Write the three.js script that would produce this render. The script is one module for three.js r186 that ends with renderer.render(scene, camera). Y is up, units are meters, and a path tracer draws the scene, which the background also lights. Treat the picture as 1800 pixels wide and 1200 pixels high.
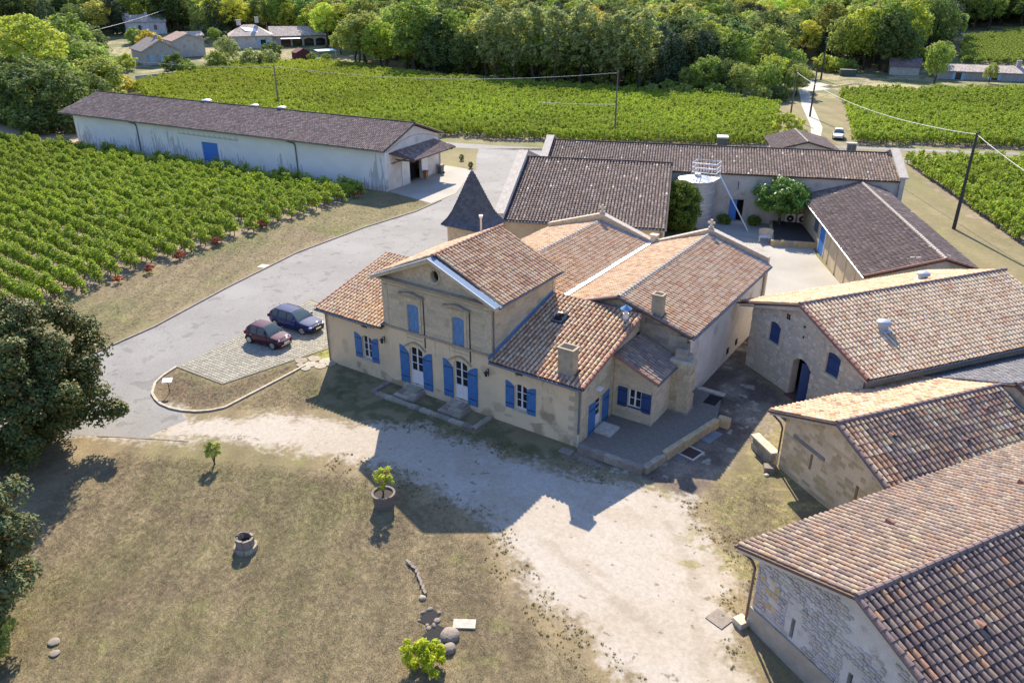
import * as THREE from 'three';
import { mergeGeometries } from 'three/addons/utils/BufferGeometryUtils.js';

// ---------- camera, sky, sun, exposure ----------
const scene = new THREE.Scene();
const camera = new THREE.PerspectiveCamera(46.99, 1.5, 0.5, 4000);
camera.position.set(38.11, 25, 34.11);
camera.rotation.order = 'YXZ';
camera.rotation.set(THREE.MathUtils.degToRad(-25.33), THREE.MathUtils.degToRad(33.7), 0);
camera.updateMatrixWorld();
const renderer = new THREE.WebGLRenderer({ antialias: true });
renderer.toneMapping = THREE.LinearToneMapping;
renderer.toneMappingExposure = 2.38;
renderer.shadowMap.enabled = true;
const SKY = 0.50; // strength of the sky
const sunDir = new THREE.Vector3(-0.80, 1.0, -1.08).normalize();
{ // clear late-summer sky: deep blue overhead, paler and hazier towards the horizon, a soft glow round the sun
  const w = 512, h = 256, d = new Float32Array(w * h * 4), v = new THREE.Vector3();
  for (let y = 0, k = 0; y < h; y++) for (let x = 0; x < w; x++, k += 4) {
    const el = ((y + 0.5) / h - 0.5) * Math.PI, az = ((x + 0.5) / w - 0.5) * 2 * Math.PI; v.set(Math.cos(el) * Math.cos(az), Math.sin(el), Math.cos(el) * Math.sin(az));
    const s = Math.max(0, v.dot(sunDir)), t = Math.pow(Math.max(0, v.y), 0.45), glow = 0.35 * Math.pow(s, 6) + 0.9 * Math.pow(s, 60);
    const hz = [0.60, 0.76, 1.04], zn = [0.15, 0.31, 0.78], gd = [0.26, 0.24, 0.18];
    for (let c = 0; c < 3; c++) d[k + c] = SKY * (v.y > 0 ? hz[c] + (zn[c] - hz[c]) * t + glow * [1, 0.96, 0.88][c] : gd[c]);
    d[k + 3] = 1;
  }
  const t = new THREE.DataTexture(d, w, h, THREE.RGBAFormat, THREE.FloatType); t.mapping = THREE.EquirectangularReflectionMapping; t.magFilter = t.minFilter = THREE.LinearFilter; t.wrapS = THREE.RepeatWrapping; t.needsUpdate = true;
  scene.background = t; scene.environment = t;
}
const sun = new THREE.DirectionalLight(0xfff1dc, 4.3);
sun.name = 'sunlight';
sun.position.copy(sunDir).multiplyScalar(150);
sun.target.position.set(0, 0, 0);
sun.castShadow = true;
Object.assign(sun.shadow.camera, { left: -120, right: 120, top: 120, bottom: -120, near: 1, far: 400 });
sun.shadow.mapSize.set(4096, 4096);
scene.add(sun, sun.target);
// scene.fog = new THREE.FogExp2(0xb4c8e0, 0.00012);

// ---------- helpers ----------
let seed = 12345;
const R = () => { seed = (seed * 1664525 + 1013904223) >>> 0; return seed / 4294967296; };
const rr = (a, b) => a + (b - a) * R();
const pick = (a) => a[Math.floor(R() * a.length)];
const V = (x, y, z) => new THREE.Vector3(x, y, z);
const lerp = (a, b, t) => a + (b - a) * t;
const clamp = (x, a = 0, b = 1) => Math.min(b, Math.max(a, x));
const sst = (a, b, x) => { const t = clamp((x - a) / (b - a)); return t * t * (3 - 2 * t); };
const LAT = new Float32Array(65536);
for (let i = 0; i < 65536; i++) LAT[i] = R();
function vn(x, y, per = 256) {
  const X = Math.floor(x), Y = Math.floor(y), fx = x - X, fy = y - Y, u = fx * fx * (3 - 2 * fx), v = fy * fy * (3 - 2 * fy);
  let xi, yi, x1, y1;
  if (per === 256) { xi = X & 255; yi = Y & 255; x1 = (X + 1) & 255; y1 = (Y + 1) & 255; } else { xi = ((X % per) + per) % per; yi = ((Y % per) + per) % per; x1 = (xi + 1) % per; y1 = (yi + 1) % per; }
  const a = LAT[(yi << 8) | xi], b = LAT[(yi << 8) | x1], c = LAT[(y1 << 8) | xi], d = LAT[(y1 << 8) | x1];
  return a + (b - a) * u + (c - a) * v + (a - b - c + d) * u * v;
}
function fbm(x, y, o = 4, per = 256) { let s = 0, a = 0.5, t = 0; for (let i = 0; i < o; i++) { s += a * vn(x + i * 37, y + i * 17, per); t += a; a *= 0.5; x *= 2; y *= 2; per = Math.min(256, per * 2); } return s / t; }
const enc = (c) => { c = clamp(c); return Math.round(255 * (c <= 0.0031308 ? c * 12.92 : 1.055 * Math.pow(c, 1 / 2.4) - 0.055)); };
const ENC = new Uint8Array(4097); for (let i = 0; i <= 4096; i++) ENC[i] = enc(i / 4096);
const mixc = (a, b, t) => [a[0] + (b[0] - a[0]) * t, a[1] + (b[1] - a[1]) * t, a[2] + (b[2] - a[2]) * t];
function colorTex(w, h, fn, clampEdge) {
  const d = new Uint8Array(w * h * 4);
  for (let y = 0, k = 0; y < h; y++) for (let x = 0; x < w; x++, k += 4) { const c = fn(x / w, y / h, x, y); d[k] = ENC[(clamp(c[0]) * 4096) | 0]; d[k + 1] = ENC[(clamp(c[1]) * 4096) | 0]; d[k + 2] = ENC[(clamp(c[2]) * 4096) | 0]; d[k + 3] = 255; }
  return texOf(d, w, h, true, clampEdge);
}
function grayTex(w, h, fn) {
  const d = new Uint8Array(w * h * 4);
  for (let y = 0, k = 0; y < h; y++) for (let x = 0; x < w; x++, k += 4) { const c = Math.round(255 * clamp(fn(x / w, y / h, x, y))); d[k] = d[k + 1] = d[k + 2] = c; d[k + 3] = 255; }
  return texOf(d, w, h, false);
}
function texOf(d, w, h, srgb, clampEdge) {
  const t = new THREE.DataTexture(d, w, h, THREE.RGBAFormat, THREE.UnsignedByteType);
  t.magFilter = THREE.LinearFilter; t.minFilter = THREE.LinearMipmapLinearFilter; t.generateMipmaps = true;
  t.wrapS = t.wrapT = clampEdge ? THREE.ClampToEdgeWrapping : THREE.RepeatWrapping;
  if (srgb) t.colorSpace = THREE.SRGBColorSpace;
  t.needsUpdate = true; return t;
}
// tiling textures (neutral tints, multiplied with the material's colour)
const T = {};
T.plaster = colorTex(512, 512, (u, v) => { const n = fbm(u * 8, v * 8, 5, 8), m = fbm(u * 64 + 9, v * 64, 2, 64), s = sst(0.56, 0.72, fbm(u * 4 + 31, v * 4 + 7, 5, 4)); const k = 0.72 + 0.32 * n + 0.16 * (m - 0.5); return [k * (1 - 0.22 * s), k * (1 - 0.25 * s), k * (1 - 0.28 * s)]; });
T.grain = colorTex(256, 256, (u, v) => { const n = fbm(u * 8, v * 8, 5, 8), m = fbm(u * 64 + 3, v * 64, 2, 64); const k = 0.6 + 0.5 * n + 0.35 * (m - 0.5); return [k, k * 0.985, k * 0.96]; });
T.grainB = grayTex(256, 256, (u, v) => 0.6 * fbm(u * 16, v * 16, 4, 16) + 0.4 * vn(u * 128, v * 128, 128));
T.lichen = colorTex(128, 128, (u, v) => { const n = fbm(u * 4, v * 4, 4, 4), l = sst(0.58, 0.68, fbm(u * 8 + 5, v * 8 + 1, 4, 8)); const k = 0.65 + 0.55 * n; return mixc([k, k, k], [0.95, 0.93, 0.85], l * 0.45); });
T.asphalt = colorTex(1024, 1024, (u, v) => { const n = fbm(u * 6, v * 6, 5, 6), f = vn(u * 256, v * 256, 256), p = sst(0.45, 0.7, fbm(u * 3 + 9, v * 3, 4, 3)), st = sst(0.66, 0.72, fbm(u * 16 + 4, v * 16, 4, 16)), cr = sst(0.012, 0.004, Math.abs(fbm(u * 5 + 40, v * 5 + 3, 5, 5) - 0.5)) * sst(0.5, 0.6, fbm(u * 3, v * 3 + 50, 2, 3)); const k = (0.72 + 0.3 * n + 0.26 * (f - 0.5) + 0.14 * p) * (1 - 0.22 * st) * (1 - 0.3 * cr); return [k, k * 0.995, k * 0.975]; });
T.concrete = colorTex(1024, 1024, (u, v) => { const n = fbm(u * 5, v * 5, 6, 5), f = vn(u * 256, v * 256, 256), s = sst(0.52, 0.75, fbm(u * 2 + 4, v * 9, 5, 2)); const k = 0.74 + 0.36 * n + 0.1 * (f - 0.5) - 0.16 * s; return [k, k * 0.985, k * 0.955]; });
T.roofFar = colorTex(256, 256, (u, v) => { const c = Math.floor(u * 16), r = Math.floor(v * 12 + (c % 2) * 0.3), h = LAT[(c * 97 + r * 131) & 65535]; const a = Math.abs((u * 16) % 1 - 0.5) * 2; return [0.55 + 0.6 * h - 0.3 * (a > 0.75), 0.55 + 0.55 * h - 0.3 * (a > 0.75), 0.55 + 0.5 * h - 0.3 * (a > 0.75)]; });
T.streaks = colorTex(2048, 256, (u, v) => { // dirt streaks with ragged tops climbing from the foot of the long rendered wall
  const n = fbm(u * 40, v * 6, 5, 40), patch = fbm(u * 11 + 3, 8.8, 4, 11), grain = 0.6 * vn(u * 420, v * 5, 420) + 0.4 * vn(u * 900, v * 9, 900), reach = clamp((patch - 0.22) * 1.9) * (0.45 + 0.75 * vn(u * 260, 2.2, 260));
  const m = v < reach && grain > 0.26 + 0.36 * (v / Math.max(reach, 0.02)) ? 1 : 0, base = v < 0.1 + 0.1 * vn(u * 120, 5, 120) ? 0.35 : 0, k = 0.88 + 0.16 * n; return mixc([k, k, k * 0.985], [0.40, 0.40, 0.39], clamp(m * 0.62 + base * grain)); });
T.leafy = colorTex(64, 64, (u, v) => { const k = 0.7 + 0.6 * fbm(u * 8, v * 8, 3, 8); return [k, k, k]; });

const MATS = {};
function mat(name, color, o = {}) {
  const { uv = 2, phys, ...rest } = o;
  const m = phys ? new THREE.MeshPhysicalMaterial({ roughness: 0.9, ...rest }) : new THREE.MeshStandardMaterial({ roughness: 0.92, metalness: 0, ...rest });
  m.color.setRGB(...color); m.name = name; m.userData.uv = uv; m.side = THREE.DoubleSide; MATS[name] = m; return m;
}
const gr = { map: T.grain, bumpMap: T.grainB, bumpScale: 0.01 };
const M = {
  plasterWarm: mat('plaster_warm', [0.72, 0.575, 0.38], { map: T.plaster, uv: 5, bumpMap: T.grainB, bumpScale: 0.006 }),
  ashlar: mat('ashlar', [0.64, 0.545, 0.38], { map: T.grain, uv: 1.6, bumpMap: T.grainB, bumpScale: 0.01 }),
  ashlarGrey: mat('ashlar_grey', [0.44, 0.37, 0.26], { map: T.grain, uv: 1.6, bumpMap: T.grainB, bumpScale: 0.012 }),
  whiteWall: mat('white_render', [0.80, 0.74, 0.65], { map: T.plaster, uv: 7 }),
  creamWall: mat('cream_render', [0.60, 0.49, 0.33], { map: T.plaster, uv: 6 }),
  longWall: mat('long_wall_render', [0.76, 0.77, 0.74], { map: T.streaks, uv: 1 }),
  greyWall: mat('grey_render', [0.55, 0.52, 0.46], { map: T.plaster, uv: 6 }),
  mortar: mat('lime_mortar', [0.56, 0.51, 0.42], { map: T.plaster, uv: 3, bumpMap: T.grainB, bumpScale: 0.02 }),
  cement: mat('cement_skirt', [0.42, 0.37, 0.29], { map: T.plaster, uv: 3 }),
  coping: mat('pale_coping', [0.58, 0.53, 0.45], { map: T.grain, uv: 1.5 }),
  zinc: mat('zinc_sheet', [0.13, 0.22, 0.34], { roughness: 0.8 }),
  cowlGrey: mat('grey_cowl', [0.36, 0.40, 0.45], { roughness: 0.5, metalness: 0.2 }),
  blueFaded: mat('faded_blue_paint', [0.13, 0.28, 0.52], { roughness: 0.7, map: T.grain, uv: 1 }),
  zincDark: mat('dark_zinc_pipe', [0.16, 0.18, 0.21], { roughness: 0.5, metalness: 0.4 }),
  copperPipe: mat('brown_pipe', [0.14, 0.10, 0.09], { roughness: 0.55, metalness: 0.3 }),
  creamPipe: mat('cream_pipe', [0.6, 0.54, 0.42]),
  blue: mat('blue_shutter_paint', [0.055, 0.19, 0.46], { roughness: 0.6, map: T.grain, uv: 1 }),
  blueDark: mat('dark_blue_paint', [0.02, 0.055, 0.17], { roughness: 0.6 }),
  blueDoor: mat('bright_blue_paint', [0.05, 0.20, 0.55], { roughness: 0.6 }),
  whitePaint: mat('white_paint', [0.74, 0.74, 0.73], { roughness: 0.5 }),
  glass: mat('window_glass', [0.02, 0.024, 0.03], { roughness: 0.06 }),
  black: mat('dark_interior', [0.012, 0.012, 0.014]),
  iron: mat('black_iron', [0.02, 0.02, 0.022], { roughness: 0.5 }),
  slate: mat('slate', [0.085, 0.094, 0.112], { roughness: 0.55, map: T.grain, uv: 0.8 }),
  clay: mat('clay_bed', [0.15, 0.095, 0.07], { map: T.grain, uv: 1 }),
  clayDark: mat('dark_clay_bed', [0.07, 0.052, 0.047], { map: T.grain, uv: 1 }),
  ridgeCement: mat('ridge_cement', [0.46, 0.42, 0.37], { map: T.grain, uv: 1 }),
  ridgeClay: mat('ridge_clay', [0.24, 0.17, 0.15], { map: T.lichen, uv: 1 }),
  verge: mat('verge_clay', [0.33, 0.16, 0.11], { map: T.lichen, uv: 1 }),
  chimney: mat('chimney_render', [0.42, 0.36, 0.25], { map: T.plaster, uv: 1.6 }),
  asphalt: mat('asphalt', [0.255, 0.25, 0.24], { map: T.asphalt, uv: 14 }),
  concrete: mat('concrete_yard', [0.385, 0.37, 0.33], { map: T.concrete, uv: 16 }),
  kerb: mat('kerb_stone', [0.30, 0.26, 0.22], { map: T.grain, uv: 1 }),
  kerbPale: mat('pale_kerb', [0.52, 0.46, 0.36], { map: T.grain, uv: 1 }),
  paver: mat('paver', [0.37, 0.355, 0.30], { map: T.grain, uv: 1 }),
  steel: mat('stainless', [0.72, 0.74, 0.76], { roughness: 0.32, metalness: 0.75 }),
  alu: mat('galvanised', [0.75, 0.77, 0.8], { roughness: 0.45, metalness: 0.4 }),
  wood: mat('grey_wood', [0.16, 0.14, 0.12], { map: T.grain, uv: 1 }),
  woodPole: mat('pole_wood', [0.075, 0.07, 0.068], { map: T.grain, uv: 1 }),
  bark: mat('bark', [0.09, 0.07, 0.05], { map: T.grain, uv: 0.7 }),
  wire: mat('cable', [0.5, 0.5, 0.5], { roughness: 0.6 }),
  plastic: mat('grey_plastic', [0.12, 0.13, 0.13], { roughness: 0.5 }),
  orange: mat('ochre_plastic', [0.45, 0.2, 0.06], { roughness: 0.55 }),
  soil: mat('dark_soil', [0.05, 0.04, 0.035], { map: T.grain, uv: 1 }),
  gravelTop: mat('terrace_gravel', [0.25, 0.22, 0.18], { map: T.grain, uv: 0.7, bumpMap: T.grainB, bumpScale: 0.03 }),
};

const usedNames = new Map();
function numbered(n) { const k = usedNames.get(n) ?? 0; usedNames.set(n, k + 1); return k ? n + '_' + String(k).padStart(3, '0') : n; }
function thing(name, label, category, x = 0, z = 0, rot = 0, group, y = 0) {
  const o = new THREE.Group(); o.name = numbered(name); o.position.set(x, y, z); o.rotation.y = rot;
  o.userData = { label, category }; if (group) o.userData.group = group;
  scene.add(o); o.updateMatrixWorld(true); return o;
}
function partGroup(name, parent, label) { const o = new THREE.Group(); o.name = name; if (label) o.userData.label = label; parent.add(o); return o; }
function autoUV(g, s) { // metric uv from position and facing
  if (g.index) g = g.toNonIndexed();
  const p = g.attributes.position, n = p.count, uv = new Float32Array(n * 2), a = V(), b = V(), c = V(), nn = V(), t = V(), bb = V(), q = V();
  for (let i = 0; i < n; i += 3) {
    a.fromBufferAttribute(p, i); b.fromBufferAttribute(p, i + 1); c.fromBufferAttribute(p, i + 2);
    nn.copy(b).sub(a).cross(q.copy(c).sub(a)).normalize();
    if (Math.abs(nn.y) > 0.9) { t.set(1, 0, 0); bb.set(0, 0, -1); } else { t.set(nn.z, 0, -nn.x).normalize(); bb.copy(nn).cross(t); }
    [a, b, c].forEach((v, k) => { uv[(i + k) * 2] = v.dot(t) / s; uv[(i + k) * 2 + 1] = v.dot(bb) / s; });
  }
  g.setAttribute('uv', new THREE.BufferAttribute(uv, 2)); return g;
}
function mesh(name, geo, m, parent, o = {}) {
  if (!o.keep) { geo = autoUV(geo, m.userData.uv ?? 2); geo.deleteAttribute('normal'); geo.computeVertexNormals(); }
  const e = new THREE.Mesh(geo, m); e.name = parent === scene ? numbered(name) : name; e.castShadow = e.receiveShadow = true;
  if (o.pos) e.position.set(...o.pos); if (o.rot) e.rotation.set(...o.rot);
  Object.assign(e.userData, o.ud ?? {}); parent.add(e); return e;
}
class MB { // collects polygons, boxes and tubes
  constructor() { this.p = []; this.extra = []; }
  tri(a, b, c) { this.p.push(...a, ...b, ...c); return this; }
  quad(a, b, c, d) { return this.tri(a, b, c).tri(a, c, d); }
  box(cx, cy, cz, sx, sy, sz, ry = 0, rx = 0, rz = 0) { const g = new THREE.BoxGeometry(sx, sy, sz); if (rx || rz || ry) g.applyMatrix4(new THREE.Matrix4().makeRotationFromEuler(new THREE.Euler(rx, ry, rz, 'YXZ'))); g.translate(cx, cy, cz); return this.geo(g); }
  span(x0, x1, y0, y1, z0, z1) { return this.box((x0 + x1) / 2, (y0 + y1) / 2, (z0 + z1) / 2, Math.abs(x1 - x0), Math.abs(y1 - y0), Math.abs(z1 - z0)); }
  geo(g) { if (g.index) g = g.toNonIndexed(); this.p.push(...g.attributes.position.array); return this; }
  tube(a, b, r0, r1 = r0, n = 8) { const A = V(...a), B = V(...b), g = new THREE.CylinderGeometry(r1, r0, A.distanceTo(B), n); g.applyQuaternion(new THREE.Quaternion().setFromUnitVectors(V(0, 1, 0), B.clone().sub(A).normalize())); g.translate((A.x + B.x) / 2, (A.y + B.y) / 2, (A.z + B.z) / 2); return this.geo(g); }
  path(pts, r, n = 6) { for (let i = 0; i + 1 < pts.length; i++) this.tube(pts[i], pts[i + 1], r, r, n); return this; }
  get() { const g = new THREE.BufferGeometry(); g.setAttribute('position', new THREE.BufferAttribute(new Float32Array(this.p), 3)); return g; }
  build(name, m, parent, o) { return mesh(name, this.get(), m, parent, o); }
}
// extruded outline: pts [[a,b]...] in a vertical plane; placed with its outer face at 'z' facing +z, going back by 'th'
function slabShape(pts, th, holes = []) {
  const s = new THREE.Shape(pts.map(([x, y]) => new THREE.Vector2(x, y)));
  for (const h of holes) s.holes.push(new THREE.Path(h.map(([x, y]) => new THREE.Vector2(x, y))));
  const g = new THREE.ExtrudeGeometry(s, { depth: th, bevelEnabled: false }); g.translate(0, 0, -th); return g;
}
const rectHole = (x0, x1, y0, y1) => [[x0, y0], [x0, y1], [x1, y1], [x1, y0]];
const archPts = (x0, x1, y0, y1, rise, n = 8) => { const a = [[x0, y0], [x1, y0]]; for (let i = 0; i <= n; i++) { const t = i / n, x = lerp(x1, x0, t); a.push([x, y1 - rise + rise * (1 - Math.pow(2 * t - 1, 2))]); } return a; };
const place = (g, x, y, z, ry = 0) => { g.rotateY(ry); g.translate(x, y, z); return g; };

// ---------- roof tiles ----------
function tileGeo(w0, w1, len, hgt, n = 6) { // half barrel, low (wide) end at z=0, running up the slope to z=-len, with a rim at the low end
  const p = [], ring = (w, z, y0, k = 1) => { const a = []; for (let i = 0; i <= n; i++) { const t = Math.PI * (i / n); a.push([-Math.cos(t) * w / 2 * k, y0 + Math.sin(t) * hgt * k, z]); } return a; };
  const A = ring(w0, 0, 0.028), B = ring(w1, -len, -0.004), C = ring(w0, 0, 0.028, 0.8), q = (a, b, c, d) => p.push(...a, ...b, ...c, ...a, ...c, ...d);
  for (let i = 0; i < n; i++) { q(A[i], A[i + 1], B[i + 1], B[i]); q(C[i], C[i + 1], A[i + 1], A[i]); }
  const g = new THREE.BufferGeometry(); g.setAttribute('position', new THREE.BufferAttribute(new Float32Array(p), 3));
  const uv = new Float32Array(p.length / 3 * 2); for (let i = 0; i < p.length / 3; i++) { uv[2 * i] = p[3 * i] * 3; uv[2 * i + 1] = p[3 * i + 2] * 3; }
  g.setAttribute('uv', new THREE.BufferAttribute(uv, 2)); g.computeVertexNormals(); return g;
}
const TILE = tileGeo(0.235, 0.185, 0.46, 0.098), TILE_FAR = tileGeo(0.235, 0.185, 0.46, 0.098, 4);
const tileMat = mat('roof_tile', [1, 1, 1], { map: T.lichen, roughness: 0.95 });
const tileMats = new Map();
const tileMatOf = (c) => { const k = c.map((v) => Math.round(v * 25)).join('_'); if (!tileMats.has(k)) { const m = tileMat.clone(); m.color.setRGB(...c); m.name = 'roof_tile_' + tileMats.size; tileMats.set(k, m); } return tileMats.get(k); };
const PAL = {
  house: [[0.66, 0.48, 0.29], [0.65, 0.46, 0.28], [0.61, 0.41, 0.25], [0.56, 0.35, 0.20], [0.64, 0.47, 0.31], [0.50, 0.28, 0.155], [0.64, 0.50, 0.33], [0.42, 0.24, 0.14]],
  chai: [[0.64, 0.45, 0.28], [0.60, 0.40, 0.25], [0.55, 0.33, 0.19], [0.62, 0.46, 0.31], [0.58, 0.42, 0.28], [0.48, 0.27, 0.15], [0.62, 0.49, 0.34]],
  cream: [[0.72, 0.54, 0.34], [0.70, 0.51, 0.32], [0.68, 0.49, 0.30], [0.63, 0.42, 0.26], [0.72, 0.57, 0.39], [0.57, 0.33, 0.19]],
  beige: [[0.78, 0.62, 0.41], [0.74, 0.58, 0.38], [0.79, 0.65, 0.45], [0.70, 0.52, 0.33], [0.62, 0.39, 0.24], [0.76, 0.61, 0.42]],
  dark: [[0.23, 0.17, 0.14], [0.19, 0.14, 0.12], [0.27, 0.20, 0.165], [0.15, 0.115, 0.10], [0.21, 0.15, 0.12], [0.31, 0.245, 0.21], [0.19, 0.145, 0.125]],
  mauve: [[0.38, 0.285, 0.205], [0.34, 0.245, 0.18], [0.29, 0.21, 0.165], [0.42, 0.335, 0.25], [0.35, 0.225, 0.15], [0.31, 0.25, 0.205], [0.22, 0.17, 0.145]],
  worn: [[0.34, 0.20, 0.135], [0.24, 0.165, 0.135], [0.17, 0.13, 0.12], [0.40, 0.25, 0.155], [0.29, 0.235, 0.20], [0.15, 0.115, 0.105], [0.37, 0.28, 0.21]],
  grey: [[0.20, 0.20, 0.21], [0.16, 0.16, 0.17], [0.25, 0.245, 0.245]],
};
const vp = new THREE.Matrix4().multiplyMatrices(new THREE.PerspectiveCamera(46.99, 1.5, 0.5, 4000).projectionMatrix, camera.matrixWorldInverse.copy(camera.matrixWorld).invert());
const inView = (p, mrg = 1.02) => { const q = p.clone().applyMatrix4(vp); return Math.abs(q.x) < mrg && Math.abs(q.y) < mrg && q.z < 1; };
const meanOf = (a) => (a.mean ??= [0, 1, 2].map((i) => a.reduce((s, c) => s + c[i], 0) / a.length));
// one roof slope. E0,E1: eave ends; R1,R0: the ridge ends above them, in the thing's own axes
function roofSlope(root, E0, E1, R1, R0, o = {}) {
  const { pal = PAL.house, pitch = 0.29, row = 0.36, single = 0, bed = M.clay, th = 0.12, color, far, light = 0, name = 'roof', calm = 0.78 } = o;
  const e0 = V(...E0), e1 = V(...E1), r0 = V(...R0), r1 = V(...R1);
  const along = e1.clone().sub(e0).normalize(), up = r0.clone().sub(e0); up.addScaledVector(along, -up.dot(along)); const S = up.length(); up.normalize();
  let n = V().crossVectors(along, up); const flip = n.y < 0; if (flip) n.negate();
  const L = e1.distanceTo(e0), s0 = r0.clone().sub(e0).dot(along), s1 = r1.clone().sub(e0).dot(along);
  const roof = partGroup(name, root, o.label);
  const b = new MB(), dn = n.clone().multiplyScalar(-th), pts = [e0, e1, r1, r0].map((p) => [p.toArray(), p.clone().add(dn).toArray()]);
  b.quad(pts[0][0], pts[1][0], pts[2][0], pts[3][0]); b.quad(pts[3][1], pts[2][1], pts[1][1], pts[0][1]);
  for (let i = 0; i < 4; i++) { const j = (i + 1) % 4; b.quad(pts[i][1], pts[j][1], pts[j][0], pts[i][0]); }
  b.build('roof_bed', bed, roof);
  const X = flip ? along.clone().negate() : along, Z = up.clone().negate(), list = [], m4 = new THREE.Matrix4(), nc = Math.floor(L / pitch), off = (L - nc * pitch) / 2, w = V();
  const cols = nc, rows = Math.floor((S - 0.02) / row);
  for (let i = 0; i < cols; i++) for (let j = 0; j <= rows; j++) {
    const s = off + (i + 0.5) * pitch, t = j * row - 0.07, k = clamp(t / S);
    if (s < lerp(0, s0, k) + 0.02 || s > lerp(L, s1, k) - 0.02 || t > S - 0.12) continue;
    if (o.skip && o.skip(s, t)) continue;
    const p = e0.clone().addScaledVector(along, s + rr(-0.012, 0.012)).addScaledVector(up, t + rr(-0.02, 0.02)).addScaledVector(n, 0.004 + 0.016 * R() + 0.05 * Math.max(0, vn(s * 0.35 + E0[0], t * 0.5 + E0[2]) - 0.45));
    const q = new THREE.Matrix4().makeBasis(X, n, Z); q.multiply(m4.makeRotationY(rr(-0.03, 0.03))); q.setPosition(p);
    const kk = (t + 0.46 > S) ? (S - t) / 0.46 : 1; if (kk < 1) q.scale(V(1, 1, kk));
    let c = color ? color(s / L, t / S) : null; if (!c) c = pick(pal);
    const f = rr(0.89, 1.11), mean = meanOf(pal); c = c.map((v, i) => lerp(mean[i], v, calm)); c = [c[0] * f, c[1] * f * rr(0.97, 1.03), c[2] * f * rr(0.95, 1.05)];
    if (light && R() < light) c = [0.66, 0.58, 0.48];
    list.push({ q, c, d: 0, p });
  }
  let inst = list;
  if (single) {
    const cand = [];
    for (const e of list) { w.copy(e.p).applyMatrix4(root.matrixWorld); if (inView(w)) { e.d = w.distanceTo(camera.position); cand.push(e); } }
    cand.sort((a, b2) => a.d - b2.d);
    const chosen = new Set(cand.slice(0, single)); inst = list.filter((e) => !chosen.has(e));
    for (const e of chosen) { const tm = new THREE.Mesh(TILE, tileMatOf(e.c)); tm.name = 'tile'; tm.castShadow = tm.receiveShadow = true; e.q.decompose(tm.position, tm.quaternion, tm.scale); roof.add(tm); }
  }
  if (inst.length) {
    const im = new THREE.InstancedMesh(far ? TILE_FAR : TILE, tileMat, inst.length); im.name = 'tiles'; im.userData.kind = 'stuff'; im.castShadow = im.receiveShadow = true;
    const col = new THREE.Color(); inst.forEach((e, i) => { im.setMatrixAt(i, e.q); im.setColorAt(i, col.setRGB(...e.c)); });
    roof.add(im);
  }
  return roof;
}
function ridgeTiles(root, A, B, o = {}) { // row of half-round cover tiles along a ridge, verge or hip
  const a = V(...A), b = V(...B), L = a.distanceTo(b), dir = b.clone().sub(a).normalize(), up = V(0, 1, 0).addScaledVector(dir, -dir.y).normalize(), side = V().crossVectors(up, dir);
  const g = [], n = Math.max(1, Math.round(L / 0.42)), wd = o.w ?? 0.3, base = tileGeo(wd, wd * 0.85, L / n * 1.12, wd * 0.45, 6);
  for (let i = 0; i < n; i++) { const q = new THREE.Matrix4().makeBasis(side, up, dir); q.setPosition(a.clone().addScaledVector(dir, L * (i + 1) / n)); q.multiply(new THREE.Matrix4().makeRotationY(rr(-0.03, 0.03))); const k = base.clone().applyMatrix4(q); g.push(k); }
  const m = mesh(o.name ?? 'ridge_cap', mergeGeometries(g), o.m ?? M.ridgeClay, root, { keep: true }); return m;
}
// ---------- stones of a wall ----------
const STONE = [0, 1, 2, 3].map(() => {
  const j = () => rr(-0.035, 0.035), f = [[-0.5 + 0.05, -0.5 + 0.07], [0.5 - 0.05, -0.5 + 0.07], [0.5 - 0.05, 0.5 - 0.07], [-0.5 + 0.05, 0.5 - 0.07]].map(([x, y]) => [x + j(), y + j(), 1 + j() * 2]), k = [[-0.5, -0.5, 0], [0.5, -0.5, 0], [0.5, 0.5, 0], [-0.5, 0.5, 0]];
  const b = new MB(); b.quad(f[0], f[1], f[2], f[3]); for (let i = 0; i < 4; i++) { const n2 = (i + 1) % 4; b.quad(k[i], k[n2], f[n2], f[i]); }
  const g = autoUV(b.get(), 1); g.computeVertexNormals(); return g;
});
const RUBBLE = [0, 1, 2, 3, 4].map(() => { // uneven many-sided stones
  const n = 7, A = [], B = []; for (let i = 0; i < n; i++) { const a = (i + rr(-0.25, 0.25)) / n * Math.PI * 2 + 0.4, c = Math.cos(a), s = Math.sin(a), q = 1 / Math.pow(Math.pow(Math.abs(c), 5) + Math.pow(Math.abs(s), 5), 0.2) * rr(0.86, 1.04); A.push([c * q * 0.5, s * q * 0.5, 0]); B.push([c * q * 0.42, s * q * 0.42, 1 + rr(-0.15, 0.1)]); }
  const b = new MB(), m = [0, 0, 1.08]; for (let i = 0; i < n; i++) { const j = (i + 1) % n; b.tri(m, B[i], B[j]); b.quad(A[i], A[j], B[j], B[i]); } const g = autoUV(b.get(), 1); g.computeVertexNormals(); return g;
});
const stoneMats = {};
function stoneSet(key, base, spread, n = 6) { stoneMats[key] = Array.from({ length: n }, (_, i) => mat('stone_' + key + '_' + i, base.map((c) => c * (1 + spread * (i / (n - 1) - 0.5) * 2)).map((c, k) => c * (k === 2 ? rr(0.9, 1.06) : rr(0.97, 1.03))), gr)); return stoneMats[key]; }
stoneSet('warm', [0.64, 0.545, 0.38], 0.13); stoneSet('grey', [0.40, 0.35, 0.28], 0.28); stoneSet('pale', [0.70, 0.62, 0.48], 0.14); stoneSet('ochre', [0.62, 0.48, 0.29], 0.12); stoneSet('lime', [0.58, 0.56, 0.52], 0.15); stoneSet('ground', [0.40, 0.36, 0.29], 0.2);
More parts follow.
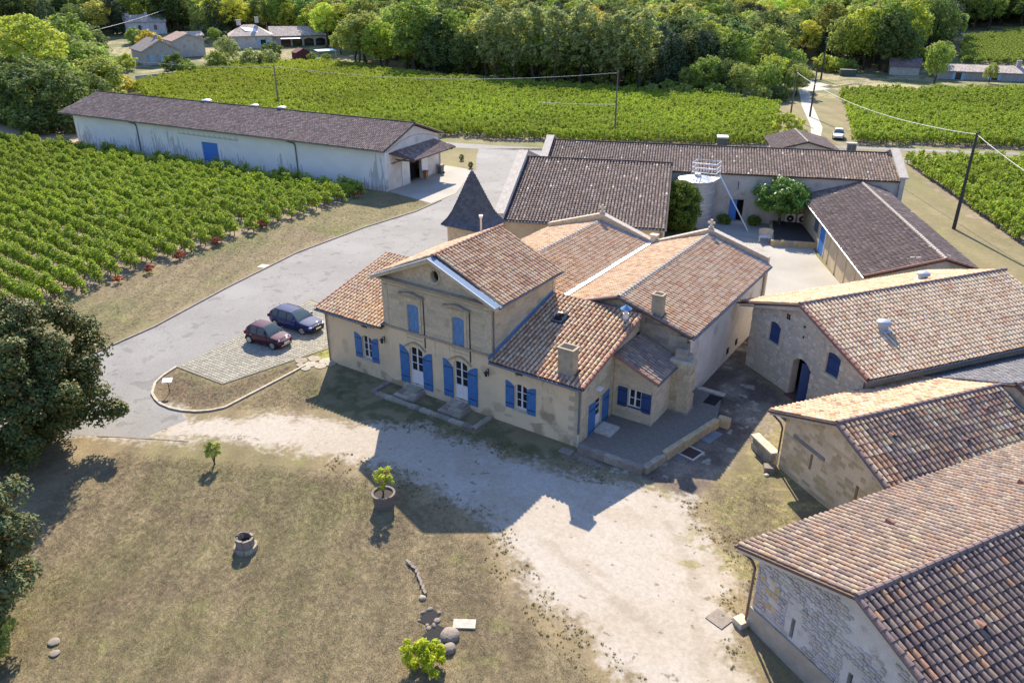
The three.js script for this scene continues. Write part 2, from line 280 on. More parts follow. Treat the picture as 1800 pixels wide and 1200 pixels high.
// stones laid in courses on a vertical face: origin O, ry turns the face (0 faces +z); top(u) gives the wall height, holes [u0,u1,v0,v1]
function stones(root, O, ry, W, top, o = {}) {
  const { ch = [0.28, 0.36], sw = [0.45, 0.85], set = 'warm', holes = [], proud = [0.012, 0.03], gap = 0.012, v0 = 0, name = 'stone', max = 300, drop = 0, skip, shapes = STONE } = o;
  const fr = new THREE.Matrix4().makeRotationY(ry).setPosition(...O), list = [];
  let v = v0, vmax = 0; for (let u = 0; u <= W; u += 0.1) vmax = Math.max(vmax, top(u));
  while (v < vmax - 0.08) {
    const h = rr(...ch); let u = rr(-0.4, 0);
    while (u < W) {
      const w = rr(...sw); let a = Math.max(0, u), b = Math.min(W, u + w), hh = h; u += w;
      let parts = [[a, b]];
      for (const [h0, h1, w0, w1] of holes) if (v + h > w0 && v < w1) parts = parts.flatMap(([p, q]) => q <= h0 || p >= h1 ? [[p, q]] : [[p, h0], [h1, q]].filter(([x, y]) => y - x > 0.06));
      for (const [p, q] of parts) {
        if (q - p < 0.08) continue;
        hh = Math.min(h, Math.min(top(p), top(q)) - v - 0.02); if (hh < 0.08 || R() < drop || (skip && skip((p + q) / 2, v + hh / 2))) continue;
        const M4 = fr.clone().multiply(new THREE.Matrix4().compose(V((p + q) / 2, v + hh / 2, 0), new THREE.Quaternion(), V(q - p - gap, hh - gap, rr(...proud))));
        list.push(M4);
      }
    }
    v += h;
  }
  const ms = stoneMats[set], cand = list.map((m) => ({ m, d: V().setFromMatrixPosition(m).applyMatrix4(root.matrixWorld), k: 0 }));
  cand.forEach((c) => { c.k = c.d.distanceTo(camera.position) + (inView(c.d) ? 0 : 500); }); cand.sort((a, b) => a.k - b.k);
  cand.slice(0, max).forEach((c) => { const e = new THREE.Mesh(pick(shapes), pick(ms)); e.name = name; e.castShadow = e.receiveShadow = true; c.m.decompose(e.position, e.quaternion, e.scale); root.add(e); });
  const rest = cand.slice(max); if (rest.length) { const im = new THREE.InstancedMesh(shapes[0], ms[2], rest.length); im.name = name + 's'; im.userData.kind = 'stuff'; rest.forEach((c, i) => { im.setMatrixAt(i, c.m); }); root.add(im); }
}
// ---------- joinery ----------
function shutter(root, x, y0, y1, w, z, ry, m, rise = 0.1, side = 1, label) { // opened flat against the wall; 'side' is where the curve falls
  const pts = [[0, 0], [w, 0]]; for (let i = 0; i <= 6; i++) { const t = i / 6, d = side > 0 ? 1 - t : t; pts.push([w * (1 - t), (y1 - y0) - rise * d * d]); }
  const g = slabShape(pts, 0.05); const s = partGroup('shutter', root, label); s.position.set(x, y0, z); s.rotation.y = ry;
  mesh('shutter_board', g, m, s);
  const b = new MB(); for (const f of [0.16, 0.8]) b.span(0.03, w - 0.02, (y1 - y0) * f, (y1 - y0) * f + 0.05, 0, 0.014); b.build('hinge_strap', M.iron, s);
  return s;
}
// glazed window or door with 'cols' x 'rows' panes and an optional solid foot; lower left corner at the part's origin, facing +z
function glazed(root, name, x, y, z, w, h, ry, o = {}) {
  const { cols = 2, rows = 3, foot = 0, fw = 0.075, bar = 0.04, m = M.whitePaint } = o;
  const d = partGroup(name, root, o.label); d.position.set(x, y, z); d.rotation.y = ry;
  const f = new MB(); f.span(0, fw, 0, h, -0.05, 0.02).span(w - fw, w, 0, h, -0.05, 0.02).span(fw, w - fw, h - fw, h, -0.05, 0.018).span(fw, w - fw, 0, fw, -0.05, 0.018);
  const cw = (w - 2 * fw) / cols;
  for (let i = 1; i < cols; i++) f.span(fw + cw * i - 0.05, fw + cw * i + 0.05, fw, h - fw, -0.045, 0.026);
  const y0 = foot || fw, rh = (h - fw - y0) / rows; for (let j = foot ? 0 : 1; j < rows; j++) f.span(fw, w - fw, y0 + rh * j - bar / 2, y0 + rh * j + bar / 2, -0.04, 0.012);
  f.build('frame', m, d);
  for (let i = 0; i < cols; i++) for (let j = 0; j < rows; j++) new MB().span(fw + cw * i + (i ? 0.05 : 0), fw + cw * (i + 1) - (i < cols - 1 ? 0.05 : 0), y0 + rh * j + bar / 2, y0 + rh * (j + 1) - bar / 2, -0.03, -0.02).build('pane', M.glass, d);
  if (foot) new MB().span(fw, w - fw, fw, foot - bar / 2, -0.035, 0.004).build('panel', m, d);
  return d;
}

// ---------- ground ----------
const hill = (x, z) => { const d = Math.hypot(x - 38, z - 34); return d < 225 ? 0 : Math.pow((d - 225) / 100, 1.35) * 5.2; };
function inPoly(x, y, P) { let c = false; for (let i = 0, j = P.length - 1; i < P.length; j = i++) { const [a, b] = P[i], [d, e] = P[j]; if ((b > y) !== (e > y) && x < (d - a) * (y - b) / (e - b) + a) c = !c; } return c; }
function boxOf(P) { if (!P.bb) { P.bb = [1e9, -1e9, 1e9, -1e9]; for (const [x, y] of P) { P.bb[0] = Math.min(P.bb[0], x); P.bb[1] = Math.max(P.bb[1], x); P.bb[2] = Math.min(P.bb[2], y); P.bb[3] = Math.max(P.bb[3], y); } } return P.bb; }
function polyDist(x, y, P) { const bb = boxOf(P); if (x < bb[0] - 3 || x > bb[1] + 3 || y < bb[2] - 3 || y > bb[3] + 3) return -3; let m = 1e9; for (let i = 0, j = P.length - 1; i < P.length; j = i++) { const a = P[j][0], b = P[j][1], dx = P[i][0] - a, dy = P[i][1] - b; let t = ((x - a) * dx + (y - b) * dy) / (dx * dx + dy * dy + 1e-9); t = t < 0 ? 0 : t > 1 ? 1 : t; const p = x - a - dx * t, q = y - b - dy * t, d = p * p + q * q; if (d < m) m = d; } m = Math.sqrt(m); return inPoly(x, y, P) ? m : -m; }
const C = { dry: [0.232, 0.182, 0.098], straw: [0.285, 0.232, 0.13], brown: [0.145, 0.11, 0.066], green: [0.12, 0.13, 0.038], green2: [0.18, 0.19, 0.05], gravel: [0.405, 0.362, 0.30], earth: [0.26, 0.21, 0.145], dirt: [0.10, 0.083, 0.06], soil: [0.28, 0.225, 0.16] };
function sheet(name, x0, x1, z0, z1, y, w, h, fn, bump) {
  const t = colorTex(w, h, (u, v) => fn(lerp(x0, x1, u), lerp(z0, z1, v)), true);
  const g = new THREE.PlaneGeometry(x1 - x0, z1 - z0, 1, 1).rotateX(-Math.PI / 2), uv = g.attributes.uv; for (let i = 0; i < uv.count; i++) uv.setY(i, 1 - uv.getY(i));
  const m = new THREE.MeshStandardMaterial({ map: t, roughness: 1 }); m.name = name;
  const e = mesh(name, g, m, scene, { keep: true, pos: [(x0 + x1) / 2, y, (z0 + z1) / 2], ud: { kind: 'structure' } }); return e;
}
// grassy turf colour: mowing stripes, bare brown patches, green patches, fine blades
function turf(x, z, dryness) {
  const a = fbm(x * 0.16 + 3, z * 0.16, 3), b = fbm(x * 0.55 + 11, z * 0.55 + 5, 3), f = vn(x * 13, z * 13), f2 = vn(x * 27 + 5, z * 21), f3 = vn(x * 6.5 + z * 3, z * 6.5 + 40);
  let k = mixc(C.dry, C.brown, sst(0.35, 0.8, b) * 0.42 + 0.2);
  k = mixc(k, C.straw, sst(0.5, 0.75, fbm(x * 0.9 + 50, z * 0.9, 3)) * 0.3);
  k = mixc(k, C.green, clamp(sst(0.45, 0.72, a * 0.75 + f3 * 0.25) * (1.2 - dryness)));
  k = mixc(k, C.green2, sst(0.68, 0.78, fbm(x * 0.8 + 77, z * 0.8 + 3, 3)) * (1.05 - dryness));
  const g = (0.53 + 0.28 * f + 0.40 * f2 + 0.22 * f3) * (1 + 0.09 * Math.sin((x * 0.83 - z * 0.55) * 3.1 + 2 * b)); return [k[0] * g, k[1] * g, k[2] * g];
}
const gravelYard = [[-6.2, 15.6], [-4.4, 9.6], [-1.2, 10.2], [0.4, 9.1], [2.0, 7.2], [5.0, 5.8], [8.1, 4.7], [11, 3.2], [13.4, 3.0], [17.2, 2.8], [20.8, 2.3], [23.8, 1.6], [25.6, 1.0], [27.2, 1.4], [28.6, 3.0], [30.2, 3.6], [31.3, 5.0], [31.6, 7.4], [32.6, 9.4], [34.5, 11.5], [38, 15], [40, 22], [34, 22], [31.5, 15], [30, 13.4], [26.4, 12.3], [24.2, 11.2], [22.1, 10.2], [20.8, 8.9], [19.4, 8.2], [17, 8.0], [14.2, 7.6], [11.3, 7.9], [9.5, 8.4], [6.5, 9.2], [3.2, 10.6], [-0.4, 12.5]];
const alley = [[20.0, 1.3], [24.3, 1.0], [27.5, 1.0], [27.9, -4], [28.9, -7.5], [28.6, -12], [24.2, -15.5], [24.6, -21], [22.6, -21], [23, -6], [20, -1]];
const bed = [[-8.3, 6.5], [-7.5, 8.8], [-6.3, 9.8], [-4.6, 10.3], [-2.8, 10.1], [-1.3, 9.1], [-0.7, 8.3], [-1.0, 1.4], [-1.1, -3.6], [-3.6, 6.4]];
const worn = [[0, 0.2], [20, 0.4], [20.3, 2.4], [13, 3.6], [8, 4.8], [4, 5.4], [2, 3]];
const tracks = [[[22.6, 8.0], [25, 8.9], [27.3, 9.7], [30.6, 10.6]], [[27, 3.4], [29.5, 6.2], [30.8, 9.2], [32.6, 12.5]]];
function lineDist(x, z, P) { let m = 1e9; for (let i = 0; i + 1 < P.length; i++) { const a = P[i][0], b = P[i][1], dx = P[i + 1][0] - a, dy = P[i + 1][1] - b, t = clamp(((x - a) * dx + (z - b) * dy) / (dx * dx + dy * dy)), p = x - a - dx * t, q = z - b - dy * t; m = Math.min(m, p * p + q * q); } return Math.sqrt(m); }
function nearColour(x, z) {
  const dn = 0.9 * (fbm(x * 0.7, z * 0.7 + 8, 5) - 0.5) + 0.5 * (vn(x * 4.5, z * 4.5) - 0.5) + 0.3 * (vn(x * 14, z * 14) - 0.5);
  const gx = x > 26 && z < -2 ? -3 : polyDist(x, z, gravelYard), fr = sst(-0.55, 0.75, gx + dn * 1.9);
  let k = fr > 0.98 ? [0, 0, 0] : turf(x, z, (x < -14 ? 0.5 : 0.72) + 0.25 * (fbm(x * 0.1, z * 0.1 + 60, 2) - 0.5));
  if (z < 12 && x < 0) { const b = polyDist(x, z, bed); if (b > 0) k = mixc(k, [0.155 * (0.6 + 0.8 * vn(x * 9, z * 9)), 0.112, 0.07], 0.55 * sst(0, 1.5, b) + 0.15); else k = mixc(k, turf(x + 90, z, 0.42), 0.75); }
  if (x < 1 && z < 4) { const gd = Math.hypot((x + 0.9) / 1.3, (z + 2.0) / 2.6); if (gd < 1.6) k = mixc(k, [0.25, 0.265, 0.05].map((c) => c * (0.6 + 0.7 * vn(x * 11, z * 11))), sst(1.5, 0.6, gd + dn * 0.6) * 0.8); }
  if (x > -3 && x < 22 && z < 7) { const w = polyDist(x, z, worn); if (w > -1.5) k = mixc(k, mixc([0.20, 0.17, 0.09], [0.085, 0.09, 0.035], sst(0.35, 0.65, fbm(x * 1.3, z * 1.3, 4))), sst(-0.9, 0.7, w + dn * 2) * 0.8); }
  if (x > 19 && z < 5) { const a = polyDist(x, z, alley); if (a > -1.5) { const n = fbm(x * 0.6, z * 0.6, 5), f = vn(x * 10, z * 10); k = mixc(k, mixc(mixc([0.115, 0.09, 0.068], [0.23, 0.19, 0.14], sst(0.4, 0.7, n)), [0.42, 0.37, 0.29], sst(0.62, 0.75, fbm(x * 1.5 + 4, z * 1.5, 4)) * 0.7).map((c) => c * (0.75 + 0.5 * f)), sst(-0.5, 0.5, a + dn)); } }
  if (fr > 0) {
    const n = fbm(x * 0.3, z * 0.3 + 30, 4), f = vn(x * 18, z * 18), f2 = vn(x * 7, z * 7), tr = sst(0.6, 0.78, fbm(x * 0.5 + 20, z * 0.5 + z * 0.2, 5));
    let g = mixc(C.gravel, [0.375, 0.325, 0.255], sst(0.4, 0.75, n)); g = mixc(g, [0.34, 0.275, 0.195], tr * 0.45); for (const T2 of tracks) { const td = -lineDist(x, z, T2) + (fbm(x * 1.6, z * 1.6, 4) - 0.5) * 0.9; g = mixc(g, [0.29, 0.245, 0.18], sst(-0.45, 0.05, td) * 0.55 * (0.5 + 0.7 * vn(x * 2.2, z * 2.2))); }
    const q = 0.82 + 0.2 * f + 0.16 * f2; g = g.map((c) => c * q);
    if (vn(x * 3.1 + 7, z * 3.1) > 0.9 && vn(x * 9, z * 9) > 0.5) g = mixc(g, [0.14, 0.12, 0.08], 0.7);
    k = mixc(k, g, fr);
  }
  // grassy spots that straggle into the gravel by the right-hand barns and along the lawn
  if (x > 27.2 && z < 6) { const n = sst(0.5, 0.62, fbm(x * 1.2, z * 1.2 + 3, 5)); k = mixc(k, mixc([0.33, 0.27, 0.13], [0.17, 0.165, 0.055], vn(x * 5, z * 5)).map((c) => c * (0.6 + 0.7 * vn(x * 12, z * 12))), n * 0.75 * sst(27.2, 29, x)); }
  return k;
}
sheet('lawn_and_gravel_yard', -28, 46, -21, 33, 0, 2048, 1496, nearColour);
// middle distance: verges, vineyard soil, farm track edges
const vineL = [[-25.5, 9], [-28.5, -3], [-29.2, -15], [-29.8, -33], [-88, -27.5], [-104, -27], [-104, 12], [-60, 30]];
const vineF = [[-38, -72], [-35, -72.5], [-14, -81], [3, -90], [-1, -107], [-7, -129], [-24, -133], [-60, -129], [-100, -127], [-134, -136], [-162, -119], [-141, -74], [-92, -56]];
const vineR1 = [[13.5, -101], [26, -107], [48, -118], [75, -200], [34, -182], [-2, -158]];
const vineR2 = [[22.5, -91.5], [36, -98], [62, -108], [66, -52], [38, -58], [33.5, -66], [27, -80]];
function midColour(x, z) {
  let k = turf(x * 0.6, z * 0.6, 0.5);
  k = mixc(k, C.green2, 0.25);
  for (const P of [vineL, vineF, vineR1, vineR2]) { const d = polyDist(x, z, P); if (d > -1.2) { const f = 0.7 + 0.6 * vn(x * 3, z * 3); k = mixc(k, mixc(C.soil, C.brown, fbm(x * 0.5, z * 0.5, 3)).map((c) => c * f), sst(-1, 0.4, d + (fbm(x, z, 3) - 0.5) * 2)); } }
  if (x < -85 && z > -40 && z < -20) k = mixc(k, [0.42, 0.31, 0.19], 0.6);
  return k;
}
{ // far ground with rising land, one sheet to the horizon
  const g = new THREE.PlaneGeometry(2400, 2400, 160, 160).rotateX(-Math.PI / 2).translate(0, 0, -300), p = g.attributes.position;
  for (let i = 0; i < p.count; i++) { const h = hill(p.getX(i), p.getZ(i)); p.setY(i, (h > 0 ? h : 0) - 0.02); }
  g.computeVertexNormals();
  const t = colorTex(1024, 1024, (u, v) => { const n = fbm(u * 12, v * 12, 6, 12), c = fbm(u * 60, v * 60, 3, 60), f = vn(u * 256, v * 256, 256); let k = mixc([0.13, 0.14, 0.05], [0.30, 0.25, 0.13], sst(0.4, 0.65, n)); k = mixc(k, [0.08, 0.09, 0.03], sst(0.5, 0.7, c) * 0.6); const q = 0.7 + 0.6 * f; return k.map((x) => x * q); });
  t.repeat.set(40, 40);
  const m = new THREE.MeshStandardMaterial({ map: t, roughness: 1 }); m.name = 'far_ground';
  mesh('ground', g, m, scene, { keep: true, ud: { kind: 'structure' } });
}
sheet('field_ground', -120, 70, -150, 20, -0.008, 1400, 1252, midColour);
function flat(name, pts, m, y, parent = scene, uvs) { // sheet of the given outline
  const s = new THREE.Shape(pts.map(([x, z]) => new THREE.Vector2(x, -z))), g = new THREE.ShapeGeometry(s).rotateX(-Math.PI / 2); g.translate(0, y, 0);
  return mesh(name, g, m, parent, { ud: parent === scene ? { kind: 'structure' } : {} });
}
// asphalt drive, yard of the long shed, roads
const driveW = [[-14.6, 11.5], [-15.0, 9.7], [-15.7, 3.4], [-17.9, -5.2], [-19.9, -14.9], [-20.2, -24.8], [-19.6, -32.5], [-20.2, -38.0]];
flat('driveway', [...driveW, [-20.6, -41.5], [-23.5, -47], [-26, -53], [-31, -60], [-34, -64.8], [-24, -67.2], [-14, -71], [-8, -73.5], [-4, -66], [-3, -50], [-2, -25], [-1.5, -14], [0, -5.5], [-2.9, -6.2], [-9.8, -7.3], [-9.4, -3.4], [-8.3, 6.5], [-7.5, 8.8], [-6.3, 9.9], [-4.6, 10.45], [-2.8, 10.3], [-1.6, 10.6], [-2.0, 13.6], [-3.9, 14.4], [-9, 17.5], [-16, 20]], M.asphalt, 0.006);
flat('shed_forecourt', [[-28.2, -37.6], [-20.4, -36.3], [-20.7, -41.5], [-23.6, -47.4], [-26.3, -53], [-31.2, -53], [-30.7, -49.9]], M.concrete, 0.010);
flat('road', [[-34, -64.8], [-45, -60.8], [-70, -52], [-110, -44], [-150, -38], [-150, -42], [-110, -48], [-70, -56], [-45, -65], [-33, -68.5], [-20, -73], [0, -82], [11.5, -90.5], [22, -95], [37, -101.6], [80, -120], [80, -125], [37, -106.5], [11, -95.6], [8.5, -97], [0, -87], [-24, -67.2]], M.asphalt, 0.004);
flat('courtyard', [[8, -48], [9.6, -22.5], [23.2, -21.8], [24.7, -20.6], [30, -24], [26.2, -35.9], [22.6, -42.2], [19, -51.5]], M.concrete, 0.008);
const trackM = mat('track_gravel', [0.55, 0.50, 0.42], { map: T.asphalt, uv: 9 });
flat('farm_track', [[8.9, -97.5], [7.2, -99], [3.5, -113], [-4.6, -136.8], [-11, -158], [-16, -178], [-13.5, -178], [-6, -170], [-1, -186], [6, -194], [8, -192], [1, -183], [-5, -166], [-8.5, -158], [-2.9, -138.5], [5.5, -113]], trackM, 0.0);
// kerb on the far side of the drive and round the planted bed
function kerb(name, label, pts, m, w = 0.16, h = 0.12) {
  const k = new THREE.Group(); k.name = numbered(name); k.userData = { label, category: 'kerb' }; scene.add(k);
  for (let i = 0; i + 1 < pts.length; i++) {
    const [x0, z0] = pts[i], [x1, z1] = pts[i + 1], L = Math.hypot(x1 - x0, z1 - z0), n = Math.max(1, Math.round(L / 1.0));
    for (let j = 0; j < n; j++) { const t = (j + 0.5) / n, e = mesh('kerb_stone', new THREE.BoxGeometry(L / n - 0.012, h + rr(-0.008, 0.008), w), m, k, { pos: [lerp(x0, x1, t), h / 2 - 0.02, lerp(z0, z1, t)] }); e.rotation.y = -Math.atan2(z1 - z0, x1 - x0) + rr(-0.006, 0.006); }
  }
}
kerb('kerb', 'long stone kerb between the asphalt drive and the dry grass verge by the vines', driveW.slice(1), M.kerb);
kerb('kerb', 'pale rounded kerb curving round the brown planted bed with the small sign', [[-8.3, 6.6], [-7.9, 8.0], [-7.4, 8.9], [-6.3, 9.85], [-5.4, 10.2], [-4.6, 10.38], [-3.6, 10.35], [-2.8, 10.15], [-1.9, 9.7], [-1.3, 9.15], [-0.85, 8.4], [-0.9, 5], [-1.0, 1.5]], M.kerbPale);
kerb('kerb', 'low stone edge between the end of the asphalt and the front lawn', [[-4.4, 14.75], [-3.0, 13.95], [-1.0, 12.9], [0.6, 12.1]], M.kerb, 0.1, 0.045);
kerb('kerb', 'short dark edging wall beside the west corner of the house at the parking bay', [[-3.0, -6.15], [-0.7, -5.75]], M.kerb, 0.2, 0.3);
{ // grid pavers of the parking bay
  const bay = [[-8.3, 6.5], [-3.6, 6.35], [-1.3, -3.4], [-0.5, -5.8], [-2.9, -6.2], [-9.8, -7.2], [-9.4, -3.4]];
  const p = flat('parking_bay', bay, mat('paver_joint_turf', [0.26, 0.245, 0.17], { map: T.grain, uv: 0.8 }), 0.008);
  const g = new THREE.BoxGeometry(0.215, 0.04, 0.215), list = [];
  for (let x = -10.2; x < 0; x += 0.26) for (let z = -7.6; z < 7; z += 0.26) if (polyDist(x, z, bay) > 0.12) list.push([x, z]);
  const im = new THREE.InstancedMesh(g, M.paver, list.length), m4 = new THREE.Matrix4(), col = new THREE.Color(); im.name = 'pavers'; im.userData.kind = 'stuff';
  list.forEach(([x, z], i) => { m4.makeRotationY(rr(-0.04, 0.04)); m4.setPosition(x, rr(0, 0.012), z); im.setMatrixAt(i, m4); const k = rr(0.8, 1.2); im.setColorAt(i, col.setRGB(k, k, k * 0.97)); }); p.add(im);
  kerb('kerb', 'thin edging stones along the house side of the paved parking bay', [[-8.25, 6.58], [-3.55, 6.45], [-1.2, -3.4]], M.kerb, 0.08, 0.07);
}
// ---------- manor house ----------
const house = thing('manor_house', 'pale stone manor house with a central pediment, blue shutters and tiled wings', 'house', 10.05, 0);
{
  const H = house, X = 10.05; // local x = world x - 10.05
  const x0 = -X, x1 = 20.1 - X, pl = 5.45 - X, prt = 13.9 - X, ax = 9.68 - X;
  const doors = [[7.42, 8.50], [11.0, 12.06]], wins = [[3.22, 4.08], [15.55, 16.42]], vents = [[3.25, 3.8], [15.55, 16.1]], uw = [[7.46, 8.36], [11.02, 11.9]];
  const dh = doors.map(([a, b]) => archPts(a - X, b - X, 0.5, 3.24, 0.22).reverse()), wh = wins.map(([a, b]) => archPts(a - X, b - X, 1.22, 2.92, 0.12).reverse()), vh = vents.map(([a, b]) => rectHole(a - X, b - X, 3.5, 3.78));
  T.facade = colorTex(1024, 256, (u, v) => { // stains of the plaster front: damp foot, dark bloom beside the right-hand window, patched render
    const x = u * 20.1, y = v * 4.2, n = fbm(x * 0.6, y * 0.6 + 2, 5), f = fbm(x * 5, y * 5, 3), k0 = 0.8 + 0.3 * n + 0.12 * (f - 0.5); let k = [k0, k0 * 0.99, k0 * 0.97];
    const foot = sst(0.42, 0.62, fbm(x * 1.1, y * 0.8 + 9, 5)) * (y < 0.25 + 0.9 * fbm(x * 0.5, 3.1, 4) ? 1 : 0); k = mixc(k, [0.46, 0.44, 0.38], foot * 0.75); const rs = sst(0.6, 0.75, vn(x * 7, 3.7)) * sst(0.5, 0.62, fbm(x * 3, y * 0.5 + 20, 4)) * (y > 2.2 + 1.6 * vn(x * 5, 9.1) ? 1 : 0); k = mixc(k, [0.5, 0.47, 0.41], rs * 0.55);
    for (const [cx, cy, rx, ry, a] of [[17.9, 2.05, 0.55, 0.9, 0.55], [18.0, 1.3, 0.5, 0.4, 0.45], [14.4, 0.95, 0.5, 0.35, 0.4], [13.6, 3.2, 0.5, 0.35, 0.3], [1.6, 1.6, 0.3, 0.6, 0.3], [18.6, 0.9, 0.7, 0.3, 0.3]]) { const d = Math.hypot((x - cx) / rx, (y - cy) / ry) + (fbm(x * 2.5 + cx, y * 2.5, 5) - 0.5) * 1.5; k = mixc(k, [0.34, 0.31, 0.26], a * sst(1, 0.75, d) * (0.6 + 0.6 * f)); }
    const pt = sst(0.62, 0.66, fbm(x * 0.9 + 30, y * 1.4 + 12, 4)); k = mixc(k, [1, 0.99, 0.95], pt * 0.6); return k; }, true);
  const fm = mat('plaster_front', [0.74, 0.59, 0.385], { map: T.facade, bumpMap: null });
  const fg = slabShape([[x0, -0.1], [x1, -0.1], [x1, 4.16], [x0, 4.16]], 0.5, [...dh, ...wh, ...vh]), fp = fg.attributes.position, fu = new Float32Array(fp.count * 2);
  for (let i = 0; i < fp.count; i++) { fu[2 * i] = (fp.getX(i) + X) / 20.1; fu[2 * i + 1] = clamp(fp.getY(i) / 4.2, 0.005, 0.995); }
  fg.setAttribute('uv', new THREE.BufferAttribute(fu, 2));
  mesh('front_wall', fg, fm, H, { keep: true });
  // upper storey of the pavilion and pediment
  const uh = uw.map(([a, b]) => archPts(a - X, b - X, 4.27, 6.16, 0.1).reverse());
  mesh('pavilion_wall', place(slabShape([[pl, 4.16], [prt, 4.16], [prt, 7.42], [pl, 7.42]], 0.45, uh), 0, 0, 0.004), M.ashlar, H);
  stones(H, [pl, 0, 0.004], 0, prt - pl, () => 7.4, { v0: 4.3, ch: [0.31, 0.33], sw: [0.6, 1.0], set: 'warm', holes: uw.map(([a, b]) => [a - 5.45 - 0.2, b - 5.45 + 0.2, 4.2, 6.5]), proud: [0.006, 0.012], gap: 0.014, max: 300, name: 'ashlar_block' });
  const ped = new MB(); ped.tri([pl - 0.4, 7.62, -0.06], [prt + 0.4, 7.62, -0.06], [ax, 9.45, -0.06]); const ov = [];
  const oc = []; for (let i = 0; i < 16; i++) { const t = -i / 16 * Math.PI * 2; oc.push([ax + 0.06 + 0.30 * Math.cos(t), 8.4 + 0.38 * Math.sin(t)]); }
  mesh('pediment', place(slabShape([[pl - 0.3, 7.6], [prt + 0.3, 7.6], [ax, 9.5]], 0.4, [oc]), 0, 0, -0.08), M.ashlar, H);
  const ring = new THREE.TorusGeometry(0.42, 0.07, 8, 24); ring.scale(0.9, 1.1, 1); ring.translate(ax + 0.06, 8.4, -0.06); mesh('oculus_ring', ring, M.ashlar, H);
  new MB().span(ax - 0.4, ax + 0.5, 7.9, 8.9, -0.42, -0.38).build('oculus_back', M.black, H);
  // cornices: horizontal (three stepped fillets) and raking with zinc tops
  new MB().span(pl - 0.28, prt + 0.28, 7.36, 7.46, -0.2, 0.14).span(pl - 0.4, prt + 0.4, 7.46, 7.54, -0.2, 0.26).span(pl - 0.5, prt + 0.5, 7.54, 7.62, -0.2, 0.38).build('cornice', M.ashlarGrey, H);
  new MB().span(pl + 0.1, prt - 0.1, 7.05, 7.12, -0.1, 0.05).build('frieze_fillet', M.ashlar, H);
  for (const s of [-1, 1]) {
    const ex = s < 0 ? pl - 0.62 : prt + 0.62, sl = (9.62 - 7.56) / Math.abs(ax - ex), y = (x) => 9.62 - Math.abs(x - ax) * sl;
    const b = new MB(), c = [[ax, y(ax)], [ex, y(ex)], [ex, y(ex) - 0.22], [ax, y(ax) - 0.24]]; const A = c.map(([px, py]) => [px, py, 0.42]), B = c.map(([px, py]) => [px, py, -0.3]);
    b.quad(...A).quad(B[3], B[2], B[1], B[0]).quad(A[0], B[0], B[1], A[1]).quad(A[1], B[1], B[2], A[2]).quad(A[2], B[2], B[3], A[3]); b.build('raking_cornice', M.ashlar, H);
    const zb = new MB(); for (const [za, zc, ya, yc] of [[-0.05, 0.47, 0.012, 0.012]]) { const P = [[ax, y(ax) + ya, za], [ex, y(ex) + ya, za], [ex, y(ex) + yc, zc], [ax, y(ax) + yc, zc]]; const Q = P.map(([a, b2, c2]) => [a, b2 + 0.012, c2]); zb.quad(...Q).quad(P[3], P[2], P[1], P[0]); for (let i = 0; i < 4; i++) { const j = (i + 1) % 4; zb.quad(P[i], P[j], Q[j], Q[i]); } }
    zb.build('zinc_flashing', M.zinc, H);
    const lip = new MB(), e = V(ex - ax, y(ex) - y(ax), 0); lip.tube([ax, y(ax) + 0.03, 0.47], [ex, y(ex) + 0.03, 0.47], 0.035, 0.035, 6); lip.build('flashing_lip', M.whitePaint, H);
    new MB().span(s < 0 ? pl - 0.02 : prt - 0.42, s < 0 ? pl + 0.42 : prt + 0.02, 4.38, 7.36, -0.1, 0.05).build('pilaster', M.ashlar, H);
  }
  new MB().span(pl - 0.06, prt + 0.06, 4.17, 4.3, -0.1, 0.1).build('string_course', M.ashlarGrey, H);
  // window dressings upstairs
  for (const [a, b] of uw) {
    const l = a - X, r = b - X; new MB().span(l - 0.2, l - 0.02, 4.31, 6.3, -0.05, 0.045).span(r + 0.02, r + 0.2, 4.31, 6.3, -0.05, 0.045).span(l - 0.2, r + 0.2, 6.3, 6.62, -0.05, 0.042).build('window_surround', M.ashlar, H);
    const hd = []; const N = 10; for (let i = 0; i <= N; i++) { const t = i / N; hd.push([lerp(l - 0.55, r + 0.55, t), 6.72 + 0.16 * Math.pow(Math.sin(Math.PI * t), 2.2)]); } for (let i = N; i >= 0; i--) { const t = i / N; hd.push([lerp(l - 0.55, r + 0.55, t), 6.86 + 0.18 * Math.pow(Math.sin(Math.PI * t), 2.2)]); }
    mesh('window_hood', place(slabShape(hd, 0.35), 0, 0, 0.28), M.ashlarGrey, H);
    new MB().span(r + 0.42, r + 0.47, 3.4, 6.75, 0, 0.06).build('lightning_strap', M.iron, H);
    const w = (r - l) / 2 - 0.006; for (const s of [0, 1]) { const sg = partGroup('shutter', H); sg.position.set(l + s * (w + 0.012), 4.28, -0.06); mesh('shutter_board', slabShape(s ? [[0, 0], [w, 0], [w, 1.78], [w * 0.5, 1.84], [0, 1.86]] : [[0, 0], [w, 0], [w, 1.86], [w * 0.5, 1.84], [0, 1.78]], 0.05), M.blueFaded, sg); }
  }
  // ground floor doors and windows
  doors.forEach(([a, b], i) => {
    const l = a - X, r = b - X, d = glazed(H, 'french_door', l, 0.52, -0.16, r - l, 2.66, 0, { cols: 2, rows: 3, foot: 0.95 });
    shutter(H, l - 0.78, 0.5, 3.14, 0.74, 0.07, 0, M.blue, 0.5, 1); shutter(H, r + 0.04, 0.42, 3.1, 0.74, 0.07, 0, M.blue, 0.42, -1);
    const arc = []; for (let k = 0; k <= 12; k++) { const t = k / 12; arc.push([lerp(l - 0.3, r + 0.3, t), 3.1 + 0.42 * Math.sin(Math.PI * t)]); } for (let k = 12; k >= 0; k--) { const t = k / 12; arc.push([lerp(l - 0.38, r + 0.38, t), 3.16 + 0.45 * Math.sin(Math.PI * t)]); }
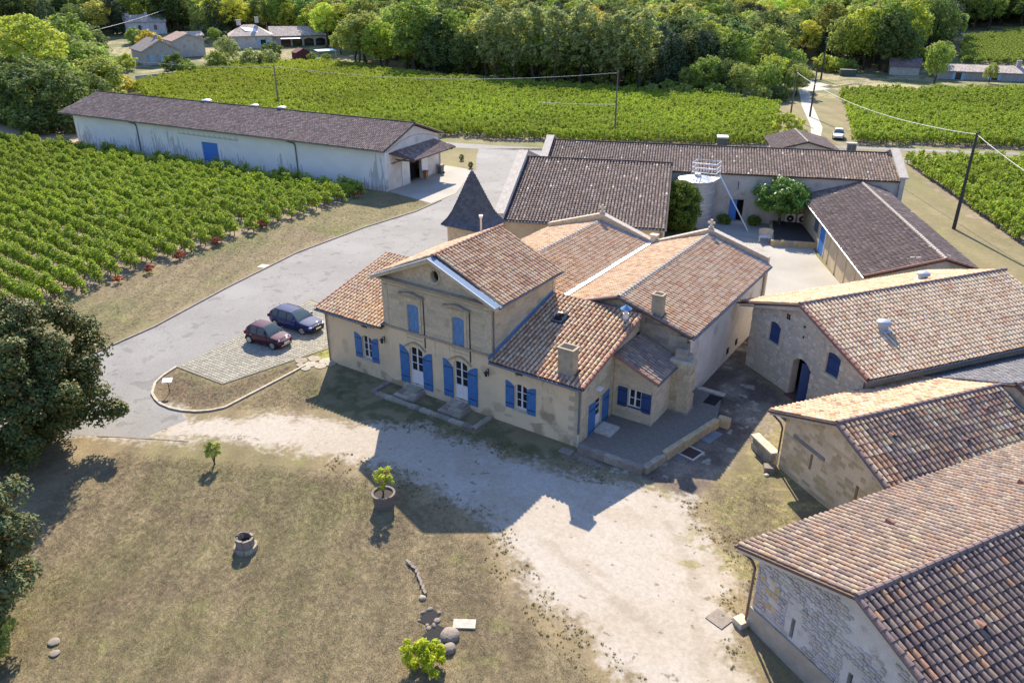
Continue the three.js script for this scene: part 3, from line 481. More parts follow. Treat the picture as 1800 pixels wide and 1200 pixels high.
    mesh('door_hood', place(slabShape(arc, 0.12), 0, 0, 0.1), M.ashlarGrey, H);
    new MB().span(l - 0.1, r + 0.1, 3.78, 3.84, -0.05, 0.05).span(l - 0.1, r + 0.1, 4.0, 4.05, -0.05, 0.04).build('panel_moulding', M.ashlar, H);
    new MB().span(l - 0.02, r + 0.02, 0.42, 0.5, -0.3, 0.06).build('door_sill', M.coping, H);
  });
  wins.forEach(([a, b]) => { const l = a - X, r = b - X; glazed(H, 'window', l, 1.23, -0.18, r - l, 1.66, 0, { cols: 2, rows: 3 }); shutter(H, l - 0.62, 1.18, 2.98, 0.6, 0.06, 0, M.blue, 0.28, 1); shutter(H, r + 0.02, 1.14, 2.96, 0.6, 0.06, 0, M.blue, 0.24, -1); new MB().span(l - 0.1, r + 0.1, 1.1, 1.2, -0.2, 0.09).build('window_sill', M.coping, H); });
  vents.forEach(([a, b]) => new MB().span(a - X, b - X, 3.5, 3.78, -0.2, -0.16).build('vent_opening', M.black, H));
  for (const lx of [5.33, 13.67]) { const l = partGroup('wall_lantern', H); l.position.set(lx - X, 2.95, 0); new MB().path([[0, 0.35, 0], [0, 0.42, 0.18], [0, 0.3, 0.28]], 0.02).span(-0.03, 0.03, -0.1, 0.4, 0, 0.03).build('bracket', M.iron, l); new MB().geo(new THREE.CylinderGeometry(0.12, 0.07, 0.26, 6).translate(0, 0.12, 0.28)).geo(new THREE.ConeGeometry(0.16, 0.14, 6).translate(0, 0.31, 0.28)).build('lantern', M.iron, l); }
  // remaining walls
  const W = new MB(); W.span(x0, x0 + 0.45, -0.1, 4.2, -6.9, -0.5).span(x0, pl, -0.1, 5.7, -7.2, -6.8).span(prt, x1, -0.1, 5.7, -7.2, -6.8); W.build('wing_wall', M.plasterWarm, H);
  const gW = slabShape([[0.5, -0.1], [7.25, -0.1], [7.25, 5.8], [6.9, 5.78], [0.5, 4.2]], 0.45, [rectHole(1.62, 2.5, 0.25, 2.42)]); gW.rotateY(Math.PI / 2); mesh('east_wall', place(gW, x1, 0, 0), M.ashlar, H);
  mesh('west_gable', place(slabShape([[-6.9, 4.1], [-0.5, 4.1], [-6.9, 5.75]].reverse(), 0.4).rotateY(-Math.PI / 2), x0, 0, 0).scale(1, 1, 1), M.plasterWarm, H);
  stones(H, [x1, 0, -0.45], Math.PI / 2, 6.7, (u) => 4.1 + u * 0.24, { v0: 0.02, ch: [0.29, 0.34], sw: [0.5, 0.95], set: 'warm', holes: [[1.0, 2.2, 0, 2.55], [3.3, 7, 0, 4.5]], proud: [0.006, 0.014], gap: 0.012, max: 300, name: 'ashlar_block' });
  { let v = 0.0, k = 0; while (v < 4.0) { const h = rr(0.28, 0.36), w = k++ % 2 ? 0.85 : 0.5; for (const [O, ry, sg] of [[[x1 - w, v, 0], 0, w], [[x1, v, 0], Math.PI / 2, 0.46]]) { const e = new THREE.Mesh(pick(STONE), pick(stoneMats.warm)); e.name = 'quoin'; e.castShadow = e.receiveShadow = true; e.scale.set(sg, h - 0.012, 0.02); e.rotation.y = ry; e.position.set(ry ? x1 : O[0] + w / 2, v + h / 2, ry ? -0.23 : 0); H.add(e); } v += h; } }
  const PW = new MB(); PW.span(pl, pl + 0.45, 4.1, 7.5, -7.0, -0.46).span(prt - 0.45, prt, 4.1, 7.5, -7.0, -0.46).span(pl, prt, -0.1, 7.5, -7.3, -6.95); PW.tri([pl, 7.5, -7.1], [prt, 7.5, -7.1], [ax, 9.4, -7.1]); PW.build('pavilion_side_wall', M.ashlar, H);
  stones(H, [prt, 0, -0.42], Math.PI / 2, 6.5, () => 7.45, { v0: 4.2, ch: [0.31, 0.33], sw: [0.6, 1.0], set: 'warm', proud: [0.005, 0.011], gap: 0.012, max: 300, name: 'ashlar_block', skip: (u, v) => v < 4.3 + u * 0.25 });
  // roofs
  const hc = (s, t) => null;
  roofSlope(H, [x0 - 0.55, 4.10, 0.38], [pl - 0.03, 4.10, 0.38], [pl - 0.03, 5.93, -6.95], [x0 - 0.55, 5.93, -6.95], { pal: PAL.cream, single: 300, name: 'west_wing_roof' });
  roofSlope(H, [prt + 0.05, 4.10, 0.38], [x1 + 0.25, 4.10, 0.38], [x1 + 0.25, 5.93, -6.95], [prt + 0.05, 5.93, -6.95], { pal: PAL.house, single: 300, name: 'east_wing_roof', skip: (s, t) => (s > 1.4 && s < 2.2 && t > 4.6 && t < 5.6) || (s > 4.35 && s < 5.4 && t > 0.55 && t < 1.25) });
  roofSlope(H, [prt + 0.6, 7.55, -0.08], [prt + 0.6, 7.55, -7.3], [ax, 9.66, -7.3], [ax, 9.66, -0.08], { pal: PAL.house, single: 300, name: 'pavilion_roof' });
  roofSlope(H, [pl - 0.6, 7.55, -7.3], [pl - 0.6, 7.55, -0.08], [ax, 9.66, -0.08], [ax, 9.66, -7.3], { pal: PAL.cream, name: 'pavilion_roof' });
  ridgeTiles(H, [ax, 9.66, -7.35], [ax, 9.66, -0.02], { m: M.verge });
  ridgeTiles(H, [x0 - 0.55, 5.9, -6.98], [pl, 5.9, -6.98], { m: M.verge }); ridgeTiles(H, [prt, 5.9, -6.98], [x1 + 0.2, 5.9, -6.98], { m: M.verge });
  ridgeTiles(H, [x0 - 0.5, 5.86, -6.9], [x0 - 0.5, 4.12, 0.4], { m: M.verge, name: 'verge_tiles' }); ridgeTiles(H, [x1 + 0.2, 5.86, -6.9], [x1 + 0.2, 4.12, 0.4], { m: M.verge, name: 'verge_tiles' });
  for (const [ex] of [[prt + 0.66], [pl - 0.66]]) new MB().tube([ex, 7.48, 0.1], [ex, 7.48, -7.3], 0.07).build('gutter', M.zincDark, H);
  new MB().tube([x0 - 0.6, 4.0, 0.46], [pl - 0.6, 4.0, 0.46], 0.07).build('gutter', M.zincDark, H); new MB().tube([prt + 0.1, 4.0, 0.46], [x1 + 0.2, 4.0, 0.46], 0.07).build('gutter', M.zincDark, H);
  for (const s of [0, 1]) { const xx = s ? prt + 0.16 : pl - 0.16, b = new MB(); b.quad([xx - 0.14, 4.19, 0.4], [xx + 0.14, 4.19, 0.4], [xx + 0.14, 6.0, -6.9], [xx - 0.14, 6.0, -6.9]); b.quad([xx + (s ? -0.14 : 0.14), 4.19, 0.4], [xx + (s ? -0.14 : 0.14), 6.0, -6.9], [xx + (s ? -0.15 : 0.15), 6.2, -6.9], [xx + (s ? -0.15 : 0.15), 4.4, 0.4]); b.build('zinc_flashing', M.zinc, H); }
  new MB().path([[x0 + 0.08, 4.0, 0.46], [x0 + 0.02, 3.7, 0.08], [x0 + 0.02, 0.1, 0.08]], 0.05).build('downpipe', M.zincDark, H);
  new MB().path([[x1 - 0.1, 4.0, 0.46], [x1 - 0.12, 3.75, 0.09], [x1 - 0.12, 0.95, 0.09]], 0.055).build('downpipe', M.zincDark, H); new MB().tube([x1 - 0.12, 0.05, 0.09], [x1 - 0.12, 0.95, 0.09], 0.065).build('downpipe_foot', M.creamPipe, H);
  new MB().path([[prt + 0.64, 7.4, -0.1], [prt + 0.1, 7.1, -0.12], [prt + 0.1, 4.5, -0.12], [prt + 0.3, 4.3, 0.2]], 0.045).build('downpipe', M.zincDark, H);
  // chimney, skylight, flue, side door and lamp
  const ch = partGroup('chimney', H); ch.position.set(18.8 - X, 4.2, -0.55); new MB().span(-0.48, 0.48, -0.1, 1.75, -0.32, 0.32).build('chimney_stack', M.chimney, ch); new MB().span(-0.55, 0.55, 1.62, 1.76, -0.4, -0.28).span(-0.55, 0.55, 1.62, 1.76, 0.28, 0.4).span(-0.55, -0.42, 1.62, 1.76, -0.28, 0.28).span(0.42, 0.55, 1.62, 1.76, -0.28, 0.28).build('chimney_cap', M.ashlarGrey, ch); new MB().span(-0.42, 0.42, 1.7, 1.755, -0.28, 0.28).build('flue_opening', M.black, ch); new MB().quad([-0.6, 0.02, 0.6], [0.6, 0.02, 0.6], [0.6, 0.1, 0.32], [-0.6, 0.1, 0.32]).build('flashing', M.zinc, ch);
  const sk = partGroup('skylight', H); sk.position.set(15.75 - X, 5.42, -4.8); sk.rotation.x = 0.245; new MB().span(-0.38, 0.38, 0, 0.1, -0.48, -0.4).span(-0.38, 0.38, 0, 0.1, 0.4, 0.48).span(-0.38, -0.31, 0, 0.1, -0.4, 0.4).span(0.31, 0.38, 0, 0.1, -0.4, 0.4).build('skylight_frame', M.zincDark, sk); new MB().span(-0.31, 0.31, 0.04, 0.06, -0.4, 0.4).build('pane', M.glass, sk);
  M.blueCowl = mat('blue_cowl', [0.06, 0.22, 0.42], { roughness: 0.5 }); const fl = partGroup('flue', H); fl.position.set(19.55 - X, 5.6, -6.2); new MB().tube([0, -0.1, 0], [0, 0.55, 0], 0.19, 0.17, 12).tube([0, 0.55, 0], [0, 0.8, 0], 0.13, 0.13, 12).build('flue_pipe', M.alu, fl); new MB().geo(new THREE.ConeGeometry(0.36, 0.26, 16).translate(0, 0.98, 0)).build('flue_cowl', M.blueCowl, fl);
  glazed(H, 'side_door', x1 - 0.14, 0.27, -1.62, 0.88, 2.14, Math.PI / 2, { cols: 1, rows: 3, foot: 0.9 });
  shutter(H, x1 + 0.06, 0.22, 2.42, 0.78, -0.82, Math.PI / 2, M.blue, 0.04, 1); shutter(H, x1 + 0.06, 0.22, 2.42, 0.78, -2.54, Math.PI / 2, M.blue, 0.04, -1);
  new MB().span(x1, x1 + 0.3, 3.1, 3.22, -2.0, -1.6).build('door_lamp', M.whitePaint, H);
  new MB().span(20.2 - X, 21.3 - X, 0.4, 0.56, -2.6, -1.4).build('door_step', M.coping, H);
}
// stone steps and the sunken kerb in front of the doors
{
  const mk = (x, label, w) => { const s = thing('door_steps', label, 'steps', x, 0.1, 0); const b = [[0, 0.16, 0, 1.25, w + 0.5], [0.16, 0.32, 0, 0.95, w + 0.2], [0.32, 0.44, 0, 0.6, w]]; for (const [y0, y1, z0, z1, ww] of b) { const n = 3; for (let i = 0; i < n; i++) mesh('step_stone', new THREE.BoxGeometry(ww / n - 0.015, y1 - y0, z1 - z0), pick(stoneMats.grey), s, { pos: [-ww / 2 + (i + 0.5) * ww / n, (y0 + y1) / 2, (z0 + z1) / 2] }); } };
  mk(7.85, 'worn stone steps below the left-hand french door', 1.2); mk(11.5, 'worn stone steps below the right-hand french door', 1.25);
  const k = thing('stone_border', 'long low border of grey stones framing the strip in front of the doors', 'border', 9.7, 1.75);
  const seg = [[5.55, 0.15, 5.55, 1.75], [5.55, 1.75, 13.75, 1.75], [13.75, 1.75, 13.85, 0.15]];
  for (const [a, b, c, d] of seg) { const L = Math.hypot(c - a, d - b); let t = 0; while (t < L - 0.1) { const w = Math.min(rr(0.35, 0.75), L - t), u = (t + w / 2) / L; const e = mesh('border_stone', new THREE.BoxGeometry(w - 0.02, rr(0.14, 0.2), rr(0.3, 0.42)), pick(stoneMats.grey), k, { pos: [lerp(a, c, u) - 9.7, 0.06, lerp(b, d, u) - 1.75] }); e.rotation.y = -Math.atan2(d - b, c - a) + rr(-0.06, 0.06); t += w; } }
}
{ // lean-to with a window on the end of the house
  const A = thing('lean_to_annex', 'small stone lean-to with a dark blue shuttered window on the end of the house', 'annex', 20.12, -3.85);
  const g = slabShape([[0, -0.1], [2.6, -0.1], [2.6, 3.36], [0, 4.42]], 0.4, [rectHole(1.02, 1.86, 1.28, 2.5)]); mesh('front_wall', g, M.ashlar, A);
  stones(A, [0, 0, 0], 0, 2.6, (u) => 4.38 - u * 0.41, { v0: 0.02, ch: [0.28, 0.34], sw: [0.4, 0.8], set: 'warm', holes: [[0.9, 1.98, 1.18, 2.75]], proud: [0.006, 0.02], name: 'ashlar_block' });
  const e = slabShape([[0.4, -0.1], [3.45, -0.1], [3.45, 3.36], [0.4, 3.36]], 0.4).rotateY(Math.PI / 2); mesh('side_wall', place(e, 2.6, 0, 0), M.ashlar, A);
  stones(A, [2.6, 0, -0.0], Math.PI / 2, 3.4, () => 3.34, { v0: 0.02, ch: [0.28, 0.34], sw: [0.5, 0.95], set: 'pale', proud: [0.006, 0.016], name: 'ashlar_block' });
  glazed(A, 'window', 1.02, 1.3, -0.14, 0.84, 1.2, 0, { cols: 2, rows: 2 }); new MB().span(0.9, 1.98, 1.16, 1.28, -0.15, 0.1).build('window_sill', M.coping, A);
  shutter(A, 0.36, 1.24, 2.52, 0.62, 0.07, 0, M.blueDark, 0.0, 1); shutter(A, 1.9, 1.2, 2.5, 0.62, 0.07, 0, M.blueDark, 0.0, -1);
  new MB().span(0.1, 2.5, 2.62, 2.7, -0.05, 0.03).build('moulding', M.ashlar, A);
  roofSlope(A, [2.85, 3.42, 0.18], [2.85, 3.42, -3.4], [0.03, 4.56, -3.4], [0.03, 4.56, 0.18], { pal: PAL.mauve, single: 300, pitch: 0.27 });
  ridgeTiles(A, [0.1, 4.5, 0.2], [2.95, 3.38, 0.2], { m: M.verge, name: 'verge_tiles' });
  new MB().tube([2.95, 3.34, 0.25], [2.95, 3.34, -3.4], 0.06).build('gutter', M.zincDark, A); new MB().path([[2.9, 3.3, -2.9], [2.66, 3.1, -2.85], [2.66, 1.1, -2.85]], 0.05).build('downpipe', M.copperPipe, A); new MB().tube([2.66, 0.1, -2.85], [2.66, 1.1, -2.85], 0.06).build('downpipe_foot', M.creamPipe, A);
}
{ // raised terrace with its low retaining wall
  const Tn = thing('raised_terrace', 'low raised terrace with a stone retaining wall at the end of the house', 'terrace', 22.5, -3);
  const pts = [[20.15, 0.25], [24.15, 0.28], [25.75, -6.8], [24.9, -9.9], [23.15, -9.9], [23.1, -7.3], [20.15, -7.2]], P = pts.map(([x, z]) => [x - 22.5, -(z + 3)]);
  const g = new THREE.ExtrudeGeometry(new THREE.Shape(P.map(([a, b]) => new THREE.Vector2(a, b))), { depth: 0.42, bevelEnabled: false }).rotateX(-Math.PI / 2); mesh('terrace_top', g, M.gravelTop, Tn);
  const wall = (a, b, h, m) => { const L = Math.hypot(b[0] - a[0], b[1] - a[1]); let t = 0; while (t < L - 0.1) { const w = Math.min(rr(0.5, 0.95), L - t), u = (t + w / 2) / L, e = mesh('wall_stone', new THREE.BoxGeometry(w - 0.012, h + rr(-0.02, 0.02), 0.34), pick(stoneMats[m]), Tn, { pos: [lerp(a[0], b[0], u) - 22.5, h / 2 - 0.02, lerp(a[1], b[1], u) + 3] }); e.rotation.y = -Math.atan2(b[1] - a[1], b[0] - a[0]); t += w; } };
  wall([20.15, 0.3], [24.2, 0.33], 0.46, 'grey'); wall([24.25, 0.25], [24.6, -1.55], 0.44, 'grey'); wall([24.62, -1.6], [25.8, -6.7], 0.58, 'ochre');
  mesh('end_block', new THREE.BoxGeometry(0.7, 0.62, 0.4), stoneMats.ochre[3], Tn, { pos: [3.65, 0.3, -3.95] });
  new MB().span(0.8, 2.6, 0.4, 0.5, -7.1, -6.75).build('edge_slab', M.coping, Tn); new MB().span(1.75, 2.55, 0.3, 0.425, -6.6, -5.3).build('pit', M.black, Tn);
}
// ---------- double gabled wine cellar behind the house ----------
{
  const B = thing('double_gabled_cellar', 'wine cellar with two parallel red tiled gables and a stone parapet behind the house', 'building', 4.4, -7.3);
  const roofY = [[-0.15, 4.78], [4.8, 6.18], [9.15, 5.12], [9.7, 5.12], [14.2, 6.66], [19.15, 5.16]];
  roofSlope(B, [-0.15, 4.78, -15.1], [-0.15, 4.78, 0], [4.8, 6.18, 0], [4.8, 6.18, -15.1], { pal: PAL.cream, far: 1 });
  roofSlope(B, [9.15, 5.14, 0], [9.15, 5.14, -15.1], [4.8, 6.18, -15.1], [4.8, 6.18, 0], { pal: PAL.chai, far: 1 });
  roofSlope(B, [9.75, 5.14, -15.1], [9.75, 5.14, 0.2], [14.2, 6.66, 0.2], [14.2, 6.66, -15.1], { pal: PAL.cream, far: 1 });
  roofSlope(B, [19.15, 5.16, 0.25], [19.15, 5.16, -15.1], [14.2, 6.66, -15.1], [14.2, 6.66, 0.25], { pal: PAL.chai, single: 300, skip: (s, t) => s < 1.15 && t > 2.05 && t < 2.75 });
  ridgeTiles(B, [4.8, 6.2, -15.1], [4.8, 6.2, 0], { m: M.ridgeCement }); ridgeTiles(B, [14.2, 6.7, -15.1], [14.2, 6.7, 0.25], { m: M.ridgeCement });
  new MB().quad([9.15, 5.2, 0.2], [9.75, 5.2, 0.2], [9.75, 5.2, -15.1], [9.15, 5.2, -15.1]).quad([9.7, 5.2, 0.2], [9.7, 5.2, -15.1], [9.8, 5.32, -15.1], [9.8, 5.32, 0.2]).build('valley_gutter', M.whitePaint, B);
  mesh('front_gable', place(slabShape([[9.5, -0.1], [18.75, -0.1], [18.75, 5.15], [14.2, 6.54], [9.5, 5.05]], 0.5), 0, 0, -0.02), M.ashlarGrey, B);
  stones(B, [9.5, 0, -0.02], 0, 9.25, (u) => (u < 4.7 ? 5.05 + u * 0.317 : 6.54 - (u - 4.7) * 0.305) - 0.1, { v0: 0.1, ch: [0.3, 0.42], sw: [0.5, 1.0], set: 'grey', proud: [0.008, 0.03], name: 'stone', drop: 0.25, skip: (u, v) => u < 8 && v < 4.2 });
  const E = slabShape([[0.5, -0.1], [15.3, -0.1], [15.3, 5.12], [0.5, 5.12]], 0.45).rotateY(Math.PI / 2); mesh('east_wall', place(E, 18.75, 0, 0.0), M.whiteWall, B);
  new MB().span(0, 0.4, -0.1, 4.75, -15.3, 0).span(0.4, 9.5, -0.1, 4.9, -0.5, -0.05).build('west_wall', M.creamWall, B);
  for (const [a, b2, m] of [[-8.2, -8.6, 0], [-10.0, -10.4, 0]]) new MB().span(18.74, 18.79, 0.5, 0.95, a, b2).build('wall_vent', M.black, B);
  // back parapet
  const top = [[-0.2, 5.2], [4.85, 6.85], [9.35, 5.42], [9.9, 5.42], [14.2, 7.12], [18.9, 5.72]];
  mesh('parapet_wall', place(slabShape([[-0.2, -0.1], [18.9, -0.1], ...[...top].reverse().map(([a, b2]) => [a, b2 - 0.1])], 0.42), 0, 0, -15.1), M.ashlar, B);
  for (let i = 0; i + 1 < top.length; i++) { const [a, y0] = top[i], [b2, y1] = top[i + 1]; if (i === 2) continue; const L = Math.hypot(b2 - a, y1 - y0), n = Math.round(L / 0.95); for (let k = 0; k < n; k++) { const t = (k + 0.5) / n, e = mesh('coping_stone', new THREE.BoxGeometry(L / n - 0.012, 0.11, 0.56), M.coping, B, { pos: [lerp(a, b2, t), lerp(y0, y1, t) - 0.045, -15.31] }); e.rotation.z = Math.atan2(y1 - y0, b2 - a); } }
  for (const [fx, fy] of [[4.85, 6.85], [14.2, 7.12]]) { const f = partGroup('finial', B); f.position.set(fx, fy, -15.31); new MB().span(-0.17, 0.17, -0.02, 0.14, -0.17, 0.17).span(-0.09, 0.09, 0.14, 0.7, -0.08, 0.08).span(-0.27, 0.27, 0.36, 0.52, -0.075, 0.075).build('stone_cross', M.coping, f); }
  new MB().span(9.4, 9.85, 4.6, 5.75, -15.55, -15.08).build('corner_pier', M.coping, B); new MB().span(9.3, 9.95, 5.75, 5.84, -15.6, -15.02).build('pier_cap', M.coping, B);
  new MB().quad([14.3, 6.75, -14.98], [19.1, 5.3, -14.98], [19.1, 5.26, -14.6], [14.3, 6.7, -14.6]).quad([4.9, 6.3, -14.98], [9.2, 5.26, -14.98], [9.2, 5.22, -14.65], [4.9, 6.24, -14.65]).build('zinc_flashing', M.zinc, B);
  new MB().tube([19.25, 5.08, 0.25], [19.25, 5.08, -15], 0.075).build('gutter', M.zincDark, B); new MB().path([[19.2, 5.05, -14.8], [18.85, 4.7, -14.75], [18.85, 0.1, -14.75]], 0.05).build('downpipe', M.zincDark, B);
  ridgeTiles(B, [14.2, 6.66, 0.22], [19.15, 5.18, 0.22], { m: M.ridgeClay, name: 'verge_tiles', w: 0.24 }); ridgeTiles(B, [14.2, 6.66, 0.18], [9.8, 5.2, 0.18], { m: M.ridgeClay, name: 'verge_tiles', w: 0.24 });
  const ch = partGroup('chimney', B); ch.position.set(16.6, 5.7, -0.35); new MB().span(-0.33, 0.33, -0.3, 1.55, -0.28, 0.28).build('chimney_stack', M.chimney, ch); new MB().span(-0.38, 0.38, 1.45, 1.57, -0.33, -0.2).span(-0.38, 0.38, 1.45, 1.57, 0.2, 0.33).span(-0.38, -0.26, 1.45, 1.57, -0.2, 0.2).span(0.26, 0.38, 1.45, 1.57, -0.2, 0.2).build('chimney_cap', M.ashlarGrey, ch); new MB().span(-0.26, 0.26, 1.5, 1.56, -0.2, 0.2).build('flue_opening', M.black, ch);
  // buttress of squared stones at the corner
  const bt = partGroup('buttress', B); { let v = -0.05; while (v < 5.0) { const h = rr(0.3, 0.42), d = v < 3.6 ? 0.95 : v < 4.2 ? 0.6 : 0.3, xe = v < 3.7 ? 19.55 : 19.3 - (v - 3.7) * 0.4; let x = 18.15 + (v > 3.6 ? 0.2 : 0); while (x < xe - 0.15) { const w = Math.min(rr(0.4, 0.75), xe - x); mesh('buttress_stone', new THREE.BoxGeometry(w - 0.015, h - 0.015, d + rr(-0.03, 0.03)), pick(v > 3.4 ? stoneMats.grey : stoneMats.warm), bt, { pos: [x + w / 2, v + h / 2, d / 2] }); x += w; } v += h; } mesh('buttress_foot', new THREE.BoxGeometry(1.5, 0.5, 1.15), stoneMats.grey[1], bt, { pos: [18.9, 0.2, 0.55] }); }
  new MB().span(18.76, 18.82, 0.45, 2.95, -1.5, -0.55).build('blue_door', M.blueDark, B);
}
{ // slate turret
  const t = thing('slate_turret', 'square stair turret with a flared grey slate spire behind the house', 'tower', 4.6, -10.95);
  new MB().span(-1.4, 1.4, -0.1, 8.12, -1.3, 1.3).build('turret_wall', M.ashlar, t); new MB().span(-1.55, 1.55, 7.95, 8.12, -1.45, 1.45).build('turret_cornice', M.ashlar, t);
  const prof = [[1.68, 8.1], [1.36, 8.5], [1.1, 9.0], [0.84, 9.7], [0.56, 10.5], [0.28, 11.3], [0.05, 11.95]], b = new MB();
  for (let i = 0; i + 1 < prof.length; i++) { const [r0, y0] = prof[i], [r1, y1] = prof[i + 1], c = (r, y) => [[-r, y, r * 0.93], [r, y, r * 0.93], [r, y, -r * 0.93], [-r, y, -r * 0.93]], A = c(r0, y0), D = c(r1, y1); for (let k = 0; k < 4; k++) { const j = (k + 1) % 4; b.quad(A[k], A[j], D[j], D[k]); } }
  const roof = b.build('spire', M.slate, t);
  const sm = [0, 1, 2].map((i) => mat('slate_tile_' + i, [0.05, 0.055, 0.066].map((c) => c * (0.75 + 0.3 * i)), { roughness: 0.5, map: T.grain, uv: 0.5 })); // overlapping slates on the two faces in view, plus the others as courses
  const list = []; for (let k = 0; k < 4; k++) for (let i = 0; i + 1 < prof.length; i++) { const [r0, y0] = prof[i], [r1, y1] = prof[i + 1], L = Math.hypot(r0 - r1, y1 - y0), n = Math.round(L / 0.2); for (let j = 0; j < n; j++) { const q = j / n, r = lerp(r0, r1, q), y = lerp(y0, y1, q), nx = Math.floor(2 * r / 0.26); for (let m = 0; m < nx; m++) { const u = -r + (m + 0.5) * 2 * r / nx; const ang = k * Math.PI / 2, ti = Math.atan2(r0 - r1, y1 - y0); const q2 = new THREE.Matrix4().makeRotationY(ang).multiply(new THREE.Matrix4().makeTranslation(u, y + 0.1, r * (k % 2 ? 1 : 0.93) + 0.005)).multiply(new THREE.Matrix4().makeRotationX(-ti + 0.06)).multiply(new THREE.Matrix4().makeScale(2 * r / nx * 0.96, 0.26, 0.012)); list.push({ q: q2, k }); } } }
  const vis = list.filter((e) => e.k < 2), SG = new THREE.BoxGeometry(1, 1, 1); let c = 0;
  const im = new THREE.InstancedMesh(SG, M.slate, list.length); im.name = 'slates'; im.userData.kind = 'stuff'; list.forEach((e, i) => { im.setMatrixAt(i, e.q); const k = rr(0.7, 1.3); im.setColorAt(i, new THREE.Color().setRGB(k, k, k)); }); roof.add(im);
  new MB().tube([0, 11.7, 0], [0, 12.05, 0], 0.09, 0.05).build('lead_cap', M.zinc, t);
  for (const [sx, sz] of [[1, 1], [-1, 1], [1, -1]]) { const h = new MB(); for (let i = 0; i + 1 < prof.length; i++) h.tube([prof[i][0] * sx, prof[i][1] + 0.02, prof[i][0] * 0.93 * sz], [prof[i + 1][0] * sx, prof[i + 1][1] + 0.02, prof[i + 1][0] * 0.93 * sz], 0.035, 0.03, 5); h.build('hip_flashing', M.zincDark, t); }
  const p = partGroup('vent_pipe', t); p.position.set(3.2, 0, 3.2); new MB().tube([0, 8.6, 0.2], [0, 9.9, 0.2], 0.07, 0.07, 8).build('pipe', M.creamPipe, p); new MB().tube([0, 9.9, 0.2], [0, 10.05, 0.2], 0.14, 0.14, 10).build('pipe_cap', M.whitePaint, p);
}

// ---------- barns and cellars ----------
const D2R = Math.PI / 180;
function barn(t, b) { // gable at z=0 facing +z, ridge running back along -z
  const { w, L, rx, rh, lx, lh, qx, qh, fo = 0.4, bo = 0.3, wall, holes = [], palL, palR, sL = 0, sR = 0, colL, colR, far, ridge = M.ridgeClay, bed, light = 0, sideWall = wall } = b;
  const yl = (x) => (x < rx ? lerp(lh, rh, (x - lx) / (rx - lx)) : lerp(rh, qh, (x - rx) / (qx - rx))) - 0.14;
  const prof = [[0, -0.15], [w, -0.15], [w, yl(w)], [rx, yl(rx)], [0, yl(0)]];
  mesh('gable_wall', slabShape(prof, 0.5, holes), wall, t);
  mesh('rear_gable', place(slabShape(prof, 0.4), 0, 0, -L + 0.4), sideWall, t);
  new MB().span(0, 0.45, -0.15, yl(0) - 0.03, -L + 0.4, -0.5).build('side_wall', sideWall, t);
  new MB().span(w - 0.45, w, -0.15, yl(w) - 0.03, -L + 0.4, -0.5).build('side_wall', sideWall, t);
  roofSlope(t, [lx, lh, -L - bo], [lx, lh, fo], [rx, rh, fo], [rx, rh, -L - bo], { pal: palL, single: sL, color: colL, far, bed, light });
  roofSlope(t, [qx, qh, fo], [qx, qh, -L - bo], [rx, rh, -L - bo], [rx, rh, fo], { pal: palR ?? palL, single: sR, color: colR, far, bed, light });
  ridgeTiles(t, [rx, rh + 0.03, -L - bo], [rx, rh + 0.03, fo], { m: ridge });
  return yl;
}
const noisePal = (pal, pal2, sc, th, ox = 0) => (s, t) => (fbm(s * sc * 2 + ox, t * sc + ox, 3) + (R() - 0.5) * 0.35 > th ? pick(pal2) : pick(pal));
function roofVent(t, x, y, z, r = 0.42) { const v = partGroup('roof_vent', t); v.position.set(x, y, z); new MB().geo(new THREE.CylinderGeometry(r * 0.72, r * 0.72, 0.34, 18).translate(0, 0.12, 0)).geo(new THREE.CylinderGeometry(r * 1.25, r * 1.3, 0.06, 18).translate(0, -0.08, 0)).build('vent_base', M.cowlGrey, v); const pts = [[0, 0.56], [r * 0.4, 0.545], [r * 0.8, 0.49], [r * 1.02, 0.4], [r * 1.05, 0.33], [r, 0.3]].reverse().map(([a, b]) => new THREE.Vector2(a, b)); mesh('vent_cowl', new THREE.LatheGeometry(pts, 20), M.cowlGrey, v, { keep: true }); }
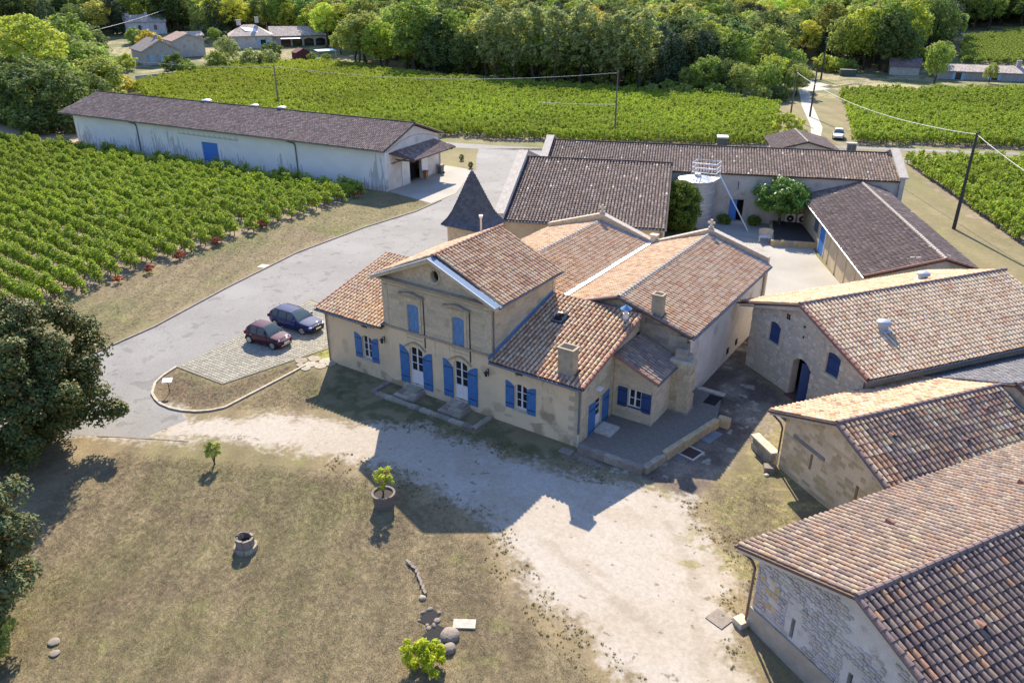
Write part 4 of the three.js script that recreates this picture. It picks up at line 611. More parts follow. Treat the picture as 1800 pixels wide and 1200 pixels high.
{ // stone barn with the open door
  const t = thing('stone_barn', 'stone barn with dark blue shutters and an open blue door under a pale tiled roof', 'barn', 24.5, -15.84, -35.45 * D2R);
  const w1 = archPts(1.92, 2.97, 2.75, 4.22, 0.2), w2 = archPts(7.28, 8.4, 2.95, 4.42, 0.16), dr = archPts(4.55, 6.2, -0.05, 2.86, 0.42, 12);
  const yl = barn(t, { w: 10.35, L: 16.7, rx: 4.62, rh: 6.35, lx: -1.18, lh: 4.3, qx: 10.85, qh: 4.22, fo: 0.35, wall: M.mortar, holes: [w1, w2, dr].map((a) => a.slice().reverse()), palL: PAL.cream, palR: PAL.cream, sL: 120, sR: 300, colR: () => pick(PAL.beige), sideWall: M.ashlar });
  const hs = [[1.55, 3.35, 2.45, 4.6], [6.9, 8.8, 2.65, 4.8], [4.15, 6.6, -0.2, 3.25]];
  stones(t, [0, 0, 0], 0, 10.35, (u) => yl(u) - 0.05, { ch: [0.2, 0.3], sw: [0.28, 0.62], set: 'pale', holes: hs, proud: [0.006, 0.035], gap: 0.03, max: 300, name: 'wall_stone', drop: 0.06, shapes: RUBBLE });
  // dressed surrounds: jamb blocks of alternating length, arch stones and sills
  const dress = (l, r, y0, y1, rise, sill) => { for (const s of [-1, 1]) { let v = y0, k = 0; while (v < y1 - rise - 0.05) { const h = Math.min(0.33, y1 - rise - v), ln = k++ % 2 ? 0.52 : 0.3, xa = s < 0 ? l - ln : r, e = new THREE.Mesh(pick(STONE), pick(stoneMats.pale)); e.name = 'jamb_stone'; e.castShadow = e.receiveShadow = true; e.scale.set(ln - 0.012, h - 0.012, 0.045); e.position.set(xa + ln / 2, v + h / 2, 0); t.add(e); v += h; } }
    const n = 7; for (let i = 0; i < n; i++) { const a = i / n, b2 = (i + 1) / n, f = (q, o) => [lerp(l, r, q) + (q - 0.5) * o * 0.9, y1 - rise + rise * (1 - Math.pow(2 * q - 1, 2)) + o]; mesh('arch_stone', slabShape([f(a + 0.006, 0), f(b2 - 0.006, 0), f(b2 - 0.006, 0.34), f(a + 0.006, 0.34)], 0.12), pick(stoneMats.pale), t, { pos: [0, 0, 0.045] }); }
    if (sill) mesh('sill_stone', new THREE.BoxGeometry(r - l + 0.5, 0.2, 0.25), stoneMats.pale[3], t, { pos: [(l + r) / 2, y0 - 0.11, -0.04] }); };
  dress(1.92, 2.97, 2.75, 4.22, 0.2, 1); dress(7.28, 8.4, 2.95, 4.42, 0.16, 1); dress(4.55, 6.2, 0, 2.86, 0.42, 0);
  for (const [l, r, y0, y1] of [[1.92, 2.97, 2.75, 4.22], [7.28, 8.4, 2.95, 4.42]]) for (const s of [0, 1]) { const w = (r - l) / 2 - 0.01, sg = partGroup('shutter', t); sg.position.set(l + s * (w + 0.02), y0 + 0.01, -0.1); mesh('shutter_board', slabShape(s ? [[0, 0], [w, 0], [w, y1 - y0 - 0.2], [0, y1 - y0 - 0.03]] : [[0, 0], [w, 0], [w, y1 - y0 - 0.03], [0, y1 - y0 - 0.2]], 0.05), M.blueDark, sg); new MB().span(0.02, w - 0.02, 0.3, 0.35, 0, 0.012).build('hinge_strap', M.iron, sg); new MB().span(0.02, w - 0.02, 1.0, 1.05, 0, 0.012).build('hinge_strap', M.iron, sg); }
  const dl = partGroup('door_leaf', t, 'dark blue door leaf standing open'); dl.position.set(6.15, 0, -0.42); dl.rotation.y = 0.95; mesh('door_board', slabShape([[-0.85, 0], [0, 0], [0, 2.5], [-0.85, 2.8]], 0.06), M.blueDark, dl);
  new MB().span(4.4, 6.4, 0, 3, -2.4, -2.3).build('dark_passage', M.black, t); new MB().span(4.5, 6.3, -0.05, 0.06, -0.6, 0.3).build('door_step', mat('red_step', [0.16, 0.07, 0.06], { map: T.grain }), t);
  mesh('notice_board', new THREE.BoxGeometry(0.4, 0.28, 0.03), M.whitePaint, t, { pos: [5.2, 0.62, -1.2] });
  { let v = 0, k = 0; while (v < 4.5) { const h = rr(0.3, 0.42), ln = k++ % 2 ? 0.75 : 0.42; if (v < 3.9) { const e = new THREE.Mesh(pick(STONE), pick(stoneMats.pale)); e.name = 'quoin'; e.scale.set(ln, h - 0.015, 0.05); e.position.set(ln / 2, v + h / 2, 0); e.castShadow = e.receiveShadow = true; t.add(e); } v += h; } }
  for (const [vx, vy] of [[3.42, 5.14], [3.6, 5.14], [3.42, 4.95], [3.6, 4.95], [5.05, 5.0], [5.1, 4.3]]) new MB().span(vx - 0.06, vx + 0.06, vy - 0.07, vy + 0.07, -0.02, 0.05).build('vent_slot', M.black, t);
  stones(t, [10.35, 0, -0.5], Math.PI / 2, 16, () => 4.2, { v0: 1.6, ch: [0.3, 0.36], sw: [0.6, 1.0], set: 'warm', proud: [0.006, 0.014], gap: 0.014, max: 200, name: 'ashlar_block' });
  new MB().path([[10.9, 4.15, 0.2], [10.5, 3.9, 0.1], [10.5, 2.0, 0.1]], 0.05).build('downpipe', M.copperPipe, t); new MB().tube([10.95, 4.14, 0.35], [10.95, 4.14, -16.9], 0.06).build('gutter', M.zincDark, t); new MB().tube([-1.26, 4.22, 0.4], [-1.26, 4.22, -16.9], 0.06).build('gutter', M.copperPipe, t);
  ridgeTiles(t, [4.62, 6.35, 0.33], [10.85, 4.24, 0.33], { m: M.verge, name: 'verge_tiles', w: 0.24 }); 
  const rk = new MB(); for (const [a, b2, c, d] of [[-1.1, 4.15, 4.62, 6.2], [10.8, 4.08, 4.62, 6.2]]) { rk.quad([a, b2, 0.3], [c, d, 0.3], [c, d - 0.28, 0.3], [a, b2 - 0.12, 0.3]).quad([a, b2 - 0.12, 0.3], [c, d - 0.28, 0.3], [c, d - 0.28, -0.02], [a, b2 - 0.12, -0.02]); } rk.build('eaves_moulding', M.coping, t);
  roofVent(t, 7.6, 5.42, -3.6); roofVent(t, 2.9, 5.85, -11.5);
}
{ // middle barn
  const t = thing('long_stone_shed', 'ochre stone shed with two slit windows and a patchwork tiled roof between two barns', 'barn', 30.2, -4.45, -35.45 * D2R);
  const slits = [[2.14, 2.34, 1.3, 2.24], [5.36, 5.56, 1.44, 2.42]];
  const yl = barn(t, { w: 7.5, L: 10.4, rx: 3.8, rh: 5.05, lx: -0.95, lh: 3.2, qx: 7.75, qh: 3.5, fo: 0.4, bo: 0, wall: M.plasterWarm, holes: slits.map(([a, b, c, d]) => rectHole(a, b, c, d)), palL: PAL.cream, palR: PAL.worn, sL: 300, sR: 300,
    colL: (s, u) => (R() < 0.1 ? [0.27, 0.17, 0.12] : pick(PAL.cream)), colR: (s, u) => { const d = fbm(s * 3.2 + 4, u * 2.2 + 2, 3) + (R() - 0.5) * 0.28; return s < 0.12 || u > 0.88 ? pick(PAL.house) : d > 0.47 ? pick(PAL.worn) : pick([[0.50, 0.42, 0.26], [0.45, 0.28, 0.17], [0.52, 0.46, 0.34], [0.34, 0.2, 0.14]]); } });
  stones(t, [0, 0, 0], 0, 7.5, (u) => yl(u) - 0.05, { v0: 0.05, ch: [0.2, 0.34], sw: [0.3, 0.75], set: 'ochre', holes: slits.map(([a, b, c, d]) => [a - 0.02, b + 0.02, c - 0.02, d + 0.02]), proud: [0.004, 0.016], gap: 0.02, max: 300, name: 'wall_stone', drop: 0.55 });
  for (const [a, b, c, d] of slits) new MB().span(a - 0.02, b + 0.02, c, d, -0.3, -0.26).build('slit_opening', M.black, t);
  const st = new MB(); st.box(1.95, 2.48, 0.03, 2.4, 0.2, 0.035, 0, 0, -0.02); st.build('cement_patch', mat('grey_cement_patch', [0.24, 0.23, 0.22], { map: T.plaster }), t);
  const rk = new MB(); for (const [a, b2, c, d] of [[-0.95, 3.08, 3.8, 4.93], [7.7, 3.38, 3.8, 4.93]]) rk.quad([a, b2, 0.36], [c, d, 0.36], [c, d - 0.14, 0.36], [a, b2 - 0.14, 0.36]).quad([a, b2 - 0.14, 0.36], [c, d - 0.14, 0.36], [c, d - 0.14, -0.02], [a, b2 - 0.14, -0.02]); rk.build('bargeboard', M.coping, t);
  ridgeTiles(t, [3.8, 5.05, 0.36], [7.75, 3.52, 0.36], { m: M.ridgeClay, name: 'verge_tiles', w: 0.26 });
  new MB().tube([-1.02, 3.12, 0.4], [-1.02, 3.12, -10.4], 0.07).build('gutter', M.copperPipe, t); new MB().path([[-1.0, 3.1, 0.3], [-0.3, 2.75, 0.1], [-0.1, 2.5, 0.08], [-0.1, 0.9, 0.08]], 0.055).build('downpipe', M.copperPipe, t); new MB().tube([-0.1, 0.15, 0.08], [-0.1, 0.9, 0.08], 0.065).build('downpipe_foot', M.creamPipe, t);
  const rt = partGroup('eye_tile', t); for (const [x, z] of [[5.2, -1.9], [6.3, -5.6], [5.0, -8.2]]) mesh('vent_tile', tileGeo(0.24, 0.2, 0.3, 0.2), M.verge, rt, { keep: true, pos: [x, lerp(5.05, 3.5, (x - 3.8) / 3.95) + 0.04, z] }).rotation.set(0, Math.PI / 2, 0);
}
{ // grey roofed barn behind it
  const t = thing('grey_roofed_barn', 'barn with weathered grey tiles adjoining the patchwork roofed shed at the right edge', 'barn', 30.2 + 10.42 * 0.58, -4.45 - 10.42 * 0.815, -35.45 * D2R);
  const yl = barn(t, { w: 8, L: 14, rx: 4.6, rh: 5.5, lx: -0.9, lh: 3.25, qx: 8.1, qh: 4.35, fo: 0.02, wall: M.ashlarGrey, palL: PAL.grey, palR: PAL.worn, far: 1 });
  new MB().quad([3.9, 5.08, 0.06], [7.9, 3.52, 0.06], [7.9, 3.62, 0.35], [3.9, 5.18, 0.35]).build('zinc_flashing', M.zinc, t);
}
{ // near barn
  const t = thing('rubble_barn', 'big rubble walled barn with weathered mauve tiles in the near right corner', 'barn', 32.66, 7.88, -30.7 * D2R);
  const slits = [[2.05, 2.24, 1.28, 2.26], [4.88, 5.08, 1.3, 2.2]];
  const yl = barn(t, { w: 9.9, L: 26, rx: 4.8, rh: 5.8, lx: -0.8, lh: 3.75, qx: 10.4, qh: 3.75, fo: 0.5, wall: mat('bluish_lime', [0.58, 0.575, 0.55], { map: T.plaster, uv: 2.5, bumpMap: T.grainB, bumpScale: 0.02 }), holes: slits.map(([a, b, c, d]) => rectHole(a, b, c, d)), palL: PAL.mauve, palR: PAL.worn, sL: 300, sR: 300, colR: (s, u) => (R() < 0.16 ? pick([[0.42, 0.22, 0.13], [0.40, 0.20, 0.12], [0.38, 0.29, 0.21]]) : pick([[0.20, 0.145, 0.125], [0.165, 0.125, 0.115], [0.25, 0.175, 0.145], [0.22, 0.18, 0.165], [0.14, 0.11, 0.105]])), sideWall: M.ashlarGrey });
  stones(t, [0, 0, 0], 0, 9.9, (u) => yl(u) - 0.06, { v0: 1.2, ch: [0.12, 0.2], sw: [0.16, 0.4], set: 'lime', holes: slits.map(([a, b, c, d]) => [a - 0.3, b + 0.3, c - 0.1, d + 0.35]), proud: [0.02, 0.07], gap: 0.008, max: 300, name: 'rubble_stone', drop: 0.03, shapes: RUBBLE, skip: (u, v) => fbm(u * 0.8 + 3.3, v * 0.8 + 1.7, 3) > 0.585 });
  stones(t, [0, 0, 0.004], 0, 1.3, () => 3.2, { v0: 1.25, ch: [0.28, 0.36], sw: [0.3, 0.6], set: 'ochre', proud: [0.01, 0.025], drop: 0.35, name: 'quoin' });
  const sk = slabShape([[-0.05, -0.15], [9.9, -0.15], [9.9, 1.3], [4.5, 1.22], [1.6, 1.12], [-0.05, 1.02]], 0.1); mesh('cement_skirt', place(sk, 0, 0, 0.09), M.cement, t);
  for (const [a, b, c, d] of slits) new MB().span(a - 0.02, b + 0.02, c, d, -0.3, -0.26).build('slit_opening', M.black, t);
  const rk = new MB(); for (const [a, b2, c, d] of [[-0.8, 3.63, 4.8, 5.68], [10.35, 3.63, 4.8, 5.68]]) rk.quad([a, b2, 0.46], [c, d, 0.46], [c, d - 0.16, 0.46], [a, b2 - 0.16, 0.46]).quad([a, b2 - 0.16, 0.46], [c, d - 0.16, 0.46], [c, d - 0.16, -0.02], [a, b2 - 0.16, -0.02]); rk.build('bargeboard', M.greyWall, t);
  ridgeTiles(t, [4.8, 5.8, 0.46], [10.4, 3.77, 0.46], { m: M.ridgeClay, name: 'verge_tiles', w: 0.28 });
  new MB().tube([-0.9, 3.68, 0.55], [-0.9, 3.68, -26], 0.075).build('gutter', M.copperPipe, t); new MB().path([[-0.88, 3.6, 0.4], [-0.35, 3.25, 0.1], [-0.12, 3.0, 0.08], [-0.12, 0.1, 0.12]], 0.06).build('downpipe', M.copperPipe, t);
  for (const [x, z] of [[1.4, -5.2], [2.2, -12.2], [7.2, -3.0], [2.9, -19]]) { const y = x < 4.8 ? lerp(3.75, 5.8, (x + 0.8) / 5.6) : lerp(5.8, 3.75, (x - 4.8) / 5.6); const e = mesh('eye_tile', tileGeo(0.3, 0.24, 0.34, 0.22), M.verge, t, { keep: true, pos: [x, y + 0.06, z] }); e.rotation.y = x < 4.8 ? -Math.PI / 2 : Math.PI / 2; }
}
{ // dark roofed building on the east side of the court
  const t = thing('dark_tiled_outbuilding', 'low outbuilding with a dark brown tiled roof and blue doors on the courtyard', 'building', 29.3, -29.5, 26.1 * D2R);
  barn(t, { w: 7.5, L: 24.6, rx: 5.3, rh: 5.0, lx: -0.4, lh: 3.3, qx: 7.75, qh: 4.3, fo: 0.3, bo: 0, wall: M.greyWall, palL: PAL.dark, far: 1, ridge: M.ridgeCement, bed: M.clayDark, light: 0.006, sideWall: M.creamWall });
  ridgeTiles(t, [5.3, 5.02, 0.26], [-0.4, 3.34, 0.26], { m: M.verge, name: 'verge_tiles', w: 0.28 }); ridgeTiles(t, [5.3, 5.02, 0.26], [7.75, 4.32, 0.26], { m: M.verge, name: 'verge_tiles', w: 0.28 });
  new MB().tube([-0.46, 3.22, 0.3], [-0.46, 3.22, -21], 0.06).build('gutter', M.alu, t);
  const d = partGroup('double_door', t, 'tall blue double door'); d.position.set(-0.02, 0, -15.9); for (const s of [0, 1]) { new MB().span(-0.03, 0.03, 0.05, 2.9, s * 0.95 + 0.01, s * 0.95 + 0.93).build('door_leaf', M.blueDoor, d); }
  new MB().span(-0.05, 0.02, 0, 3.0, -16.05, -15.93).build('door_frame', M.whitePaint, t); new MB().span(-0.05, 0.02, 0, 3.0, -13.97, -13.85).build('door_frame', M.whitePaint, t);
  for (const z of [-12.2, -9.3, -6.2, -3.2]) new MB().span(-0.06, 0.0, 0, 3.2, z - 0.09, z + 0.09).build('wall_pilaster', M.creamWall, t);
  new MB().span(-0.03, 0.02, 0.6, 2.2, -0.95, -0.25).build('shutter', M.blueDoor, t); new MB().span(-0.03, 0.01, 1.4, 2.6, -18.6, -17.0).build('window', M.zincDark, t);
}
{ // two parallel cellars with dark roofs
  const f = 22 * D2R, at = (u, v) => [u * 0.927 + v * 0.375, -u * 0.375 + v * 0.927];
  const [ax, az] = at(7.5, -20.2), a = thing('dark_roofed_cellar', 'wide cellar with a dark speckled tile roof and a pale parapet behind the slate turret', 'building', ax, az, f);
  roofSlope(a, [0.7, 5.02, 0.25], [14.9, 5.02, 0.25], [14.9, 8.12, -11.1], [0.7, 8.12, -11.1], { pal: PAL.dark, far: 1, bed: M.clayDark, light: 0.012, color: (s, t2) => (R() < 0.1 ? [0.38, 0.30, 0.26] : null) });
  roofSlope(a, [14.9, 5.4, -20.2], [0.7, 5.4, -20.2], [0.7, 8.12, -11.1], [14.9, 8.12, -11.1], { pal: PAL.dark, far: 1, bed: M.clayDark });
  ridgeTiles(a, [0.7, 8.16, -11.1], [14.9, 8.16, -11.1], { m: M.clayDark });
  new MB().span(0.4, 14.6, -0.1, 4.95, -0.4, 0).build('south_wall', M.creamWall, a);
  const corb = new MB(); for (let x = 0.9; x < 14.6; x += 0.45) corb.span(x, x + 0.2, 4.72, 4.9, 0, 0.2); const cb = corb.build('eaves_corbels', M.coping, a); cb.userData.kind = 'stuff'; new MB().tube([0.7, 4.92, 0.36], [14.9, 4.92, 0.36], 0.07).build('gutter', M.zincDark, a);
  const pr = [[0.3, -0.1], [0.3, 5.55], [-11.1, 8.72], [-20.4, 6.1], [-20.4, -0.1]];
  mesh('parapet_gable', slabShape(pr.map(([z, y]) => [z, y]), 0.4).rotateY(-Math.PI / 2).scale(1, 1, 1).translate(0.25, 0, 0), M.whiteWall, a);
  const par = new MB(); for (const [[z0, y0], [z1, y1]] of [[[0.4, 5.52], [-11.1, 8.74]], [[-20.5, 6.05], [-11.1, 8.74]]]) { const q = (z, y) => [[-0.22, y + 0.1, z], [0.72, y + 0.1, z], [0.72, y - 0.1, z], [-0.22, y - 0.1, z]], A = q(z0, y0), B = q(z1, y1); for (let k = 0; k < 4; k++) { const j = (k + 1) % 4; par.quad(A[k], A[j], B[j], B[k]); } par.quad(...A).quad(...B); } par.build('parapet_coping', M.coping, a);
  mesh('east_gable', slabShape([[0.0, -0.1], [0.0, 4.9], [-11.1, 7.98], [-20.2, 5.2], [-20.2, -0.1]], 0.4).rotateY(-Math.PI / 2).translate(14.3, 0, 0), M.greyWall, a);
  const [bx, bz] = at(7.5, -40.8), b = thing('rear_dark_roofed_cellar', 'very long cellar with a dark speckled roof across the back of the courtyard', 'building', bx, bz, f);
  roofSlope(b, [0.9, 5.3, 0.25], [38.2, 5.3, 0.25], [37.6, 7.0, -5.3], [0.9, 7.0, -5.3], { pal: PAL.dark, far: 1, bed: M.clayDark, light: 0.01, color: (s, t2) => (R() < sst(0.4, 0.95, s) * 0.45 ? pick([[0.36, 0.24, 0.17], [0.42, 0.33, 0.25], [0.30, 0.2, 0.15]]) : R() < 0.12 ? [0.34, 0.27, 0.25] : null) });
  roofSlope(b, [38.2, 5.3, -10.9], [0.9, 5.3, -10.9], [0.9, 7.0, -5.3], [37.6, 7.0, -5.3], { pal: PAL.dark, far: 1, bed: M.clayDark });
  ridgeTiles(b, [0.9, 7.04, -5.3], [37.7, 7.04, -5.3], { m: M.clayDark });
  const hole = rectHole(21.3, 22.78, 0.12, 2.5); mesh('south_wall', slabShape([[0.3, -0.1], [38.2, -0.1], [38.2, 5.2], [0.3, 5.2]], 0.4, [hole]), M.greyWall, b);
  new MB().span(0.3, 38.2, -0.1, 5.2, -10.9, -10.5).build('north_wall', M.greyWall, b);
  for (const [x, m, n] of [[0.4, M.whiteWall, 'west_gable'], [38.0, M.coping, 'east_gable']]) { mesh(n, slabShape([[0.35, -0.1], [0.35, 5.7], [-5.3, 7.5], [-11, 5.7], [-11, -0.1]], 0.45).rotateY(-Math.PI / 2).translate(x, 0, 0), m === M.coping ? M.greyWall : m, b);
    const pc = new MB(); for (const [[z0, y0], [z1, y1]] of [[[0.45, 5.7], [-5.3, 7.54]], [[-11.1, 5.7], [-5.3, 7.54]]]) { const q = (z, y) => [[x - 0.2, y + 0.08, z], [x + 0.68, y + 0.08, z], [x + 0.68, y - 0.08, z], [x - 0.2, y - 0.08, z]], A = q(z0, y0), B = q(z1, y1); for (let k = 0; k < 4; k++) { const j = (k + 1) % 4; pc.quad(A[k], A[j], B[j], B[k]); } pc.quad(...A).quad(...B); } pc.build('parapet_coping', M.coping, b); }
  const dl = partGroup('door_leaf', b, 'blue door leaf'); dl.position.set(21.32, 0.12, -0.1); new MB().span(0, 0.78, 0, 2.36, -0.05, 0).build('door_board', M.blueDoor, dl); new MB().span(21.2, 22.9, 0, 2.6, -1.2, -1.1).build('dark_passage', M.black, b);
  new MB().span(21.0, 21.28, 0.1, 2.7, 0, 0.06).span(22.8, 23.08, 0.1, 2.7, 0, 0.06).build('door_surround', M.coping, b); mesh('door_pediment', place(slabShape([[20.8, 2.72], [23.25, 2.72], [23.25, 2.82], [22.04, 3.14], [20.8, 2.82]], 0.3), 0, 0, 0.16), M.coping, b);
  new MB().path([[22.0, 4.45, 0.02], [22.0, 4.45, 0.3]], 0.04).span(21.97, 22.03, 3.6, 4.4, 0, 0.05).build('bracket', M.iron, b);
  for (let i = 0; i < 3; i++) new MB().span(20.6 - i * 0.15, 23.4 + i * 0.15, -0.1, 0.36 - i * 0.12 - 0.2 + 0.0, 0.02, 0.5 + i * 0.35).build('step', M.coping, b);
  // planter wall with dark soil and the two air-conditioning units stand here
  const p = thing('raised_planter', 'raised bed of dark soil behind a low ochre stone wall in the courtyard corner', 'planter', 17.9, -43.0, f);
  new MB().quad([0.1, 0.5, -0.1], [4.4, 0.5, -0.1], [3.6, 0.5, -7.2], [0.6, 0.5, -7.2]).build('soil_bed', M.soil, p);
  let u = 0; while (u < 4.4) { const w = Math.min(rr(0.35, 0.8), 4.45 - u); let v = 0; while (v < 0.5) { mesh('wall_stone', new THREE.BoxGeometry(w - 0.015, 0.27, 0.3), pick(stoneMats.ochre), p, { pos: [u + w / 2, v + 0.135, 0] }); v += 0.285; } u += w; }
  for (let v = 0.3; v < 7; v += 0.7) mesh('wall_stone', new THREE.BoxGeometry(0.28, 0.52, 0.66), pick(stoneMats.ochre), p, { pos: [0.1 + v * 0.07, 0.26, -v] });
  const ac = (u2, label) => { const [x, z] = at(7.5 + u2, -40.8 + 0.38), c = thing('air_conditioner', label, 'air conditioner', x, z, f, undefined, 0.35); new MB().span(-0.5, 0.5, 0, 1.05, -0.2, 0.2).build('casing', M.whitePaint, c); const r = new THREE.TorusGeometry(0.34, 0.05, 8, 24); r.translate(0, 0.53, 0.2); mesh('fan_ring', r, M.plastic, c); mesh('fan_recess', new THREE.CylinderGeometry(0.33, 0.33, 0.02, 24).rotateX(Math.PI / 2).translate(0, 0.53, 0.205), M.black, c); mesh('fan_hub', new THREE.CylinderGeometry(0.1, 0.1, 0.05, 16).rotateX(Math.PI / 2).translate(0, 0.53, 0.22), M.whitePaint, c); new MB().span(-0.4, -0.34, -0.35, 0, -0.15, 0.15).build('foot', M.plastic, c); new MB().span(0.34, 0.4, -0.35, 0, -0.15, 0.15).build('foot', M.plastic, c); };
  ac(27.75, 'air-conditioning unit on the courtyard wall, nearer to the magnolia trunk'); ac(29.0, 'air-conditioning unit on the courtyard wall, nearer to the corner of the dark outbuilding');
}
{ // long vat shed among the vines
  const rot = Math.atan2(5.95, 58.5), t = thing('long_winery_shed', 'long low winery shed with streaked white walls and a brown tiled roof among the vines', 'building', -28.34, -37.43, rot);
  const fw = slabShape([[-58.8, -0.15], [0, -0.15], [0, 5.0], [-58.8, 5.0]], 0.4, [rectHole(-31.6, -28.5, -0.1, 3.3)]); { const p = fw.attributes.position, uv = new Float32Array(p.count * 2); for (let i = 0; i < p.count; i++) { uv[2 * i] = (p.getX(i) + 58.8) / 58.8; uv[2 * i + 1] = clamp(p.getY(i) / 5.1, 0.01, 0.99); } fw.setAttribute('uv', new THREE.BufferAttribute(uv, 2)); } mesh('front_wall', fw, M.longWall, t, { keep: true });
  new MB().span(-35.8, -24.5, 3.6, 5.05, 0, 0.05).build('wall_panel', M.longWall, t);
  new MB().span(-31.6, -28.5, -0.1, 3.3, -0.25, -0.15).build('blue_sliding_door', M.blueDoor, t); for (let i = 1; i < 4; i++) new MB().span(-31.6, -28.5, i * 0.82, i * 0.82 + 0.05, -0.15, -0.12).build('door_rail', M.blueDoor, t);
  mesh('gable_wall', slabShape([[0.4, -0.15], [12.5, -0.15], [12.5, 5.0], [6.3, 7.15], [0.4, 5.1]], 0.4, [rectHole(5.0, 7.9, -0.1, 3.2)]).rotateY(Math.PI / 2), M.whiteWall, t);
  mesh('rear_wall', place(slabShape([[-58.8, -0.15], [0, -0.15], [0, 5.0], [-58.8, 5.0]], 0.4), 0, 0, -12.1), M.whiteWall, t); mesh('west_gable', slabShape([[0.4, -0.15], [12.4, -0.15], [12.4, 5], [6.3, 7.15], [0.4, 5.1]], 0.4).rotateY(Math.PI / 2).translate(-58.42, 0, 0), M.whiteWall, t);
  const cg = (s, u) => (R() < 0.09 ? [0.40, 0.34, 0.31] : null), pal = PAL.dark.map((c) => [c[0] * 1.35, c[1] * 1.36, c[2] * 1.36]);
  roofSlope(t, [-61.5, 5.1, 0.55], [0.45, 5.1, 0.55], [0.45, 7.4, -6.3], [-60.8, 7.4, -6.3], { pal, far: 1, color: cg, pitch: 0.3, row: 0.38 });
  roofSlope(t, [0.45, 5.1, -13.1], [-61.5, 5.1, -13.1], [-60.8, 7.4, -6.3], [0.45, 7.4, -6.3], { pal, far: 1, color: cg, pitch: 0.34, row: 0.4 });
  ridgeTiles(t, [-60.8, 7.44, -6.3], [0.45, 7.44, -6.3], { m: M.clayDark });
  new MB().span(-61.4, 0.4, 4.96, 5.08, 0.5, 0.62).build('gutter', M.zincDark, t);
  for (const x of [-44.5, -14.2]) new MB().path([[x - 0.9, 4.92, 0.55], [x - 0.2, 4.7, 0.15], [x, 4.4, 0.09], [x, -0.1, 0.09]], 0.09).build('downpipe', M.zincDark, t);
  roofSlope(t, [3.0, 3.78, -2.0], [3.0, 3.78, -11.7], [0.02, 4.62, -11.0], [0.02, 4.62, -0.85], { pal, far: 1, color: cg, name: 'canopy_roof' });
  new MB().span(-0.1, 2.8, 3.5, 3.62, -2.4, -2.2).build('canopy_beam', M.wood, t); new MB().span(-0.1, 2.8, 3.5, 3.62, -11.2, -11.0).build('canopy_beam', M.wood, t);
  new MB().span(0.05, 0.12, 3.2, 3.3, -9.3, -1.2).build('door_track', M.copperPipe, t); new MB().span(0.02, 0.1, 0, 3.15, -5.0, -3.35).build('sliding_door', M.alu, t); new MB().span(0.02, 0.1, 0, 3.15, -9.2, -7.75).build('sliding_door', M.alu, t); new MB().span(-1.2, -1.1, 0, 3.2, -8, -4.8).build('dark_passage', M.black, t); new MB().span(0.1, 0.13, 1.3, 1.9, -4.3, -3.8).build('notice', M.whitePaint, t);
  const arc = []; for (let i = 0; i <= 24; i++) { const k = i / 24; arc.push([0.05, 4.75 + 1.15 * Math.sin(Math.PI * k), lerp(-0.3, -12.2, k)]); } new MB().path(arc, 0.03, 5).build('arch_moulding', M.greyWall, t);
  roofVent(t, -37, 7.25, -6.9, 0.75); roofVent(t, -27.5, 7.2, -6.9, 0.6); roofVent(t, -22.3, 7.3, -6.8, 0.65);
}
{ // hipped shed by the road
  const t = thing('small_tiled_shed', 'small shed with a dark tiled gable roof beside the country road', 'shed', 8.9, -75.4, 26 * D2R);
  barn(t, { w: 6.8, L: 9.0, rx: 3.4, rh: 4.1, lx: -0.9, lh: 2.95, qx: 7.7, qh: 2.95, fo: 0.3, wall: M.greyWall, palL: PAL.dark, far: 1, ridge: M.ridgeCement, bed: M.clayDark });
}

